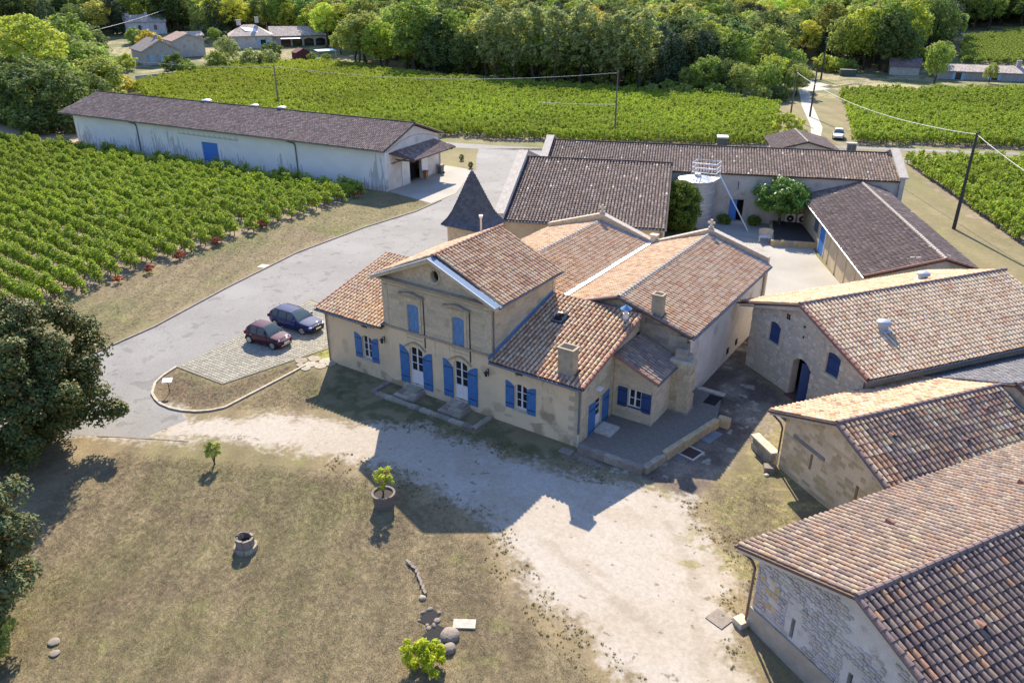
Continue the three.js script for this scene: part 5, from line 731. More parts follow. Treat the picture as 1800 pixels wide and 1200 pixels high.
// ---------- cars ----------
function car(name, label, x, z, rot, o) { // local +x is forward
  const c = thing(name, label, 'car', x, z, rot), { L, W, H, belt, hood, paint, hx, wx, rx, bx, wb, dark } = o, w0 = W / 2;
  // outline of the lower body: height of its top edge and half width along the length
  const top = (s) => { const px = s * L / 2; if (px > hx) return lerp(belt - 0.02, hood, clamp((px - hx) / (L / 2 - hx - 0.25))) - (px > L / 2 - 0.25 ? (px - L / 2 + 0.25) * 0.55 : 0); if (px < bx) return belt - (bx - px) * 0.12; return belt; };
  const wid = (s) => w0 * (1 - 0.26 * Math.pow(Math.abs(s), 7) - 0.05 * s * s), N = 36, P = [], idx = [];
  for (let i = 0; i <= N; i++) { const s = -1 + 2 * i / N, e = Math.pow(Math.abs(s), 14), y = top(s), w = wid(s), yb = 0.2 + 0.12 * e, xx = s * L / 2; const ring = [[w * 0.9, yb], [w * 0.985, yb + 0.1], [w, lerp(yb, y, 0.45)], [w * 0.985, lerp(yb, y, 0.75)], [w * 0.93, y - 0.03], [w * 0.84, y + 0.008], [w * 0.4, y + 0.035], [0, y + 0.04]]; const full = [...ring, ...ring.slice(0, -1).reverse().map(([a, b]) => [-a, b])]; full.forEach(([a, b]) => P.push(xx, b, a)); }
  const K = 15; for (let i = 0; i < N; i++) for (let k = 0; k < K - 1; k++) { const a = i * K + k, b = a + 1, d = a + K, e = d + 1; idx.push(a, d, b, b, d, e); }
  for (const i of [0, N]) for (let k = 1; k < K - 1; k++) idx.push(i * K, i * K + k, i * K + k + 1);
  const surf = (P2, I2) => { const g = new THREE.BufferGeometry(); g.setAttribute('position', new THREE.BufferAttribute(new Float32Array(P2), 3)); g.setIndex(I2); g.computeVertexNormals(); g.setAttribute('uv', new THREE.BufferAttribute(new Float32Array(P2.length / 3 * 2), 2)); return g; };
  mesh('body', surf(P, idx), paint, c, { keep: true });
  // greenhouse
  const gh = (t) => { const xx = lerp(rx, hx + 0.12, t), a = clamp((xx - rx) / (bx + o.rs - rx)), b = clamp((hx + 0.12 - xx) / (hx + 0.12 - wx)); return [xx, belt + (H - belt) * Math.min(Math.pow(a, 0.62), Math.pow(b, 0.8)) * (1 - 0.05 * Math.pow((xx - (wx + bx) / 2) / L * 2, 2))]; };
  const shell = (t0, t1, off, k0, k1, n = 20) => { const Q = [], I = [], J = 9; for (let i = 0; i <= n; i++) { const [xx, y] = gh(lerp(t0, t1, i / n)), w = wid(xx / L * 2) * 0.9, u = clamp((y - belt) / (H - belt)), wt = w * lerp(1, 0.79, u); const ring = [[w, belt - 0.02], [lerp(w, wt, 0.5) + 0.015, lerp(belt, y, 0.5)], [wt, y - 0.07 * u], [wt * 0.88, y - 0.015 * u], [0, y + 0.02 * u]]; const full = [...ring, ...ring.slice(0, -1).reverse().map(([a, b]) => [-a, b])]; full.forEach(([a, b]) => Q.push(xx, b + off, a * (1 + off * 0.8))); } for (let i = 0; i < n; i++) for (let k = k0; k < k1; k++) { const a = i * J + k, b = a + 1, d = a + J, e = d + 1; I.push(a, d, b, b, d, e); } return surf(Q, I); };
  mesh('windows', shell(0, 1, 0, 0, 8, 26), M.carGlass, c, { keep: true });
  const tx = (xx) => (xx - rx) / (hx + 0.12 - rx);
  mesh('roof', shell(tx(bx + o.rs * 0.92), tx(wx - 0.02), 0.012, 2, 6), paint, c, { keep: true });
  for (const [a, b2, nm] of o.pillars) { mesh('pillar', shell(tx(a), tx(b2), 0.007, 0, 2, 3), nm ? dark : paint, c, { keep: true }); mesh('pillar', shell(tx(a), tx(b2), 0.007, 6, 8, 3), nm ? dark : paint, c, { keep: true }); }
  for (const sx of [-1, 1]) for (const sz of [-1, 1]) { const wx2 = o.cx + sx * wb / 2, zz = sz * (w0 - 0.11), wh = partGroup('wheel', c); wh.position.set(wx2, 0.31, zz); wh.rotation.y = sx > 0 ? (o.steer ?? 0) : 0; mesh('tyre', new THREE.CylinderGeometry(0.31, 0.31, 0.21, 22).rotateX(Math.PI / 2), M.rubber, wh); mesh('rim', new THREE.CylinderGeometry(0.215, 0.215, 0.225, 18).rotateX(Math.PI / 2), M.rim, wh); mesh('wheel_arch', new THREE.TorusGeometry(0.365, 0.05, 6, 16, Math.PI), M.rubber, c, { pos: [wx2, 0.31, sz * (w0 - 0.035)] }); }
  for (const sz of [-1, 1]) { const hl = mesh('headlight', new THREE.SphereGeometry(0.5, 14, 10), M.lampGlass, c, { keep: true, pos: [L / 2 - 0.2, hood - 0.13, sz * (w0 - 0.28)] }); hl.scale.set(o.round ? 0.22 : 0.3, o.round ? 0.24 : 0.15, o.round ? 0.24 : 0.34); const mr = mesh('mirror', new THREE.SphereGeometry(0.5, 12, 8), paint, c, { keep: true, pos: [hx - 0.18, belt + 0.07, sz * (w0 + 0.06)] }); mr.scale.set(0.14, 0.14, 0.22); const tl = mesh('tail_light', new THREE.BoxGeometry(0.1, 0.22, 0.16), M.tail, c, { pos: [-L / 2 + 0.07, belt - 0.16, sz * (w0 - 0.2)] }); new MB().span(bx + 0.55, bx + 0.7, belt - 0.14, belt - 0.11, sz * (w0 - 0.005), sz * (w0 + 0.02)).build('door_handle', o.chrome ?? paint, c); new MB().span(o.dx, o.dx + 0.012, 0.36, belt - 0.02, sz * (w0 - 0.02), sz * (w0 + 0.004)).build('door_gap', M.rubber, c); if (o.dx2 !== undefined) new MB().span(o.dx2, o.dx2 + 0.012, 0.4, belt - 0.02, sz * (w0 - 0.02), sz * (w0 + 0.004)).build('door_gap', M.rubber, c); }
  new MB().span(L / 2 - 0.1, L / 2 + 0.015, 0.24, 0.4, -w0 * 0.62, w0 * 0.62).build('bumper_grille', M.rubber, c); new MB().span(L / 2 - 0.05, L / 2 + 0.03, 0.42, 0.53, -0.26, 0.26).build('number_plate', M.whitePaint, c);
  if (o.grille) for (const s of [-1, 1]) new MB().box(L / 2 - 0.02, 0.62, s * 0.2, 0.08, 0.2, 0.32).build('kidney_grille', M.rubber, c);
  if (o.strip) new MB().span(L / 2 - 0.02, L / 2 + 0.035, 0.33, 0.37, -0.55, 0.55).span(L / 2 - 0.06, L / 2 + 0.02, 0.64, 0.665, -0.3, 0.3).build('chrome_strip', M.steel, c);
  new MB().tube([bx + o.rs + 0.1, H + 0.02, 0], [bx + o.rs - 0.12, H + 0.16, 0], 0.012).build('aerial', M.rubber, c);
  if (o.rails) for (const sz of [-1, 1]) new MB().path([[bx + o.rs + 0.1, H - 0.02, sz * w0 * 0.66], [bx + o.rs + 0.3, H + 0.02, sz * w0 * 0.66], [wx - 0.3, H + 0.02, sz * w0 * 0.66], [wx - 0.1, H - 0.03, sz * w0 * 0.66]], 0.018).build('roof_rail', M.rubber, c);
  return c;
}
M.carGlass = mat('car_glass', [0.07, 0.10, 0.11], { roughness: 0.05 }); M.rim = mat('wheel_rim', [0.4, 0.41, 0.43], { roughness: 0.4, metalness: 0.5 }); M.rubber = mat('black_rubber', [0.015, 0.015, 0.016], { roughness: 0.7 }); M.lampGlass = mat('headlamp_glass', [0.6, 0.63, 0.66], { roughness: 0.12, metalness: 0.3 }); M.tail = mat('tail_lamp', [0.35, 0.02, 0.02], { roughness: 0.2 });
const pt = (n, c) => mat(n, c, { phys: true, roughness: 0.6, metalness: 0.0, specularIntensity: 0.2, clearcoat: 0.7, clearcoatRoughness: 0.03 });
M.plum = pt('plum_paint', [0.06, 0.007, 0.026]); M.navy = pt('navy_paint', [0.008, 0.022, 0.105]); M.carWhite = pt('white_car_paint', [0.75, 0.77, 0.78]);
car('small_car', 'small plum coloured round-eyed hatchback parked on the grid pavers', -6.06, 0.34, 0.085, { L: 3.57, W: 1.63, H: 1.49, belt: 0.93, hood: 0.8, paint: M.plum, dark: M.rubber, hx: 0.72, wx: 0.16, bx: -1.55, rs: 0.42, rx: -1.7, wb: 2.3, cx: -0.05, dx: 0.62, round: 1, strip: 1, chrome: M.steel, pillars: [[-0.42, -0.34, 1], [-1.45, -1.05, 0], [0.3, 0.55, 1]] });
car('estate_car', 'dark blue estate car parked on the grid pavers next to the house corner', -6.55, -2.8, 0.04, { L: 4.63, W: 1.81, H: 1.45, belt: 0.93, hood: 0.76, paint: M.navy, dark: M.rubber, hx: 0.95, wx: 0.25, bx: -2.05, rs: 0.45, rx: -2.2, wb: 2.81, cx: 0.02, dx: 0.85, dx2: -0.2, grille: 1, rails: 1, steer: 0.35, pillars: [[-0.22, -0.14, 1], [-1.15, -1.05, 1], [-2.05, -1.75, 0], [0.45, 0.72, 0]] });
car('white_hatchback', 'white hatchback parked on the verge beside the gravel track and vineyard', 10.05, -104.6, -1.35, { L: 3.97, W: 1.74, H: 1.46, belt: 0.94, hood: 0.82, paint: M.carWhite, dark: M.rubber, hx: 0.82, wx: 0.22, bx: -1.7, rs: 0.4, rx: -1.85, wb: 2.54, cx: 0, dx: 0.7, pillars: [[-0.3, -0.2, 1], [-1.65, -1.2, 0], [0.38, 0.62, 0]] });

// ---------- things about the yard ----------
const oneMesh = (m, label, category, group) => { Object.assign(m.userData, { label, category }); if (group) m.userData.group = group; return m; };
{
  const t = thing('steel_vat', 'tall stainless steel vat with a railed platform between the cellars', 'tank', 8.55, -45.7);
  mesh('vat_shell', new THREE.CylinderGeometry(1.95, 1.95, 4.95, 40).translate(0, 2.475, 0), mat('satin_steel', [0.58, 0.57, 0.54], { roughness: 0.5, metalness: 0.35, map: T.grain, uv: 2 }), t, { keep: true });
  mesh('vat_lid', new THREE.ConeGeometry(2.0, 0.42, 40).translate(0, 5.16, 0), M.cowlGrey, t, { keep: true });
  const rg = new MB(); for (const y of [1.2, 2.5, 3.8]) rg.geo(new THREE.TorusGeometry(1.96, 0.02, 6, 40).rotateX(Math.PI / 2).translate(0, y, 0)); rg.build('vat_band', M.alu, t);
  new MB().geo(new THREE.CylinderGeometry(0.35, 0.35, 0.25, 16).translate(0, 5.4, 0)).build('hatch', M.steel, t);
  const rl = partGroup('guard_rail', t), px = [[-0.6, -1.2], [1.9, -1.6], [2.1, 0.3], [-0.4, 0.7]]; px.forEach(([a, b], i) => { new MB().tube([a, 5.0, b], [a, 6.75, b], 0.035, 0.035, 6).build('rail_post', M.alu, rl); const [c, d] = px[(i + 1) % 4]; for (const y of [5.75, 6.25, 6.72]) new MB().tube([a, y, b], [c, y, d], 0.03, 0.03, 6).build('rail_bar', M.alu, rl); for (const k of [0.33, 0.66]) new MB().tube([lerp(a, c, k), 5.2, lerp(b, d, k)], [lerp(a, c, k), 6.72, lerp(b, d, k)], 0.02, 0.02, 5).build('rail_post', M.alu, rl); });
  new MB().span(-0.6, 2.0, 4.95, 5.02, -1.5, 0.6).build('platform', M.alu, t);
  const l = thing('access_ladder', 'long pale ladder leaning from the courtyard up to the steel vat', 'ladder', 14.5, -46.3); const A = [-3.9, 5.3, -0.6], B = [0, 0, 0];
  for (const s of [-1, 1]) { const o = [0.08 * s, 0, 0.24 * s]; new MB().tube([A[0] + o[0], A[1], A[2] + o[2]], [B[0] + o[0], 0.02, B[2] + o[2]], 0.038, 0.038, 6).build('ladder_rail', M.alu, l); }
  const rn = new MB(); for (let i = 1; i < 20; i++) { const k = i / 20; rn.tube([A[0] * k - 0.08, A[1] * k, A[2] * k - 0.24], [A[0] * k + 0.08, A[1] * k, A[2] * k + 0.24], 0.02, 0.02, 5); } rn.build('rungs', M.alu, l).userData.kind = 'stuff';
  const hw = thing('basket_seat', 'cream half-round tub seat on a white frame standing in the courtyard', 'seat', 17.1, -43.6, 22 * D2R);
  mesh('tub_back', new THREE.CylinderGeometry(0.72, 0.62, 0.75, 24, 1, true, Math.PI * 0.5, Math.PI).translate(0, 0.95, 0.1), mat('cream_wicker', [0.66, 0.56, 0.4], { map: T.grain }), hw, { keep: true }); mesh('tub_seat', new THREE.CylinderGeometry(0.62, 0.6, 0.1, 24, 1, false, Math.PI * 0.5, Math.PI).translate(0, 0.6, 0.1), M.whitePaint, hw);
  for (const [a, b] of [[-0.58, 0.12], [0.58, 0.12], [-0.45, -0.35], [0.45, -0.35]]) new MB().tube([a, 0, b], [a * 0.95, 0.62, b], 0.045).build('leg', M.whitePaint, hw); new MB().span(-0.62, 0.62, 0.55, 0.62, 0.1, 0.17).build('front_rail', M.whitePaint, hw);
}
{ // bins, cones, sign, cabinets
  const b1 = thing('wheelie_bin', 'ochre bin with a dark lid by the sliding doors of the long shed', 'bin', -28.7, -45.5, 0.1); mesh('bin_body', new THREE.CylinderGeometry(0.36, 0.28, 0.9, 4, 1).rotateY(Math.PI / 4).translate(0, 0.5, 0), M.orange, b1); new MB().box(0, 0.99, 0, 0.62, 0.1, 0.62, 0, 0.06).build('bin_lid', M.plastic, b1);
  const b2 = thing('wheelie_bin', 'grey bin with a pale lid at the far corner of the long shed', 'bin', -28.9, -48.9, 0.1); mesh('bin_body', new THREE.CylinderGeometry(0.5, 0.42, 1.05, 4, 1).rotateY(Math.PI / 4).translate(0, 0.6, 0), M.plastic, b2); new MB().box(0, 1.17, 0, 0.8, 0.09, 0.8, 0, 0.05).build('bin_lid', M.concrete, b2); new MB().tube([-0.4, 0.12, -0.3], [0.4, 0.12, -0.3], 0.12, 0.12, 12).build('wheels', M.rubber, b2);
  const s = thing('information_sign', 'small white tilted sign on a thin post in the brown planted bed', 'sign', -5.5, 9.1, 0.75); new MB().tube([0, 0, 0], [0, 0.85, 0], 0.025).build('post', M.iron, s); new MB().box(0, 0.92, 0.02, 0.62, 0.03, 0.45, 0, 0.25).build('sign_board', M.whitePaint, s);
  const e = thing('electric_cabinet', 'grey concrete electricity cabinet beside the country road', 'cabinet', 14.2, -94.6, 0.4); new MB().span(-0.7, 0.7, 0, 1.25, -0.4, 0.4).build('cabinet_body', M.greyWall, e); new MB().span(-0.78, 0.78, 1.25, 1.34, -0.48, 0.48).build('cabinet_cap', M.coping, e); new MB().span(-0.6, -0.02, 0.1, 1.15, 0.4, 0.42).build('cabinet_door', M.plastic, e); new MB().span(0.02, 0.6, 0.1, 1.15, 0.4, 0.42).build('cabinet_door', M.plastic, e);
  const gb = thing('utility_kiosk', 'dark green metal kiosk beside the track at the edge of the wood', 'kiosk', -8, -192, 0.3); new MB().span(-1.9, 1.9, 0, 1.6, -0.9, 0.9).build('kiosk_body', mat('dark_green_metal', [0.06, 0.09, 0.07], { roughness: 0.6 }), gb); new MB().span(-2, 2, 1.6, 1.72, -1, 1).build('kiosk_roof', M.plastic, gb);
  // tractor behind the rear cellar, only its cab shows above the roof
  const tr = thing('tractor', 'tractor with a white roofed glass cab just behind the rear cellar', 'tractor', -0.9, -81.8, 0.4); new MB().span(-1.2, 1.6, 0.7, 1.3, -0.5, 0.5).build('bonnet', mat('tractor_green', [0.05, 0.14, 0.08], { roughness: 0.4 }), tr); new MB().span(-1.3, 0.1, 1.3, 2.55, -0.7, 0.7).build('cab_glass', M.carGlass, tr); new MB().span(-1.4, 0.2, 2.55, 2.75, -0.8, 0.8).build('cab_roof', M.whitePaint, tr); for (const [a, b, r] of [[-0.9, 0.8, 0.75], [-0.9, -0.8, 0.75], [1.2, 0.7, 0.5], [1.2, -0.7, 0.5]]) mesh('wheel', new THREE.CylinderGeometry(r, r, 0.4, 20).rotateX(Math.PI / 2), M.rubber, tr, { pos: [a, r, b] });
}
{ // covers, slabs and loose stones
  const slab = (name, label, cat, x, z, w, d, h, rot, m, y = 0) => oneMesh(mesh(name, new THREE.BoxGeometry(w, h, d), m, scene, { pos: [x, y + h / 2, z], rot: [0, rot, 0] }), label, cat);
  const g = thing('drain_grate', 'dark rusty grate in a pale stone frame below the raised terrace', 'grate', 25.62, -3.1, -0.2); new MB().span(-0.55, 0.55, 0, 0.03, -0.6, -0.48).span(-0.55, 0.55, 0, 0.03, 0.48, 0.6).span(-0.55, -0.43, 0, 0.03, -0.48, 0.48).span(0.43, 0.55, 0, 0.03, -0.48, 0.48).build('grate_frame', M.coping, g); new MB().span(-0.43, 0.43, 0.0, 0.02, -0.48, 0.48).build('grate_plate', mat('rusty_iron', [0.07, 0.035, 0.03], { map: T.grain, uv: 0.4 }), g);
  slab('concrete_cover', 'dark grey concrete cover against the terrace retaining wall', 'cover', 25.75, -5.4, 1.15, 1.5, 0.05, -0.2, mat('grey_cover', [0.2, 0.21, 0.23], { map: T.concrete, uv: 3 }));
  slab('concrete_cover', 'small dark cover in the earth near the terrace corner', 'cover', 25.1, -2.3, 0.6, 0.7, 0.03, -0.2, M.plastic);
  slab('drain_cover', 'square mottled cover plate in the gravel by the near barn corner', 'cover', 31.5, 8.25, 0.85, 0.85, 0.04, -0.3, M.kerb); slab('stone_block', 'pale square block at the foot of the near barn downpipe', 'stone', 32.35, 8.05, 0.5, 0.5, 0.3, -0.5, stoneMats.pale[4]);
  slab('drain_stone', 'dark stone under the downpipe foot at the house corner', 'stone', 19.6, 0.75, 0.8, 0.55, 0.06, 0, M.kerb); slab('broken_slab', 'pale broken slab lying on the lawn near the ditch', 'slab', 22.65, 14.55, 0.95, 0.5, 0.08, 0.55, M.coping);
  slab('loose_block', 'dark grey block under the downpipe of the ochre shed', 'stone', 29.85, -3.85, 0.55, 0.5, 0.3, 0.4, stoneMats.grey[0]);
  const w = thing('low_stone_wall', 'short low weathered stone wall running out from the ochre shed', 'wall', 29.1, -5.15, -0.7); for (let i = 0; i < 3; i++) for (let j = 0; j < 2; j++) mesh('wall_stone', new THREE.BoxGeometry(0.62, 0.36, 0.42), pick(stoneMats.grey), w, { pos: [-0.6 + i * 0.64 + j * 0.1, 0.18 + j * 0.37, 0] }); mesh('cap_stone', new THREE.BoxGeometry(2.1, 0.12, 0.55), stoneMats.pale[1], w, { pos: [0.05, 0.8, 0] });
  slab('verge_cover', 'small pale cover plate on the dry verge beside the vines', 'cover', -19.6, -10.6, 0.9, 0.9, 0.03, 0.3, M.coping);
  // irregular path stones by the house corner
  const p = thing('paved_path', 'crazy paving between the parking bay and the house corner', 'path', -0.7, 0.6); const ps = [[-1.1, 0.5, 0.95, 0.8], [-0.55, -0.2, 1.0, 0.85], [-0.15, 0.55, 0.95, 0.95], [0.3, -0.4, 0.85, 0.9], [0.6, 0.35, 0.9, 0.8], [0.05, 1.2, 0.75, 0.6], [1.0, -0.3, 0.7, 0.8], [-0.65, 1.05, 0.6, 0.5]]; for (const [x, z, a, b] of ps) { const n = 7, pts = []; for (let i = 0; i < n; i++) { const t = i / n * Math.PI * 2, r = rr(0.88, 1.1); pts.push(new THREE.Vector2(Math.cos(t) * a / 1.9 * r, Math.sin(t) * b / 1.9 * r)); } const gg = new THREE.ExtrudeGeometry(new THREE.Shape(pts), { depth: rr(0.035, 0.06), bevelEnabled: false }).rotateX(-Math.PI / 2); mesh('path_stone', gg, pick(stoneMats.ground), p, { pos: [x, 0, z] }); }
  const rock = (x, z, r, label, m, sy = 0.6) => { const q = new THREE.IcosahedronGeometry(r, 2), pp = q.attributes.position; const k = R() * 100; for (let i = 0; i < pp.count; i++) { const f = 0.8 + 0.4 * fbm(pp.getX(i) / r * 1.2 + k, pp.getZ(i) / r * 1.2 + pp.getY(i) / r + k, 3); pp.setXYZ(i, pp.getX(i) * f, pp.getY(i) * f * sy, pp.getZ(i) * f); } return oneMesh(mesh('rock', q, m, scene, { pos: [x, r * 0.25, z] }), label, 'rock'); };
  rock(22.55, 15.45, 0.4, 'grey boulder beside the dark hole in the lawn', stoneMats.grey[1]); rock(22.95, 16.0, 0.3, 'small grey boulder behind the bright green shrub', stoneMats.grey[0]); rock(18.2, 12.95, 0.13, 'small stone at the top end of the ditch', stoneMats.grey[4]); rock(20.2, 14.35, 0.16, 'pale stone at the middle bend of the ditch', stoneMats.grey[4]);
  rock(9.2, 24.7, 0.24, 'mossy stone at the edge of the lawn under the left tree, upper one', M.kerb, 0.25); rock(9.8, 25.0, 0.2, 'mossy stone at the edge of the lawn under the left tree, lower one', M.kerb, 0.25);
  rock(29.9, -3.3, 0.14, 'round white stone at the foot of the ochre shed wall', stoneMats.pale[5]);
  // dug holes in the lawn, rough stones lining them
  const d = thing('dug_trench', 'narrow dug trench with rough stone edges and a dark hole in the lawn', 'trench', 20.4, 14.4);
  const tr = [[18.0, 13.0], [18.7, 13.2], [19.4, 13.7], [20.1, 14.2]]; for (let i = 0; i + 1 < tr.length; i++) { const [a, b] = tr[i], [c, e] = tr[i + 1]; for (let k = 0; k < 3; k++) { const t = (k + 0.5) / 3, q = mesh('trench_stone', new THREE.BoxGeometry(0.3, 0.16, 0.12), M.kerb, d, { pos: [lerp(a, c, t) - 20.4 + 0.08, 0.05, lerp(b, e, t) - 14.4 - 0.08] }); q.rotation.set(rr(-0.2, 0.2), -Math.atan2(e - b, c - a) + rr(-0.3, 0.3), rr(-0.15, 0.15)); } }
  for (const [x, z, w2, l] of [[21.15, 15.05, 0.3, 0.42], [21.95, 15.8, 0.36, 0.62]]) { new MB().span(x - w2 - 20.4, x + w2 - 20.4, 0.002, 0.03, z - l - 14.4, z + l - 14.4).build('hole_bottom', M.black, d); for (let i = 0; i < 6; i++) { const a = i / 6 * 6.283 + rr(-0.4, 0.4), e = mesh('hole_stone', new THREE.DodecahedronGeometry(rr(0.06, 0.15), 1), M.kerb, d, { pos: [x - 20.4 + Math.cos(a) * (w2 + 0.1), 0.02, z - 14.4 + Math.sin(a) * (l + 0.06)] }); e.scale.set(rr(0.9, 1.6), rr(0.5, 0.9), rr(0.7, 1.3)); e.rotation.y = R() * 6; } }
}
{ // round stone well-head with a broken rim on the lawn, and the planter
  const w = thing('stone_well_head', 'old round stone well head with an iron hoop standing on the lawn', 'well', 11.1, 16.5); w.scale.setScalar(0.86);
  const ring = (r0, r1, y0, y1, n, m, nm) => { for (let i = 0; i < n; i++) { const a0 = i / n * 6.283, a1 = (i + 0.94) / n * 6.283, s = new THREE.Shape([[r0, a0], [r1, a0], [r1, (a0 + a1) / 2], [r1, a1], [r0, a1], [r0, (a0 + a1) / 2]].map(([r, a]) => new THREE.Vector2(r * Math.cos(a), r * Math.sin(a)))); const g = new THREE.ExtrudeGeometry(s, { depth: (y1 - y0) * rr(0.9, 1.08), bevelEnabled: false }).rotateX(-Math.PI / 2).translate(0, y0, 0); mesh(nm, g, pick(m), w); } };
  ring(0.42, 0.64, 0, 0.32, 8, stoneMats.grey, 'base_stone'); ring(0.36, 0.5, 0.32, 0.85, 7, [M.kerb, M.wood, M.kerb], 'drum_stone'); new MB().geo(new THREE.CylinderGeometry(0.4, 0.4, 0.02, 16).translate(0, 0.5, 0)).build('well_fill', M.soil, w); const hp = new THREE.TorusGeometry(0.44, 0.025, 6, 20, Math.PI); mesh('iron_hoop', hp, M.iron, w, { pos: [-0.05, 0.68, 0], rot: [0, 0.7, 0] });
  const p = thing('stone_planter', 'round weathered stone planter holding a flowering shrub on the lawn', 'planter', 14.3, 10.3); mesh('planter_bowl', new THREE.LatheGeometry([[0.0, 0], [0.5, 0], [0.52, 0.1], [0.5, 0.16], [0.55, 0.3], [0.57, 0.7], [0.62, 0.74], [0.62, 0.82], [0.5, 0.82], [0.48, 0.7], [0, 0.68]].map(([a, b]) => new THREE.Vector2(a, b)), 22), mat('planter_stone', [0.22, 0.19, 0.16], gr), p); mesh('planter_soil', new THREE.CylinderGeometry(0.47, 0.47, 0.02, 18).translate(0, 0.72, 0), M.soil, p);
}
// ---------- poles and cables ----------
function pole(label, x, z, h, r, o = {}) { const p = thing('utility_pole', label, 'pole', x, z, 0, undefined, o.y ?? 0); mesh('pole_shaft', new THREE.CylinderGeometry(r * 0.62, r, h, 10).translate(0, h / 2, 0), o.m ?? M.woodPole, p); const b = new MB(); for (const k of o.arms ?? [0.25]) b.tube([-0.25, h - k, 0], [0.25, h - k, 0], 0.035, 0.035, 6); b.build('insulator_bracket', M.iron, p); if (o.strut) { const s = new MB(); s.tube([o.strut[0], 0, o.strut[1]], [0, h * 0.72, 0], 0.12, 0.1); s.build('strut', M.woodPole, p); } return p; }
pole('tall dark wooden pole beside the right-hand vineyard and the dark outbuilding', 32.48, -59.42, 10.1, 0.2);
pole('grey pole standing in front of the far vineyard behind the dark cellar', -19.8, -82.7, 10.8, 0.15, { m: M.wood, arms: [0.3, 5.2] });
pole('weathered pole behind the roof of the long shed', -90.4, -74.6, 8.1, 0.2, { m: mat('pale_pole', [0.25, 0.22, 0.17], { map: T.grain }) });
pole('slim pole at the end of the far vineyard left of the gravel track', -2.1, -119.9, 8.3, 0.16, { m: M.wood });
pole('dark pole standing right beside the gravel track', 0.6, -123.3, 8.2, 0.18, { m: M.woodPole });
pole('leaning pair of poles further up the track by the wood', -11.9, -181, 9.4, 0.22, { strut: [-3.2, 1.2] });
pole('thin pole among the village houses, behind the pale house', -230, -150, 9, 0.16, { y: 4.4 }); pole('thin pale pole beside the villa at the top', -202, -168, 9, 0.16, { y: 4.2, m: M.greyWall });
function cable(label, a, b, sag, r = 0.025, m = M.wire) { const A = V(...a), B = V(...b), pts = []; for (let i = 0; i <= 16; i++) { const t = i / 16; pts.push(A.clone().lerp(B, t).add(V(0, -sag * 4 * t * (1 - t), 0))); } const g = new THREE.TubeGeometry(new THREE.CatmullRomCurve3(pts), 32, r, 6); return oneMesh(mesh('overhead_cable', g, m, scene, { keep: true }), label, 'cable'); }
cable('pale thick cable sagging from the tall dark pole to the slim pole by the track', [32.48, 9.9, -59.42], [-2.1, 8.1, -119.9], 1.6, 0.036);
cable('pale thick cable running from the tall dark pole out of the right edge', [32.48, 9.9, -59.42], [48, 8.6, -28], 0.8, 0.036);
cable('thin wire from the grey pole to the weathered pole behind the long shed', [-19.8, 10.4, -82.7], [-90.4, 8.0, -74.6], 1.6, 0.03); cable('thin lower wire leaving the grey pole towards the left', [-19.8, 5.6, -82.7], [-33, 5.2, -80], 0.1, 0.03);
cable('thin wire from the weathered pole towards the village', [-90.4, 7.9, -74.6], [-165, 7.0, -76], 1.2, 0.03); cable('upper wire crossing above the village roofs', [-172, 9, -70], [-230, 13, -150], 1.0, 0.05); cable('wire between the two village poles', [-230, 13.2, -150], [-202, 13, -168], 0.8, 0.05);

// ---------- vegetation ----------
const leafMat = (name, c, tr = 0.35) => { const m = new THREE.MeshPhysicalMaterial({ roughness: 0.9, transmission: tr, thickness: 0, side: THREE.DoubleSide, vertexColors: true, specularIntensity: 0.35 }); m.color.setRGB(...c); m.name = name; return m; };
// a cloud of folded leaf faces: clumps = [[x,y,z,r]...]
function leaves(clumps, per, size, o = {}) {
  const P = [], Cc = [], I = [], { flat = 0.35, tint = 0.3, hang = 0.2, trunkAt } = o, n = V(), t = V(), b = V(), c = V(), rnd = V();
  for (const [x, y, z, r, k = 1, cnt] of clumps) {
    const ct = 1 + (R() - 0.5) * tint, N = Math.round((cnt ?? 1) * per);
    for (let i = 0; i < N; i++) {
      rnd.set(R() - 0.5, R() - 0.5, R() - 0.5).normalize(); if (rnd.y < -0.4 && R() < 0.5) rnd.y *= -1;
      const rad = r * Math.pow(R(), 0.38); c.set(x + rnd.x * rad, y + rnd.y * rad * (o.sq ?? 0.85), z + rnd.z * rad);
      n.copy(rnd).multiplyScalar(0.7).add(V(R() - 0.5, R() - 0.2, R() - 0.5)).normalize();
      t.set(R() - 0.5, R() - 0.5 - hang, R() - 0.5).cross(n).normalize(); b.crossVectors(n, t);
      const s = size * (0.65 + 0.7 * R()) * k, w = s * 0.62, f = s * flat * (R() - 0.3), q = ct * (0.8 + 0.4 * R()), yl = R() < (o.yellow ?? 0.05) ? 1.6 : 1, base = P.length / 3;
      for (const [u, v, d] of [[-0.5, 0, 0], [0, 0.5, f], [0.5, 0, 0], [0, -0.5, f]]) P.push(c.x + t.x * u * s + b.x * v * w + n.x * d, c.y + t.y * u * s + b.y * v * w + n.y * d, c.z + t.z * u * s + b.z * v * w + n.z * d);
      for (let m = 0; m < 4; m++) Cc.push(q * yl, q * (yl > 1 ? 1.15 : 1), q * (1 + (R() - 0.5) * 0.2));
      I.push(base, base + 1, base + 2, base, base + 2, base + 3);
    }
  }
  const g = new THREE.BufferGeometry(); g.setAttribute('position', new THREE.BufferAttribute(new Float32Array(P), 3)); g.setAttribute('color', new THREE.BufferAttribute(new Float32Array(Cc), 3)); g.setIndex(I); g.computeVertexNormals(); return g;
}
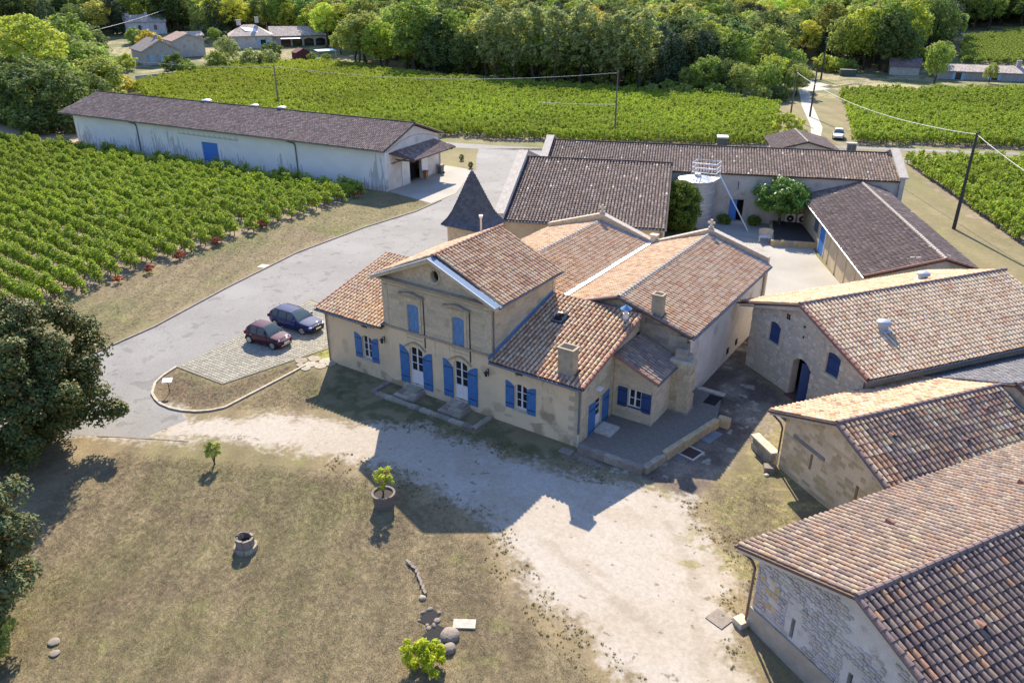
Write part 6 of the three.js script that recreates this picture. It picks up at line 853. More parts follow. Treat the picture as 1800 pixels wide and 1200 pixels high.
function limbs(h, r, spread, n, top = 0.75) { // tapered trunk with branching limbs
  const g = [], tube = (a, b, r0, r1) => { const A = V(...a), B = V(...b), k = new THREE.CylinderGeometry(r1, r0, A.distanceTo(B), 7); k.applyQuaternion(new THREE.Quaternion().setFromUnitVectors(V(0, 1, 0), B.clone().sub(A).normalize())); k.translate((A.x + B.x) / 2, (A.y + B.y) / 2, (A.z + B.z) / 2); g.push(k); };
  let p = [0, -0.1, 0]; const s = 4; for (let i = 1; i <= s; i++) { const q = [rr(-0.04, 0.04) * h, h * top * i / s, rr(-0.04, 0.04) * h]; tube(p, q, r * (1.15 - 0.75 * (i - 1) / s), r * (1.15 - 0.75 * i / s)); p = q; if (i >= 2) for (let k = 0; k < n; k++) { const a = rr(0, 6.28), L = spread * rr(0.55, 0.95); const m = [q[0] + Math.cos(a) * L * 0.5, q[1] + L * 0.35, q[2] + Math.sin(a) * L * 0.5], e = [q[0] + Math.cos(a + 0.3) * L, q[1] + L * 0.65, q[2] + Math.sin(a + 0.3) * L]; tube(q, m, r * 0.38, r * 0.22); tube(m, e, r * 0.22, r * 0.06); } }
  const m = mergeGeometries(g); return m;
}
function crownClumps(n, rx, ry, rz, cy, lob = 0.35, cr = 0.3, low = -0.75) {
  const out = [], k = R() * 50; for (let i = 0; i < n; i++) { const y = lerp(low, 1, (i + R()) / n), a = i * 2.4 + R() * 0.8, rad = Math.sqrt(Math.max(0, 1 - y * y)), d = (1 - lob) + lob * 1.6 * fbm(Math.cos(a) * 1.3 + k, Math.sin(a) * 1.3 + y * 1.7 + k, 2), f = R() < 0.22 ? rr(0.3, 0.6) : rr(0.78, 1); out.push([rx * rad * Math.cos(a) * d * f, cy + ry * y * d * (0.9 + 0.1 * f), rz * rad * Math.sin(a) * d * f, Math.min(rx, ry) * cr * rr(0.7, 1.25)]); } return out;
}
const LM = { lime: leafMat('lime_leaves', [0.46, 0.54, 0.08], 0.5), mid: leafMat('mid_leaves', [0.28, 0.39, 0.07], 0.5), oak: leafMat('dark_leaves', [0.16, 0.225, 0.055], 0.45), grey: leafMat('grey_green_leaves', [0.38, 0.44, 0.16], 0.5), fir: leafMat('blue_dark_leaves', [0.07, 0.11, 0.06], 0.25), gold: leafMat('golden_leaves', [0.55, 0.47, 0.07], 0.45), olive: leafMat('olive_leaves', [0.36, 0.43, 0.10], 0.5), chestnut: leafMat('chestnut_leaves', [0.125, 0.16, 0.042], 0.32), vine: leafMat('vine_leaves', [0.33, 0.43, 0.05], 0.5), vineFar: leafMat('far_vine_leaves', [0.35, 0.45, 0.05], 0.5), bright: leafMat('bright_leaves', [0.46, 0.55, 0.025], 0.5), box: leafMat('clipped_leaves', [0.16, 0.23, 0.03], 0.3), magnolia: leafMat('glossy_leaves', [0.17, 0.32, 0.05], 0.35), red: leafMat('red_leaves', [0.42, 0.12, 0.06]), bark: M.bark };
LM.chestnut.roughness = 0.62; LM.magnolia.roughness = 0.5; LM.chestnut.specularIntensity = 0.4; LM.magnolia.specularIntensity = 0.45;
// tree kinds, each about unit built at its real size and scaled a little per copy
const SHAPE = {
  broad: { g: leaves(crownClumps(90, 4.4, 4.6, 4.4, 7.2, 0.45, 0.26), 48, 0.55), t: limbs(9, 0.28, 3.2, 3), h: 12 },
  round: { g: leaves(crownClumps(80, 4.6, 4.0, 4.6, 5.8, 0.4, 0.28), 50, 0.52), t: limbs(8, 0.28, 3.2, 3), h: 10 },
  poplar: { g: leaves(crownClumps(70, 2.3, 5.0, 2.3, 7.2, 0.35, 0.36, -0.85), 46, 0.46), t: limbs(11, 0.2, 1.5, 2), h: 12.3 },
  fir: { g: leaves(crownClumps(80, 3.2, 5.4, 3.2, 5.6, 0.25, 0.3, -0.95), 50, 0.42, { hang: 0.5 }), t: limbs(10, 0.25, 1.6, 2), h: 11.3 },
  bush: { g: leaves(crownClumps(46, 2.4, 1.9, 2.4, 1.7, 0.45, 0.34, -0.85), 46, 0.4), t: limbs(2.4, 0.12, 1.6, 4, 0.6), h: 3.8 },
  airy: { g: leaves(crownClumps(110, 5.6, 5.4, 5.6, 8.6, 0.55, 0.18), 40, 0.5, { sq: 0.5 }), t: limbs(11, 0.32, 4.4, 4), h: 14.3 },
};
for (const s of Object.values(SHAPE)) { s.t = autoUV(s.t, 0.7); s.t.computeVertexNormals(); }
const protoTree = {};
function tree(shape, lm, label, x, z, h, o = {}) { // a tree of the given height; later ones are copies of the first
  const key = shape + lm, S = SHAPE[shape]; let t;
  if (!protoTree[key]) { t = new THREE.Group(); const a = new THREE.Mesh(S.t, M.bark), b = new THREE.Mesh(S.g, LM[lm]); a.name = 'trunk'; b.name = 'crown'; a.castShadow = b.castShadow = a.receiveShadow = b.receiveShadow = true; t.add(a, b); protoTree[key] = t; } else t = protoTree[key].clone();
  t.name = numbered(o.name ?? (shape === 'bush' ? 'shrub' : lm === 'fir' ? 'conifer_tree' : shape === 'poplar' ? 'poplar_tree' : 'broadleaf_tree')); const k = h / S.h; t.scale.set(k * (o.w ?? 1), k, k * (o.w ?? 1)); t.rotation.set(0, rr(0, 6.28), 0); t.position.set(x, (o.y ?? hill(x, z)) - 0.05, z);
  t.userData = { label, category: o.cat ?? (shape === 'bush' ? 'shrub' : 'tree') }; if (o.group) t.userData.group = o.group; scene.add(t); return t;
}
{ // big tree at the left edge
  const t = thing('chestnut_tree', 'large dark tree with browning leaves at the left edge beside the drive', 'tree', -5.9, 17.4);
  const cl = crownClumps(150, 4.6, 4.1, 4.6, 4.15, 0.5, 0.22, -0.92); for (const c of [[2.6, 1.9, -2.6, 0.9], [3.1, 2.1, -3.2, 0.7], [2.0, 2.8, -3.0, 1.0], [3.8, 2.3, -3.2, 0.5]]) cl.push(c);
  const g = leaves(cl, 400, 0.21, { tint: 0.5, yellow: 0.05, flat: 0.5 });
  const m = new THREE.Mesh(g, LM.chestnut); m.name = 'crown'; m.castShadow = m.receiveShadow = true; t.add(m); const br = new THREE.Mesh(leaves(cl.filter((c) => c[1] > 1.5), 55, 0.19, { tint: 0.4 }), leafMat('browning_leaves', [0.26, 0.16, 0.05], 0.25)); br.name = 'browning_leaves'; br.castShadow = true; t.add(br); const tr = mesh('trunk', limbs(7.5, 0.42, 3.8, 4), M.bark, t);
  const t2 = thing('chestnut_tree', 'tree with grey-green leaves cut off by the bottom left corner', 'tree', 6.0, 26.0);
  const c2 = crownClumps(100, 2.9, 4.0, 2.9, 4.3, 0.38, 0.28, -0.97); const m2 = new THREE.Mesh(leaves(c2, 340, 0.19, { tint: 0.4, yellow: 0.06, flat: 0.5 }), leafMat('grey_leaves', [0.15, 0.19, 0.085], 0.25)); m2.name = 'crown'; m2.castShadow = true; t2.add(m2); const b2 = new THREE.Mesh(leaves(c2.filter((c) => c[1] > 2), 50, 0.18), leafMat('rusty_leaves', [0.22, 0.14, 0.035], 0.25)); b2.name = 'browning_leaves'; t2.add(b2); mesh('trunk', limbs(6, 0.3, 2.4, 4), M.bark, t2);
}
{ // garden plants
  const plant = (name, label, cat, x, y, z, cl, per, sz, lm, tr) => { const t = thing(name, label, cat, x, z, 0, undefined, y); const m = new THREE.Mesh(leaves(cl, per, sz, { tint: 0.5, yellow: 0.1 }), LM[lm]); m.name = 'foliage'; m.castShadow = m.receiveShadow = true; t.add(m); if (tr) { const b = new MB(); for (const [a, c] of tr) b.tube(a, c, 0.035, 0.015, 6); b.build('stems', M.bark, t); } return t; };
  plant('young_shrub', 'young round leaved shrub alone on the lawn near the gravel path', 'shrub', 3.85, 0, 12.75, crownClumps(20, 0.42, 0.42, 0.42, 0.95, 0.3, 0.4), 50, 0.11, 'olive', [[[0, 0, 0], [0.1, 0.8, 0.05]], [[0.03, 0, 0], [-0.15, 0.9, 0.1]], [[0, 0, 0.03], [0.05, 0.9, -0.18]]]);
  const ps = plant('potted_shrub', 'yellow green flowering shrub growing in the stone planter', 'shrub', 14.3, 0.74, 10.3, crownClumps(26, 0.6, 0.5, 0.6, 0.95, 0.4, 0.32), 60, 0.11, 'lime', [[[0, -0.02, 0], [0.12, 0.8, 0.05]], [[0.04, -0.02, 0], [-0.2, 0.8, 0.1]], [[0, -0.02, 0.03], [0.1, 0.8, -0.2]]]); const fl = new MB(); for (let i = 0; i < 9; i++) { const a = R() * 6.28, r = rr(0.2, 0.6); fl.geo(new THREE.IcosahedronGeometry(0.045, 1).translate(Math.cos(a) * r, rr(0.6, 1.4), Math.sin(a) * r)); } fl.build('blossoms', mat('pink_blossom', [0.5, 0.08, 0.12]), ps).userData.kind = 'stuff';
  plant('corner_shrub', 'grey green shrub in the bottom left corner below the tall tree', 'shrub', 8.0, 0, 26.9, crownClumps(50, 1.4, 1.3, 1.4, 1.2, 0.4, 0.28, -0.8), 130, 0.16, 'olive', [[[0, 0, 0], [0.2, 1, 0]], [[0, 0, 0], [-0.3, 1, 0.2]]]);
  plant('bright_shrub', 'vivid yellow green shrub at the bottom edge below the dark hole', 'shrub', 22.75, 0, 17.2, crownClumps(44, 0.95, 0.65, 0.85, 0.6, 0.55, 0.28, -0.6), 110, 0.11, 'bright', [[[0, 0, 0], [0.2, 0.6, 0]], [[0, 0, 0], [-0.3, 0.6, 0.1]]]);
  plant('clipped_tree', 'large clipped oval evergreen beside the steel vat', 'tree', 8.35, 0, -42.3, crownClumps(150, 2.1, 2.5, 2.1, 2.75, 0.12, 0.24, -0.97), 80, 0.22, 'box', [[[0, 0, 0], [0, 1.6, 0]], [[0.1, 0, 0], [0.5, 1.8, 0.2]]]);
  const mg = plant('magnolia_tree', 'glossy leaved magnolia with a broad rounded crown in the courtyard bed', 'tree', 16.9, 0.4, -49.0, crownClumps(120, 2.9, 1.75, 2.5, 3.0, 0.2, 0.3, -0.75), 62, 0.27, 'magnolia', null); mesh('trunk', limbs(2.8, 0.17, 1.6, 3, 0.8), M.bark, mg);
  plant('clipped_bush', 'low clipped bush left of the blue courtyard door', 'shrub', 11.35, 0, -47.6, crownClumps(30, 0.75, 0.5, 0.6, 0.5, 0.1, 0.4, -0.8), 46, 0.15, 'box', null); plant('clipped_bush', 'low clipped bush right of the blue courtyard door', 'shrub', 14.2, 0, -48.9, crownClumps(30, 0.7, 0.5, 0.6, 0.5, 0.1, 0.4, -0.8), 46, 0.15, 'box', null);
  plant('dark_bush', 'dark bush under the clipped evergreen at the foot of the vat', 'shrub', 6.6, 0, -41.6, crownClumps(30, 1.0, 0.6, 0.8, 0.5, 0.3, 0.4, -0.6), 40, 0.2, 'oak', null); plant('dry_grass_clump', 'pale dry grass clump in front of the steel vat', 'plant', 9.6, 0, -42.4, crownClumps(16, 0.7, 0.6, 0.5, 0.5, 0.3, 0.4, -0.6), 46, 0.3, 'olive', null);
  plant('conical_bush', 'small conical bush on the grass by the long shed forecourt, farther one', 'shrub', -31.3, 0, -56.8, crownClumps(16, 0.3, 0.42, 0.3, 0.42, 0.1, 0.5, -0.9), 30, 0.16, 'oak', null); plant('conical_bush', 'small conical bush on the grass by the long shed forecourt, nearer one', 'shrub', -27.3, 0, -53.6, crownClumps(16, 0.3, 0.42, 0.3, 0.42, 0.1, 0.5, -0.9), 30, 0.16, 'oak', null);
  plant('wall_bush', 'small bush at the foot of the pale parapet wall by the drive', 'shrub', -3.2, 0, -27.6, crownClumps(24, 0.8, 1.3, 0.8, 1.2, 0.3, 0.4, -0.9), 44, 0.2, 'mid', null);
  plant('roadside_shrub', 'yellow green shrub behind the small tiled shed by the track', 'shrub', 2.2, 0, -101.5, crownClumps(60, 3.4, 1.9, 3.0, 1.7, 0.4, 0.28, -0.8), 60, 0.32, 'lime', null);
  // red leaved plants at the ends of the vine rows
  let first = null; for (let i = 0; i < 6; i++) { const z = [-33.2, -18.5, -12.0, -7.4, -3.6, -0.6][i], x = lerp(-26.0, -29.4, clamp((5 - z) / 22)); let t; if (!first) { t = first = new THREE.Group(); const m = new THREE.Mesh(leaves(crownClumps(14, 0.55, 0.4, 0.55, 0.5, 0.3, 0.4), 26, 0.17, { tint: 0.6 }), LM.red); m.name = 'foliage'; const s = new MB(); s.tube([0, 0, 0], [0.1, 0.5, 0], 0.03, 0.015); t.add(m); s.build('stem', M.bark, t); } else t = first.clone(); t.name = numbered('rose_bush'); t.position.set(x + rr(0, 0.5), 0, z); t.rotation.y = R() * 6; t.scale.setScalar(rr(0.55, 1.0)); t.userData = { label: 'small red leaved bush at a vine row end by the verge', category: 'shrub', group: 'red bushes at the row ends of the left vineyard' }; scene.add(t); }
}
const ORD = ['first', 'second', 'third', 'fourth', 'fifth', 'sixth', 'seventh', 'eighth', 'ninth', 'tenth', 'eleventh', 'twelfth'];
const scrX = (o) => o.position.clone().applyMatrix4(vp).x;
function ordinals() { const by = new Map(); for (const o of scene.children) if (o.userData.group && o.userData.category !== 'vine' && o.userData.label) { const k = o.userData.label; if (!by.has(k)) by.set(k, []); by.get(k).push(o); } for (const l of by.values()) if (l.length > 1 && l.length <= 12) { l.sort((a, b) => scrX(a) - scrX(b)); l.forEach((o, i) => { const w = o.userData.label.split(' '); o.userData.label = ORD[i] + ' from left, ' + (w.length > 13 ? w.slice(0, 13).join(' ') : w.join(' ')); }); } }
// ---------- vines ----------
const vineGeo = [0, 1, 2, 3].map(() => { const cl = []; for (let i = 0; i < 20; i++) cl.push([rr(-0.58, 0.58), rr(0.4, 1.45), rr(-0.3, 0.3), rr(0.15, 0.3)]); for (let i = 0; i < 9; i++) cl.push([rr(-0.58, 0.58), rr(1.4, 1.75), rr(-0.24, 0.24), rr(0.09, 0.18), 0.9, 0.55]); return leaves(cl, 17, 0.2, { tint: 0.6, yellow: 0.04 }); });
const trunkG = autoUV(new THREE.CylinderGeometry(0.03, 0.05, 0.9, 5).translate(0, 0.42, 0), 0.5);
const vineLeft = [[-25.2, 9], [-28.3, -3], [-28.9, -15], [-29.4, -35.6], [-84, -29.8], [-104, -27], [-104, 12], [-60, 30]];
function vineyard(P, ang, rowGap, step, gap = 0.05) { const c = Math.cos(ang), s = Math.sin(ang), out = [], bb = [1e9, -1e9, 1e9, -1e9]; for (const [x, z] of P) { const u = x * c - z * s, v = x * s + z * c; bb[0] = Math.min(bb[0], u); bb[1] = Math.max(bb[1], u); bb[2] = Math.min(bb[2], v); bb[3] = Math.max(bb[3], v); } let row = 0; for (let v = bb[2] + 0.8; v < bb[3]; v += rowGap, row++) for (let u = bb[0] + R(); u < bb[1]; u += step * rr(0.92, 1.08)) { const x = u * c + v * s, z = -u * s + v * c; if (R() < gap || !inPoly(x, z, P)) continue; out.push({ row, u, x: x + rr(-0.08, 0.08), z: z + rr(-0.12, 0.12), a: ang + (R() < 0.5 ? Math.PI : 0) + rr(-0.12, 0.12), s: rr(0.72, 1.18) }); } return out; }
const fields = { left: vineyard(vineLeft, -0.07, 1.95, 0.85, 0.05), far: vineyard(vineF, 0.5, 1.95, 0.95, 0.04), right: vineyard(vineR2, -1.12, 1.75, 1.0, 0.04), upper: vineyard(vineR1, 0.35, 1.9, 0.95, 0.03) };
{
  const cand = []; for (const k of ['left', 'right']) for (const v of fields[k]) { v.f = k; const p = V(v.x, 1, v.z); if (inView(p, 0.99)) { v.d = p.distanceTo(camera.position); cand.push(v); } } cand.sort((a, b) => a.d - b.d); const near = new Set(cand.slice(0, 300)); let protos = {}, rightN = 0; const NUM = (n) => ORD[n] ?? (n + 1) + 'th'; { const rows = new Map(); for (const v of fields.left) { if (!rows.has(v.row)) rows.set(v.row, []); rows.get(v.row).push(v); } const keys = [...rows.keys()].sort((a, b) => b - a); keys.forEach((k, i) => { rows.get(k).sort((a, b) => b.u - a.u).forEach((v, j) => { v.lab = 'leafy grapevine, ' + NUM(j) + ' from the verge in the ' + NUM(i) + ' row from the dark tree'; }); }); }
  for (const v of near) { const k = Math.floor(R() * 4); let t; if (!protos[k]) { t = protos[k] = new THREE.Group(); const a = new THREE.Mesh(trunkG, M.bark), b = new THREE.Mesh(vineGeo[k], LM.vine); a.name = 'trunk'; b.name = 'foliage'; a.castShadow = b.castShadow = a.receiveShadow = b.receiveShadow = true; t.add(a, b); } else t = protos[k].clone(); t.name = numbered('grapevine'); t.position.set(v.x, 0, v.z); t.rotation.y = v.a; t.scale.set(1.05, v.s, 0.95); t.userData = v.f === 'left' ? { label: v.lab, category: 'vine', group: 'grapevines in the left vineyard' } : { label: NUM(rightN++) + ' nearest leafy grapevine of the vineyard at the right edge below the tall pole', category: 'vine', group: 'grapevines in the right vineyard' }; scene.add(t); }
  const m4 = new THREE.Matrix4(), q = new THREE.Quaternion(), col = new THREE.Color(), lab = { left: ['rest of the vine rows farther back in the vineyard by the long shed', 'vine'], far: ['broad bright green vineyard behind the long shed and cellars', 'vineFar'], right: ['rest of the vine rows in the vineyard by the tall dark pole', 'vine'], upper: ['bright green vineyard across the road beside the white hatchback', 'vine'] };
  for (const k of Object.keys(fields)) { const l = fields[k].filter((v) => !near.has(v)); const root = new THREE.Group(); root.name = numbered('vine_rows'); root.userData = { label: lab[k][0], category: 'vines', kind: 'stuff' }; scene.add(root);
    for (let g = 0; g < 4; g++) { const ll = l.filter((_, i) => i % 4 === g); if (!ll.length) continue; const im = new THREE.InstancedMesh(vineGeo[g], LM[lab[k][1]], ll.length); im.name = 'vine_foliage'; im.userData.kind = 'stuff'; im.castShadow = im.receiveShadow = true; ll.forEach((v, i) => { q.setFromAxisAngle(V(0, 1, 0), v.a); m4.compose(V(v.x, 0, v.z), q, V(1.1, v.s * (k === 'left' ? 1 : 1.08), k === 'far' || k === 'upper' ? 1.2 : 1.0)); im.setMatrixAt(i, m4); const n = 0.75 + 0.5 * fbm(v.x * 0.06, v.z * 0.06, 3), y = k === 'far' ? sst(-40, -140, v.x) * 0.1 : 0; im.setColorAt(i, col.setRGB(n * (1 + y), n, n * 0.9)); }); root.add(im); }
    const tm = new THREE.InstancedMesh(trunkG, M.bark, l.length); tm.name = 'vine_trunks'; tm.userData.kind = 'stuff'; l.forEach((v, i) => { m4.makeTranslation(v.x, 0, v.z); tm.setMatrixAt(i, m4); }); root.add(tm); }
  // sloping vineyard far up on the right
  const rows = vineyard([[14, -226], [34, -232], [70, -250], [60, -320], [22, -297], [9, -275]], 0.9, 2.6, 1.9, 0.02), root = new THREE.Group(); root.name = numbered('vine_rows'); root.userData = { label: 'distant sloping vineyard at the upper right edge above the low house', category: 'vines', kind: 'stuff' }; scene.add(root); const im = new THREE.InstancedMesh(vineGeo[0], LM.vine, rows.length); im.name = 'vine_foliage'; im.userData.kind = 'stuff'; rows.forEach((v, i) => { q.setFromAxisAngle(V(0, 1, 0), v.a); m4.compose(V(v.x, hill(v.x, v.z), v.z), q, V(1.9, 1.1, 2.0)); im.setMatrixAt(i, m4); im.setColorAt(i, col.setRGB(0.9, 0.9, 0.9)); }); root.add(im);
}
// ---------- trees ----------
{
  const edge = 'trees along the wood edge behind the far vineyard';
  const pop = [[-84, -137.5, 12], [-79, -135, 13.5], [-73.5, -134.5, 13], [-69, -136.5, 14], [-62.5, -135.5, 13.5], [-57, -137, 14.5], [-51, -138, 12.5], [-46.5, -137, 13], [-41.5, -138, 13.5]];
  for (const [x, z, h] of pop) tree('poplar', 'grey', 'slender grey green tree in the row behind the far vineyard', x, z, h * 1.28, { group: 'slender trees in a row behind the far vineyard', w: 1.15 });
  tree('broad', 'olive', 'yellow green tree at the left end of the wood edge beside the village garden', -131, -139, 12.5); tree('round', 'lime', 'light green tree between the village garden and the big wood edge trees', -121, -138, 10, { w: 1.1 });
  tree('broad', 'mid', 'tallest full green tree at the wood edge behind the far vineyard', -108, -138, 17.5, { w: 1.15 }); tree('airy', 'mid', 'broad mid green tree right of the tallest wood edge tree', -98, -141, 17, {}); tree('round', 'oak', 'dark low hanging tree at the foot of the tall wood edge trees', -100, -135.5, 9.5, { w: 1.1 }); tree('round', 'oak', 'dark round tree just left of the row of slender trees', -90, -137.5, 10.5, { w: 1.0 });
  tree('broad', 'gold', 'golden yellow tree showing behind the row of slender trees', -62, -151, 16.5, { w: 0.9 }); tree('fir', 'fir', 'dark conifer at the right end of the row of slender trees', -35.5, -141, 12.5, { w: 1.1 }); tree('fir', 'fir', 'second dark conifer right of the slender trees, farther back', -31, -147, 13, { w: 1.1 });
  const bs = [['round', 'olive', -30, -139, 6], ['bush', 'mid', -34, -137, 3.2], ['round', 'mid', -26, -139, 8], ['bush', 'olive', -29, -133.5, 3], ['round', 'oak', -22, -140, 7.5], ['round', 'olive', -18, -138, 7], ['bush', 'mid', -22, -133.5, 3.6], ['round', 'mid', -14, -142, 7], ['round', 'lime', -15, -149, 8], ['bush', 'olive', -13, -136.5, 3.4], ['round', 'olive', -9, -148, 6.5], ['round', 'oak', -11.5, -152, 7], ['bush', 'oak', -10, -140, 3.4], ['round', 'mid', -14, -160, 8.5], ['broad', 'mid', -24, -152, 12], ['broad', 'olive', -20, -160, 13], ['broad', 'lime', -33, -158, 13.5], ['round', 'oak', -28, -150, 11], ['bush', 'grey', -37, -134.5, 2.4], ['bush', 'grey', -31, -131.5, 2.2]];
  for (const [s, l, x, z, h] of bs) tree(s, l, { mid: 'mid green', olive: 'olive green', oak: 'dark green', lime: 'light green', grey: 'greyish' }[l] + (s === 'bush' ? ' bush' : s === 'broad' ? ' tall tree' : ' rounded tree') + ' in the thicket left of the gravel track', x, z, h, { group: 'thicket beside the gravel track' });
  tree('airy', 'lime', 'large feathery light green tree at the left edge behind the long shed', -124, -46, 19, { w: 1.05 }); tree('airy', 'lime', 'second feathery light green tree near the top left corner', -138, -50, 18, {}); 
  const lc = [['round', 'oak', -104, -38, 9], ['round', 'oak', -112, -38, 9.5], ['round', 'mid', -117, -45, 9], ['round', 'oak', -121, -40, 9], ['round', 'olive', -124, -58, 8], ['bush', 'olive', -119, -56, 4], ['round', 'oak', -113, -49, 6.5], ['round', 'grey', -138, -63, 9.5], ['round', 'oak', -128, -40, 10], ['round', 'mid', -132, -60, 10], ['bush', 'gold', -138, -70, 3.6], ['round', 'oak', -150, -66, 10], ['broad', 'mid', -160, -72, 13], ['round', 'oak', -174, -84, 10], ['round', 'oak', -178, -78, 11], ['bush', 'oak', -103, -33.5, 4.2], ['bush', 'mid', -108, -35.5, 4.6], ['bush', 'oak', -114, -36.5, 4.8], ['bush', 'oak', -99, -39, 4], ['bush', 'mid', -121, -36, 5], ['bush', 'oak', -108, -44, 4.5]];
  for (const [s, l, x, z, h] of lc) tree(s, l, { mid: 'mid green', olive: 'olive green', oak: 'dark green', gold: 'golden', grey: 'greyish' }[l] + (s === 'bush' ? ' bush' : s === 'broad' ? ' tall tree' : ' tree') + ' in the clump left of the long shed', x, z, h * 1.15, { w: 1.25, group: 'tree clump at the left end of the long shed' });
  tree('bush', 'box', 'bright green domed evergreen left of the grey village house', -152, -71, 9.5, { w: 0.95, cat: 'tree' }); tree('bush', 'lime', 'pale shrub by the gable of the grey village house', -171, -93, 4.5);
  const vg = [['bush', 'oak', -155, -97, 5.5, 'dark rounded bush in front of the grey village house'], ['bush', 'mid', -150, -97, 4, 'green bush beside the rendered garden wall'], ['bush', 'olive', -154, -109, 5, 'pale olive bush right of the grey village house'], ['round', 'grey', -158, -116, 7.5, 'silvery tree between the grey house and the villa'], ['bush', 'grey', -151, -118, 5, 'silvery bush at the edge of the far vineyard'], ['bush', 'oak', -157, -131, 5, 'dark bush in front of the villa terrace'], ['bush', 'grey', -148, -122, 4.5, 'silvery bush below the villa'], ['bush', 'mid', -146, -136, 2.4, 'low hedge bush in front of the red garden shed'], ['bush', 'mid', -143, -139, 2.2, 'low hedge bush right of the red garden shed'], ['round', 'olive', -148, -150, 7, 'olive tree right of the villa'], ['fir', 'oak', -205, -142, 11, 'dark tall conifer behind the grey village house'], ['bush', 'gold', -199, -119, 6, 'golden flowering bush behind the grey village house'], ['round', 'mid', -195, -140, 5, 'ivy clad clump between the villa and the brown roof'], ['bush', 'mid', -214, -124, 5, 'green bush below the white gabled house']];
  for (const [s, l, x, z, h, lb] of vg) tree(s, l, lb, x, z, h);
  tree('round', 'mid', 'lone round lawn tree in front of the low house with blue shutters', 13, -187.5, 9.2, { w: 0.75 }); tree('round', 'olive', 'small thin tree on the lawn right of the lone round tree', 24, -196, 4.6, { w: 0.8 }); tree('broad', 'lime', 'tall light green tree behind the lone lawn tree', 1, -214, 17, {}); 
  const rw = [['broad', 'olive', -13, -206, 13], ['broad', 'lime', -7, -204, 15], ['broad', 'mid', -3, -207, 17], ['round', 'oak', 2, -206, 11], ['broad', 'oak', -1, -203, 14], ['bush', 'lime', -12, -197, 4], ['bush', 'lime', -16, -199, 4.5], ['bush', 'mid', -9, -198, 3.5], ['bush', 'olive', 9, -222, 6.5], ['bush', 'mid', 4, -219, 5]];
  for (const [s, l, x, z, h] of rw) tree(s, l, { mid: 'mid green', olive: 'olive green', oak: 'dark green', lime: 'light green' }[l] + (s === 'bush' ? ' bush' : ' tree') + ' at the wood edge behind the green kiosk', x, z, h, { group: 'wood edge trees behind the kiosk' });
  for (let i = 0; i < 14; i++) { const x = -112 + i * 5.6 + rr(-1.5, 1.5); tree('bush', ['mid', 'oak', 'olive'][i % 3], { mid: 'mid green', oak: 'dark green', olive: 'olive green' }[['mid', 'oak', 'olive'][i % 3]] + ' undergrowth bush below the wood edge trees', x, -141 - rr(0, 3), rr(3.2, 5.5), { group: 'undergrowth below the wood edge trees', w: 1.3 }); }
  // the wood on the rising ground, as one mass
  const kinds = [['broad', 'mid'], ['broad', 'oak'], ['round', 'olive'], ['airy', 'lime'], ['round', 'oak'], ['poplar', 'grey'], ['fir', 'fir'], ['broad', 'olive'], ['airy', 'mid']], lists = kinds.map(() => []), avoid = [[-176, -106, 26], [-182, -145, 20], [-228, -139, 9], [-204, -184, 11], [-250, -121, 8], [-24, -226, 4]];
  const field = [[9, -215], [40, -220], [80, -235], [75, -330], [20, -306], [2, -292], [5, -270]];
  for (let d = 196; d < 470; d += 6.4) for (let a = -0.2; a < 1.38; a += 6.6 / d) {
    const rd = d + rr(-3, 3), ra = a + rr(-3, 3) / d, x = 38 - Math.sin(ra) * rd, z = 34 - Math.cos(ra) * rd;
    if (inPoly(x, z, field) || avoid.some(([u, v, r]) => Math.hypot(x - u, z - v) < r)) continue;
    if (z > -137 && x > -140 && x < 0) continue; if (x > -26 && z > -208) continue; if (x < -138 && x > -215 && z > -158 && d < 300) continue; if (x > 0 && z > -236) continue; if (x < -95 && z > -90 && d < 236) continue; if (x < -190 && x > -245 && z > -150 && d < 312) continue;
    const n = fbm(x * 0.02 + 9, z * 0.02, 3) + (R() - 0.5) * 0.45; let k = Math.floor(clamp((n - 0.22) / 0.56, 0, 0.999) * 9); k = [1, 4, 8, 0, 6, 7, 5, 2, 3][k]; lists[k].push([x, z]);
  }
  const root = new THREE.Group(); root.name = 'woodland'; root.userData = { label: 'dense mixed wood covering the rising ground along the top of the view', category: 'woodland', kind: 'stuff' }; scene.add(root); const m4 = new THREE.Matrix4(), q = new THREE.Quaternion(), col = new THREE.Color();
  kinds.forEach(([s, l], i) => { const S = SHAPE[s], L = lists[i]; if (!L.length) return; const a = new THREE.InstancedMesh(S.g, LM[l], L.length), b = new THREE.InstancedMesh(S.t, M.bark, L.length); a.name = 'wood_crowns'; b.name = 'wood_trunks'; a.userData.kind = b.userData.kind = 'stuff'; a.castShadow = true; L.forEach(([x, z], j) => { const h = rr(9.5, 15) / S.h, w = h * rr(0.9, 1.2); q.setFromAxisAngle(V(0, 1, 0), R() * 6.28); m4.compose(V(x, hill(x, z) - 0.1, z), q, V(w, h, w)); a.setMatrixAt(j, m4); b.setMatrixAt(j, m4); const f = rr(0.65, 1.45); a.setColorAt(j, col.setRGB(f * rr(0.85, 1.2), f, f * rr(0.8, 1.1))); }); root.add(a, b); });
}
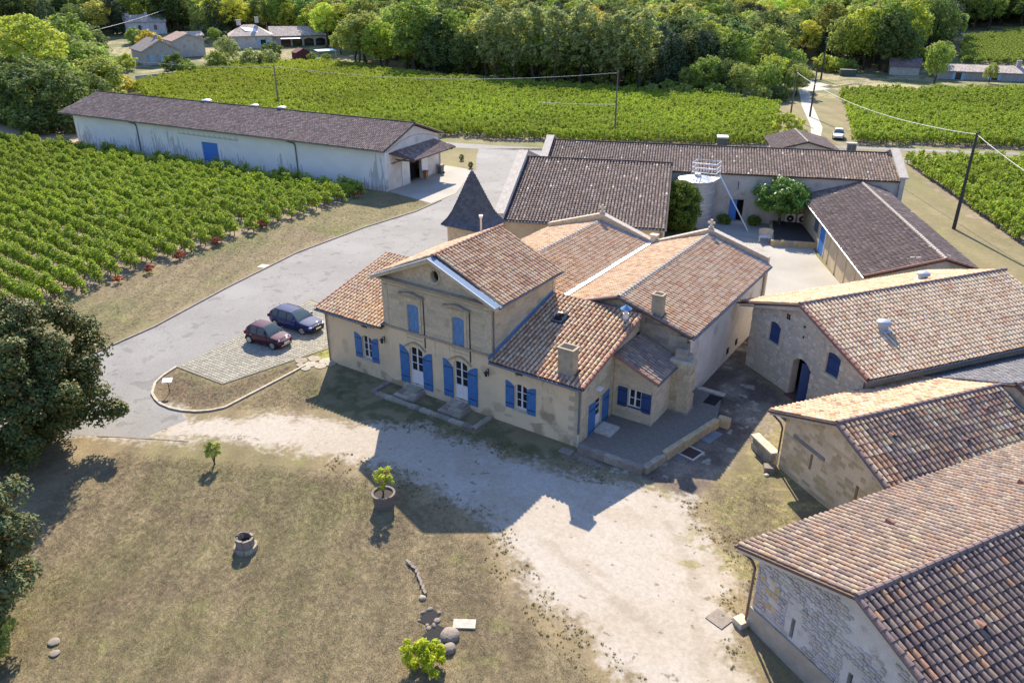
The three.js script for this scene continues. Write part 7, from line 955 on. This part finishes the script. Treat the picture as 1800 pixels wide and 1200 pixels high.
{ // short dry grass over the lawn, weeds along the gravel
  const g = (() => { const p = [], b = new MB(); for (let i = 0; i < 5; i++) { const a = rr(0, 6.28), l = rr(0.03, 0.065), w = 0.009, dx = Math.cos(a), dz = Math.sin(a), o = [rr(-0.07, 0.07), rr(-0.07, 0.07)]; b.tri([o[0] - dz * w, 0, o[1] + dx * w], [o[0] + dz * w, 0, o[1] - dx * w], [o[0] + dx * l, l * 0.75, o[1] + dz * l]); } const q = b.get(); q.computeVertexNormals(); return q; })();
  const m = new THREE.MeshStandardMaterial({ roughness: 1, side: THREE.DoubleSide }); m.name = 'grass_blades'; const L = [], col = new THREE.Color(), m4 = new THREE.Matrix4(), q = new THREE.Quaternion(), poly = [[-2, 15], [10, 9.5], [14, 8.6], [20.5, 10], [24, 12.5], [30, 14.2], [26, 18], [20, 21], [14, 25], [9, 28], [0, 23]], bedP = bed, side = [[-0.8, 1.6], [6, 2.4], [4.5, 5.4], [1.5, 7.2], [-0.7, 8.6]], vg = [[-15.2, 9.5], [-18.1, -5], [-20.1, -15], [-20.4, -25], [-19.8, -32], [-20.4, -36.5], [-28, -38.3], [-29.3, -34], [-28.8, -15], [-28.3, -3], [-25, 8], [-20, 14]], rs = [[27.6, -0.5], [29.5, -3.5], [33.5, 0], [33, 6], [31.7, 7], [31, 4.5], [28.6, 2.6]];
  for (const [P, dens] of [[poly, 200], [bedP, 160], [side, 160], [vg, 70], [rs, 130]]) { const bb = boxOf(P), n = (bb[1] - bb[0]) * (bb[3] - bb[2]) * dens; for (let i = 0; i < n; i++) { const x = rr(bb[0], bb[1]), z = rr(bb[2], bb[3]); if (!inPoly(x, z, P) || polyDist(x, z, P) < R() * 1.2 - 0.2) continue; if (x > -3.6 && x < 20 && polyDist(x, z, gravelYard) > 0.1) continue; L.push([x, z]); } }
  const im = new THREE.InstancedMesh(g, m, L.length); im.name = 'grass'; im.userData = { label: 'short dry grass covering the lawns and verges', category: 'grass', kind: 'stuff' }; im.castShadow = im.receiveShadow = true;
  L.forEach(([x, z], i) => { q.setFromAxisAngle(V(0, 1, 0), R() * 6.28); const s = rr(0.6, 1.5); m4.compose(V(x, 0, z), q, V(s, s * rr(0.6, 1.1), s)); im.setMatrixAt(i, m4); const c = x < -27.9 || z < -20.9 ? midColour(x, z) : nearColour(x, z), k = rr(0.85, 1.3), gn = R() < 0.2 ? 0.9 : 1; im.setColorAt(i, col.setRGB(c[0] * k * gn, c[1] * k, c[2] * k * gn)); }); scene.add(im);
  const wl = []; for (let i = 0; i < 9000; i++) { const x = rr(9, 33), z = rr(0, 16), d = polyDist(x, z, gravelYard); if (Math.abs(d + 0.3) < 0.9 && fbm(x * 0.9, z * 0.9, 3) > 0.47) wl.push([x, z]); }
  const wg = leaves([[0, 0.05, 0, 0.09]], 9, 0.09), wm = new THREE.InstancedMesh(wg, leafMat('weed_leaves', [0.20, 0.19, 0.075], 0.3), wl.length); wm.name = 'weeds'; wm.userData = { label: 'small weeds straggling along the edge of the gravel yard', category: 'weeds', kind: 'stuff' }; wl.forEach(([x, z], i) => { const s = rr(0.25, 0.95); m4.makeRotationY(R() * 6).scale(V(s, s * 0.6, s)).setPosition(x, 0, z); wm.setMatrixAt(i, m4); const k = rr(0.7, 1.4); wm.setColorAt(i, col.setRGB(k * 1.1, k, k)); }); scene.add(wm);
}
ordinals();

// ---------- village and far houses ----------
function cottage(name, label, x, z, rot, o) { // gable or hipped house: local +z faces the viewer's side, ridge along x or z
  const y = o.y ?? hill(x, z), t = thing(name, label, 'house', x, z, rot, undefined, y), { w, d, h, rh, wall = M.greyWall, roof, ridge = 'x', over = 0.4, hip = 0 } = o, hw = w / 2, hd = d / 2;
  new MB().span(-hw, hw, -1.5, h, -hd, hd).build('wall', wall, t);
  const rf = new MB(), W = hw + over, D = hd + over, q = (...a) => rf.quad(...a), tk = 0.14;
  if (ridge === 'x') { const rx = hw + over - hip, A = [[-W, h, D], [W, h, D], [rx, rh, 0], [-rx, rh, 0]], B = [[W, h, -D], [-W, h, -D], [-rx, rh, 0], [rx, rh, 0]]; for (const S of [A, B]) { q(...S); const U = S.map(([a, b, c]) => [a, b - tk, c]); q(U[3], U[2], U[1], U[0]); q(S[0], U[0], U[1], S[1]); q(S[1], U[1], U[2], S[2]); q(S[3], U[3], U[0], S[0]); } if (hip) { rf.tri([W, h, D], [W, h, -D], [rx, rh, 0]).tri([-W, h, -D], [-W, h, D], [-rx, rh, 0]); } else { const g = new MB(); for (const s of [-1, 1]) g.tri([hw * s, h, hd], [hw * s, h, -hd], [hw * s, rh - 0.15, 0]); g.build('gable', wall, t); } }
  else { const A = [[-W, h, -D], [-W, h, D], [0, rh, D], [0, rh, -D]], B = [[W, h, D], [W, h, -D], [0, rh, -D], [0, rh, D]]; for (const S of [A, B]) { q(...S); const U = S.map(([a, b, c]) => [a, b - tk, c]); q(U[3], U[2], U[1], U[0]); q(S[0], U[0], U[1], S[1]); q(S[1], U[1], U[2], S[2]); } const g = new MB(); for (const s of [-1, 1]) g.tri([-hw, h, hd * s], [hw, h, hd * s], [0, rh - 0.15, hd * s]); g.build('gable', wall, t); new MB().quad([-W, h + 0.02, D + 0.02], [0, rh + 0.02, D + 0.02], [0, rh - 0.22, D + 0.02], [-W, h - 0.22, D + 0.02]).quad([W, h + 0.02, D + 0.02], [0, rh + 0.02, D + 0.02], [0, rh - 0.22, D + 0.02], [W, h - 0.22, D + 0.02]).build('bargeboard', M.coping, t); }
  const r = rf.build('roof', roof, t);
  for (const [cx, cy, cz, cw = 0.8] of o.chim ?? []) { new MB().span(cx - cw / 2, cx + cw / 2, cy - 1.6, cy, cz - 0.35, cz + 0.35).span(cx - cw / 2 - 0.08, cx + cw / 2 + 0.08, cy, cy + 0.12, cz - 0.43, cz + 0.43).build('chimney', wall, r); }
  for (const [wx, wy, ww, wh, shut, face = 'z'] of o.wins ?? []) { const g = partGroup('window', t); if (face === 'z') g.position.set(wx, wy, hd); else { g.position.set(face === 'x' ? hw : -hw, wy, wx); g.rotation.y = face === 'x' ? Math.PI / 2 : -Math.PI / 2; } new MB().span(-ww / 2, ww / 2, 0, wh, 0, 0.04).build('pane', shut === 'closed' ? M.paleBlue : M.glass, g); if (shut && shut !== 'closed') for (const s of [-1, 1]) new MB().span(s * (ww / 2 + 0.02), s * (ww * 1.0 + 0.05), 0, wh, 0.01, 0.07).build('shutter', M.paleBlue, g); }
  return t;
}
M.paleBlue = mat('pale_blue_paint', [0.28, 0.50, 0.68], { roughness: 0.7 });
const rfm = (n, c) => mat(n, c, { map: T.roofFar, uv: 4.5 });
const RB = rfm('brown_roof', [0.24, 0.185, 0.17]), RP = rfm('pale_roof', [0.54, 0.46, 0.40]), RR = rfm('red_roof', [0.36, 0.24, 0.20]), RG = rfm('grey_roof', [0.19, 0.17, 0.18]);
const fa = 70 * D2R;
cottage('village_house', 'grey village house with a gabled front, pale blue door and closed shutters', -179, -107.5, fa, { y: 0.7, w: 10, d: 13, h: 3.9, rh: 6.8, ridge: 'z', roof: RG, wall: mat('grey_stone_wall', [0.45, 0.44, 0.42], { map: T.plaster, uv: 5 }), chim: [[0.4, 7.6, 1.5, 1.0]], wins: [[-2.7, 1.1, 1.1, 1.7, 'closed'], [0.3, 0, 1.3, 2.7, 'closed'], [3.0, 1.1, 1.0, 1.7, 'closed']] });
cottage('village_house', 'long brown roofed wing behind the grey village house', -184.5, -121, fa, { y: 1.5, w: 9, d: 11, h: 4.6, rh: 6.6, ridge: 'z', roof: RR });
cottage('village_house', 'white gabled village house with a pale tiled roof and two chimneys', -233, -140.5, fa - 0.15, { y: 4.5, w: 13, d: 8.5, h: 4.3, rh: 6.4, ridge: 'x', roof: RP, wall: mat('chalky_wall', [0.62, 0.63, 0.64], { map: T.plaster, uv: 5 }), chim: [[-5.2, 7.3, 0.4, 1.3], [1.0, 7.0, 0, 0.9]], wins: [[-2, 1.6, 1, 1.6], [3, 1.6, 1, 1.6]] });
{ const v = cottage('villa', 'large pale villa with several hipped roofs and an arched glazed veranda', -184.5, -146, fa - 0.3, { y: 2.1, w: 13, d: 13, h: 3.9, rh: 6.9, ridge: 'x', hip: 5.2, roof: RP, wall: mat('villa_wall', [0.62, 0.58, 0.52], { map: T.plaster, uv: 6 }), chim: [[-3, 8.2, -2.0, 1.4], [2.6, 9.0, 0, 1.2]], wins: [[3.6, 0.8, 1.6, 1.9, 'o']] });
  new MB().span(6.4, 24, -1.5, 3.3, -6.2, 4.0).build('veranda_wing', MATS.villa_wall, v); const r = new MB(); r.quad([6, 3.5, 4.8], [24.8, 3.5, 4.8], [20, 6.0, -1], [6, 6.2, -1]).tri([24.8, 3.5, 4.8], [24.8, 3.5, -6.9], [20, 6, -1]).quad([24.8, 3.5, -6.9], [6, 3.5, -6.9], [6, 6.2, -1], [20, 6, -1]); r.build('veranda_roof', RP, v);
  for (let i = 0; i < 4; i++) mesh('veranda_window', place(slabShape(archPts(9.2 + i * 3.7, 12.3 + i * 3.7, 0.3, 2.7, 0.5), 0.1), 0, 0, 4.08), M.glass, v); new MB().box(12.2, 2.9, 5.4, 6.2, 0.06, 2.6, 0, 0.12).build('awning', M.whitePaint, v); new MB().quad([-1.5, 5.3, 4.0], [7, 4.3, 5.6], [4.2, 5.5, 3.0], [-2.6, 6.35, 1.8]).build('skylit_roof_panel', M.whitePaint, v); }
cottage('village_house', 'stone village house with a stepped lean-to at the top behind the villa', -206, -184, fa - 0.4, { y: 5.0, w: 8, d: 7, h: 4.4, rh: 6.6, ridge: 'x', roof: RP, wall: mat('stone_far_wall', [0.40, 0.37, 0.33], { map: T.plaster, uv: 4 }), chim: [[-1, 7.4, 0, 2.0]] });
cottage('village_house', 'low lean-to house beside the stone house behind the villa', -200.5, -193, fa - 0.4, { y: 5.2, w: 9, d: 6, h: 3.2, rh: 4.2, ridge: 'x', roof: RP, wall: MATS.stone_far_wall, wins: [[0.5, 0.3, 1.2, 2.2]] });
cottage('village_house', 'half hidden old house with a brown roof among the top left trees', -252, -121, fa, { y: 5.2, w: 15, d: 8, h: 2.8, rh: 4.6, ridge: 'x', roof: RR, wall: M.greyWall, hip: 2 });
cottage('village_house', 'small pale shed with a low roof left of the villa', -200, -135, fa, { y: 3.2, w: 6, d: 5, h: 2.6, rh: 3.8, ridge: 'x', roof: RP }); cottage('village_house', 'small gabled annex behind the dark conifer in the village', -226, -160, fa, { y: 5.2, w: 7, d: 6, h: 3.6, rh: 5.0, ridge: 'x', roof: RR, wall: MATS.chalky_wall });
cottage('village_house', 'roof ridge of a house showing in the wood above the leaning poles', -25, -226, 0.3, { y: 1.5, w: 12, d: 7, h: 2.6, rh: 4.2, ridge: 'x', roof: RB });
cottage('low_house', 'long low grey house with light blue shutters and a pale roof at the right edge', 24.5, -204, 0.22, { y: 0.1, w: 27, d: 7, h: 2.1, rh: 3.4, ridge: 'x', roof: RP, wall: mat('blue_grey_wall', [0.40, 0.40, 0.42], { map: T.plaster, uv: 5 }), chim: [[4.5, 4.6, 0.2, 1.0]], wins: [[-8.6, 0.05, 1.3, 1.7, 'o'], [-0.6, 0.3, 1.3, 1.4, 'o']] });
cottage('low_house', 'small outbuilding with a pale roof behind the lone round lawn tree', 3.5, -203, 0.22, { y: 0.1, w: 7, d: 6, h: 2.4, rh: 4.2, ridge: 'x', roof: RB });
{ const w = thing('garden_wall', 'pale rendered garden wall along the village lawn', 'wall', -147.5, -86, 0); new MB().box(0, 0.9, 0, 0.3, 1.8, 10.5, -0.1).build('wall_panel', M.greyWall, w); new MB().box(0, 1.84, 0, 0.42, 0.08, 10.6, -0.1).build('wall_coping', M.coping, w);
  const f = thing('wire_fence', 'wire fence with thin dark posts along the village lawn', 'fence', -151, -78.5, 0); for (const [x, z] of [[-0.8, 3.6], [-0.4, 1.8], [0, 0], [0.4, -1.8], [0.9, -3.6]]) new MB().tube([x, -0.1, z], [x, 1.25, z], 0.07).build('fence_post', M.wood, f); for (const y of [0.4, 0.8, 1.15]) new MB().tube([-0.8, y, 3.6], [0.9, y, -3.6], 0.015, 0.015, 4).build('fence_wire', M.wire, f);
  const s = thing('garden_shed', 'small dark red garden shed in front of the villa', 'shed', -152, -137.5, fa, undefined, 0.8); new MB().span(-2.2, 2.2, -0.5, 2.1, -1.8, 1.8).build('shed_wall', mat('dark_red_boards', [0.13, 0.035, 0.04]), s); new MB().quad([-2.4, 2.05, 2], [-2.4, 2.05, -2], [0, 3.2, -2], [0, 3.2, 2]).quad([2.4, 2.05, -2], [2.4, 2.05, 2], [0, 3.2, 2], [0, 3.2, -2]).tri([-2.2, 2.1, 1.8], [2.2, 2.1, 1.8], [0, 3.1, 1.8]).build('shed_roof', MATS.dark_red_boards, s);
  const p = thing('garden_canopy', 'pale turquoise garden canopy beside the red shed', 'canopy', -147.5, -143, fa, undefined, 1.0); new MB().box(0, 2.2, 0, 6, 0.12, 3, 0, 0.1).build('canopy_top', mat('pale_turquoise', [0.5, 0.66, 0.7]), p); for (const x of [-2.8, 2.8]) new MB().tube([x, -0.5, 1.2], [x, 2.2, 1.2], 0.06).build('canopy_post', M.whitePaint, p);
  const lw = flat('village_lawn', [[-150, -74], [-147.8, -81], [-147, -91], [-152, -98], [-166, -97], [-172, -90], [-163, -77]], mat('mown_grass', [0.30, 0.31, 0.09], { map: T.plaster, uv: 6 }), 0.02); const l2 = flat('house_lawn', [[-9, -168], [0, -186], [6, -193], [36, -199], [60, -212], [60, -190], [33, -180], [2, -158]], mat('dry_lawn', [0.33, 0.29, 0.13], { map: T.plaster, uv: 6 }), 0.0);
}

renderer.render(scene, camera);
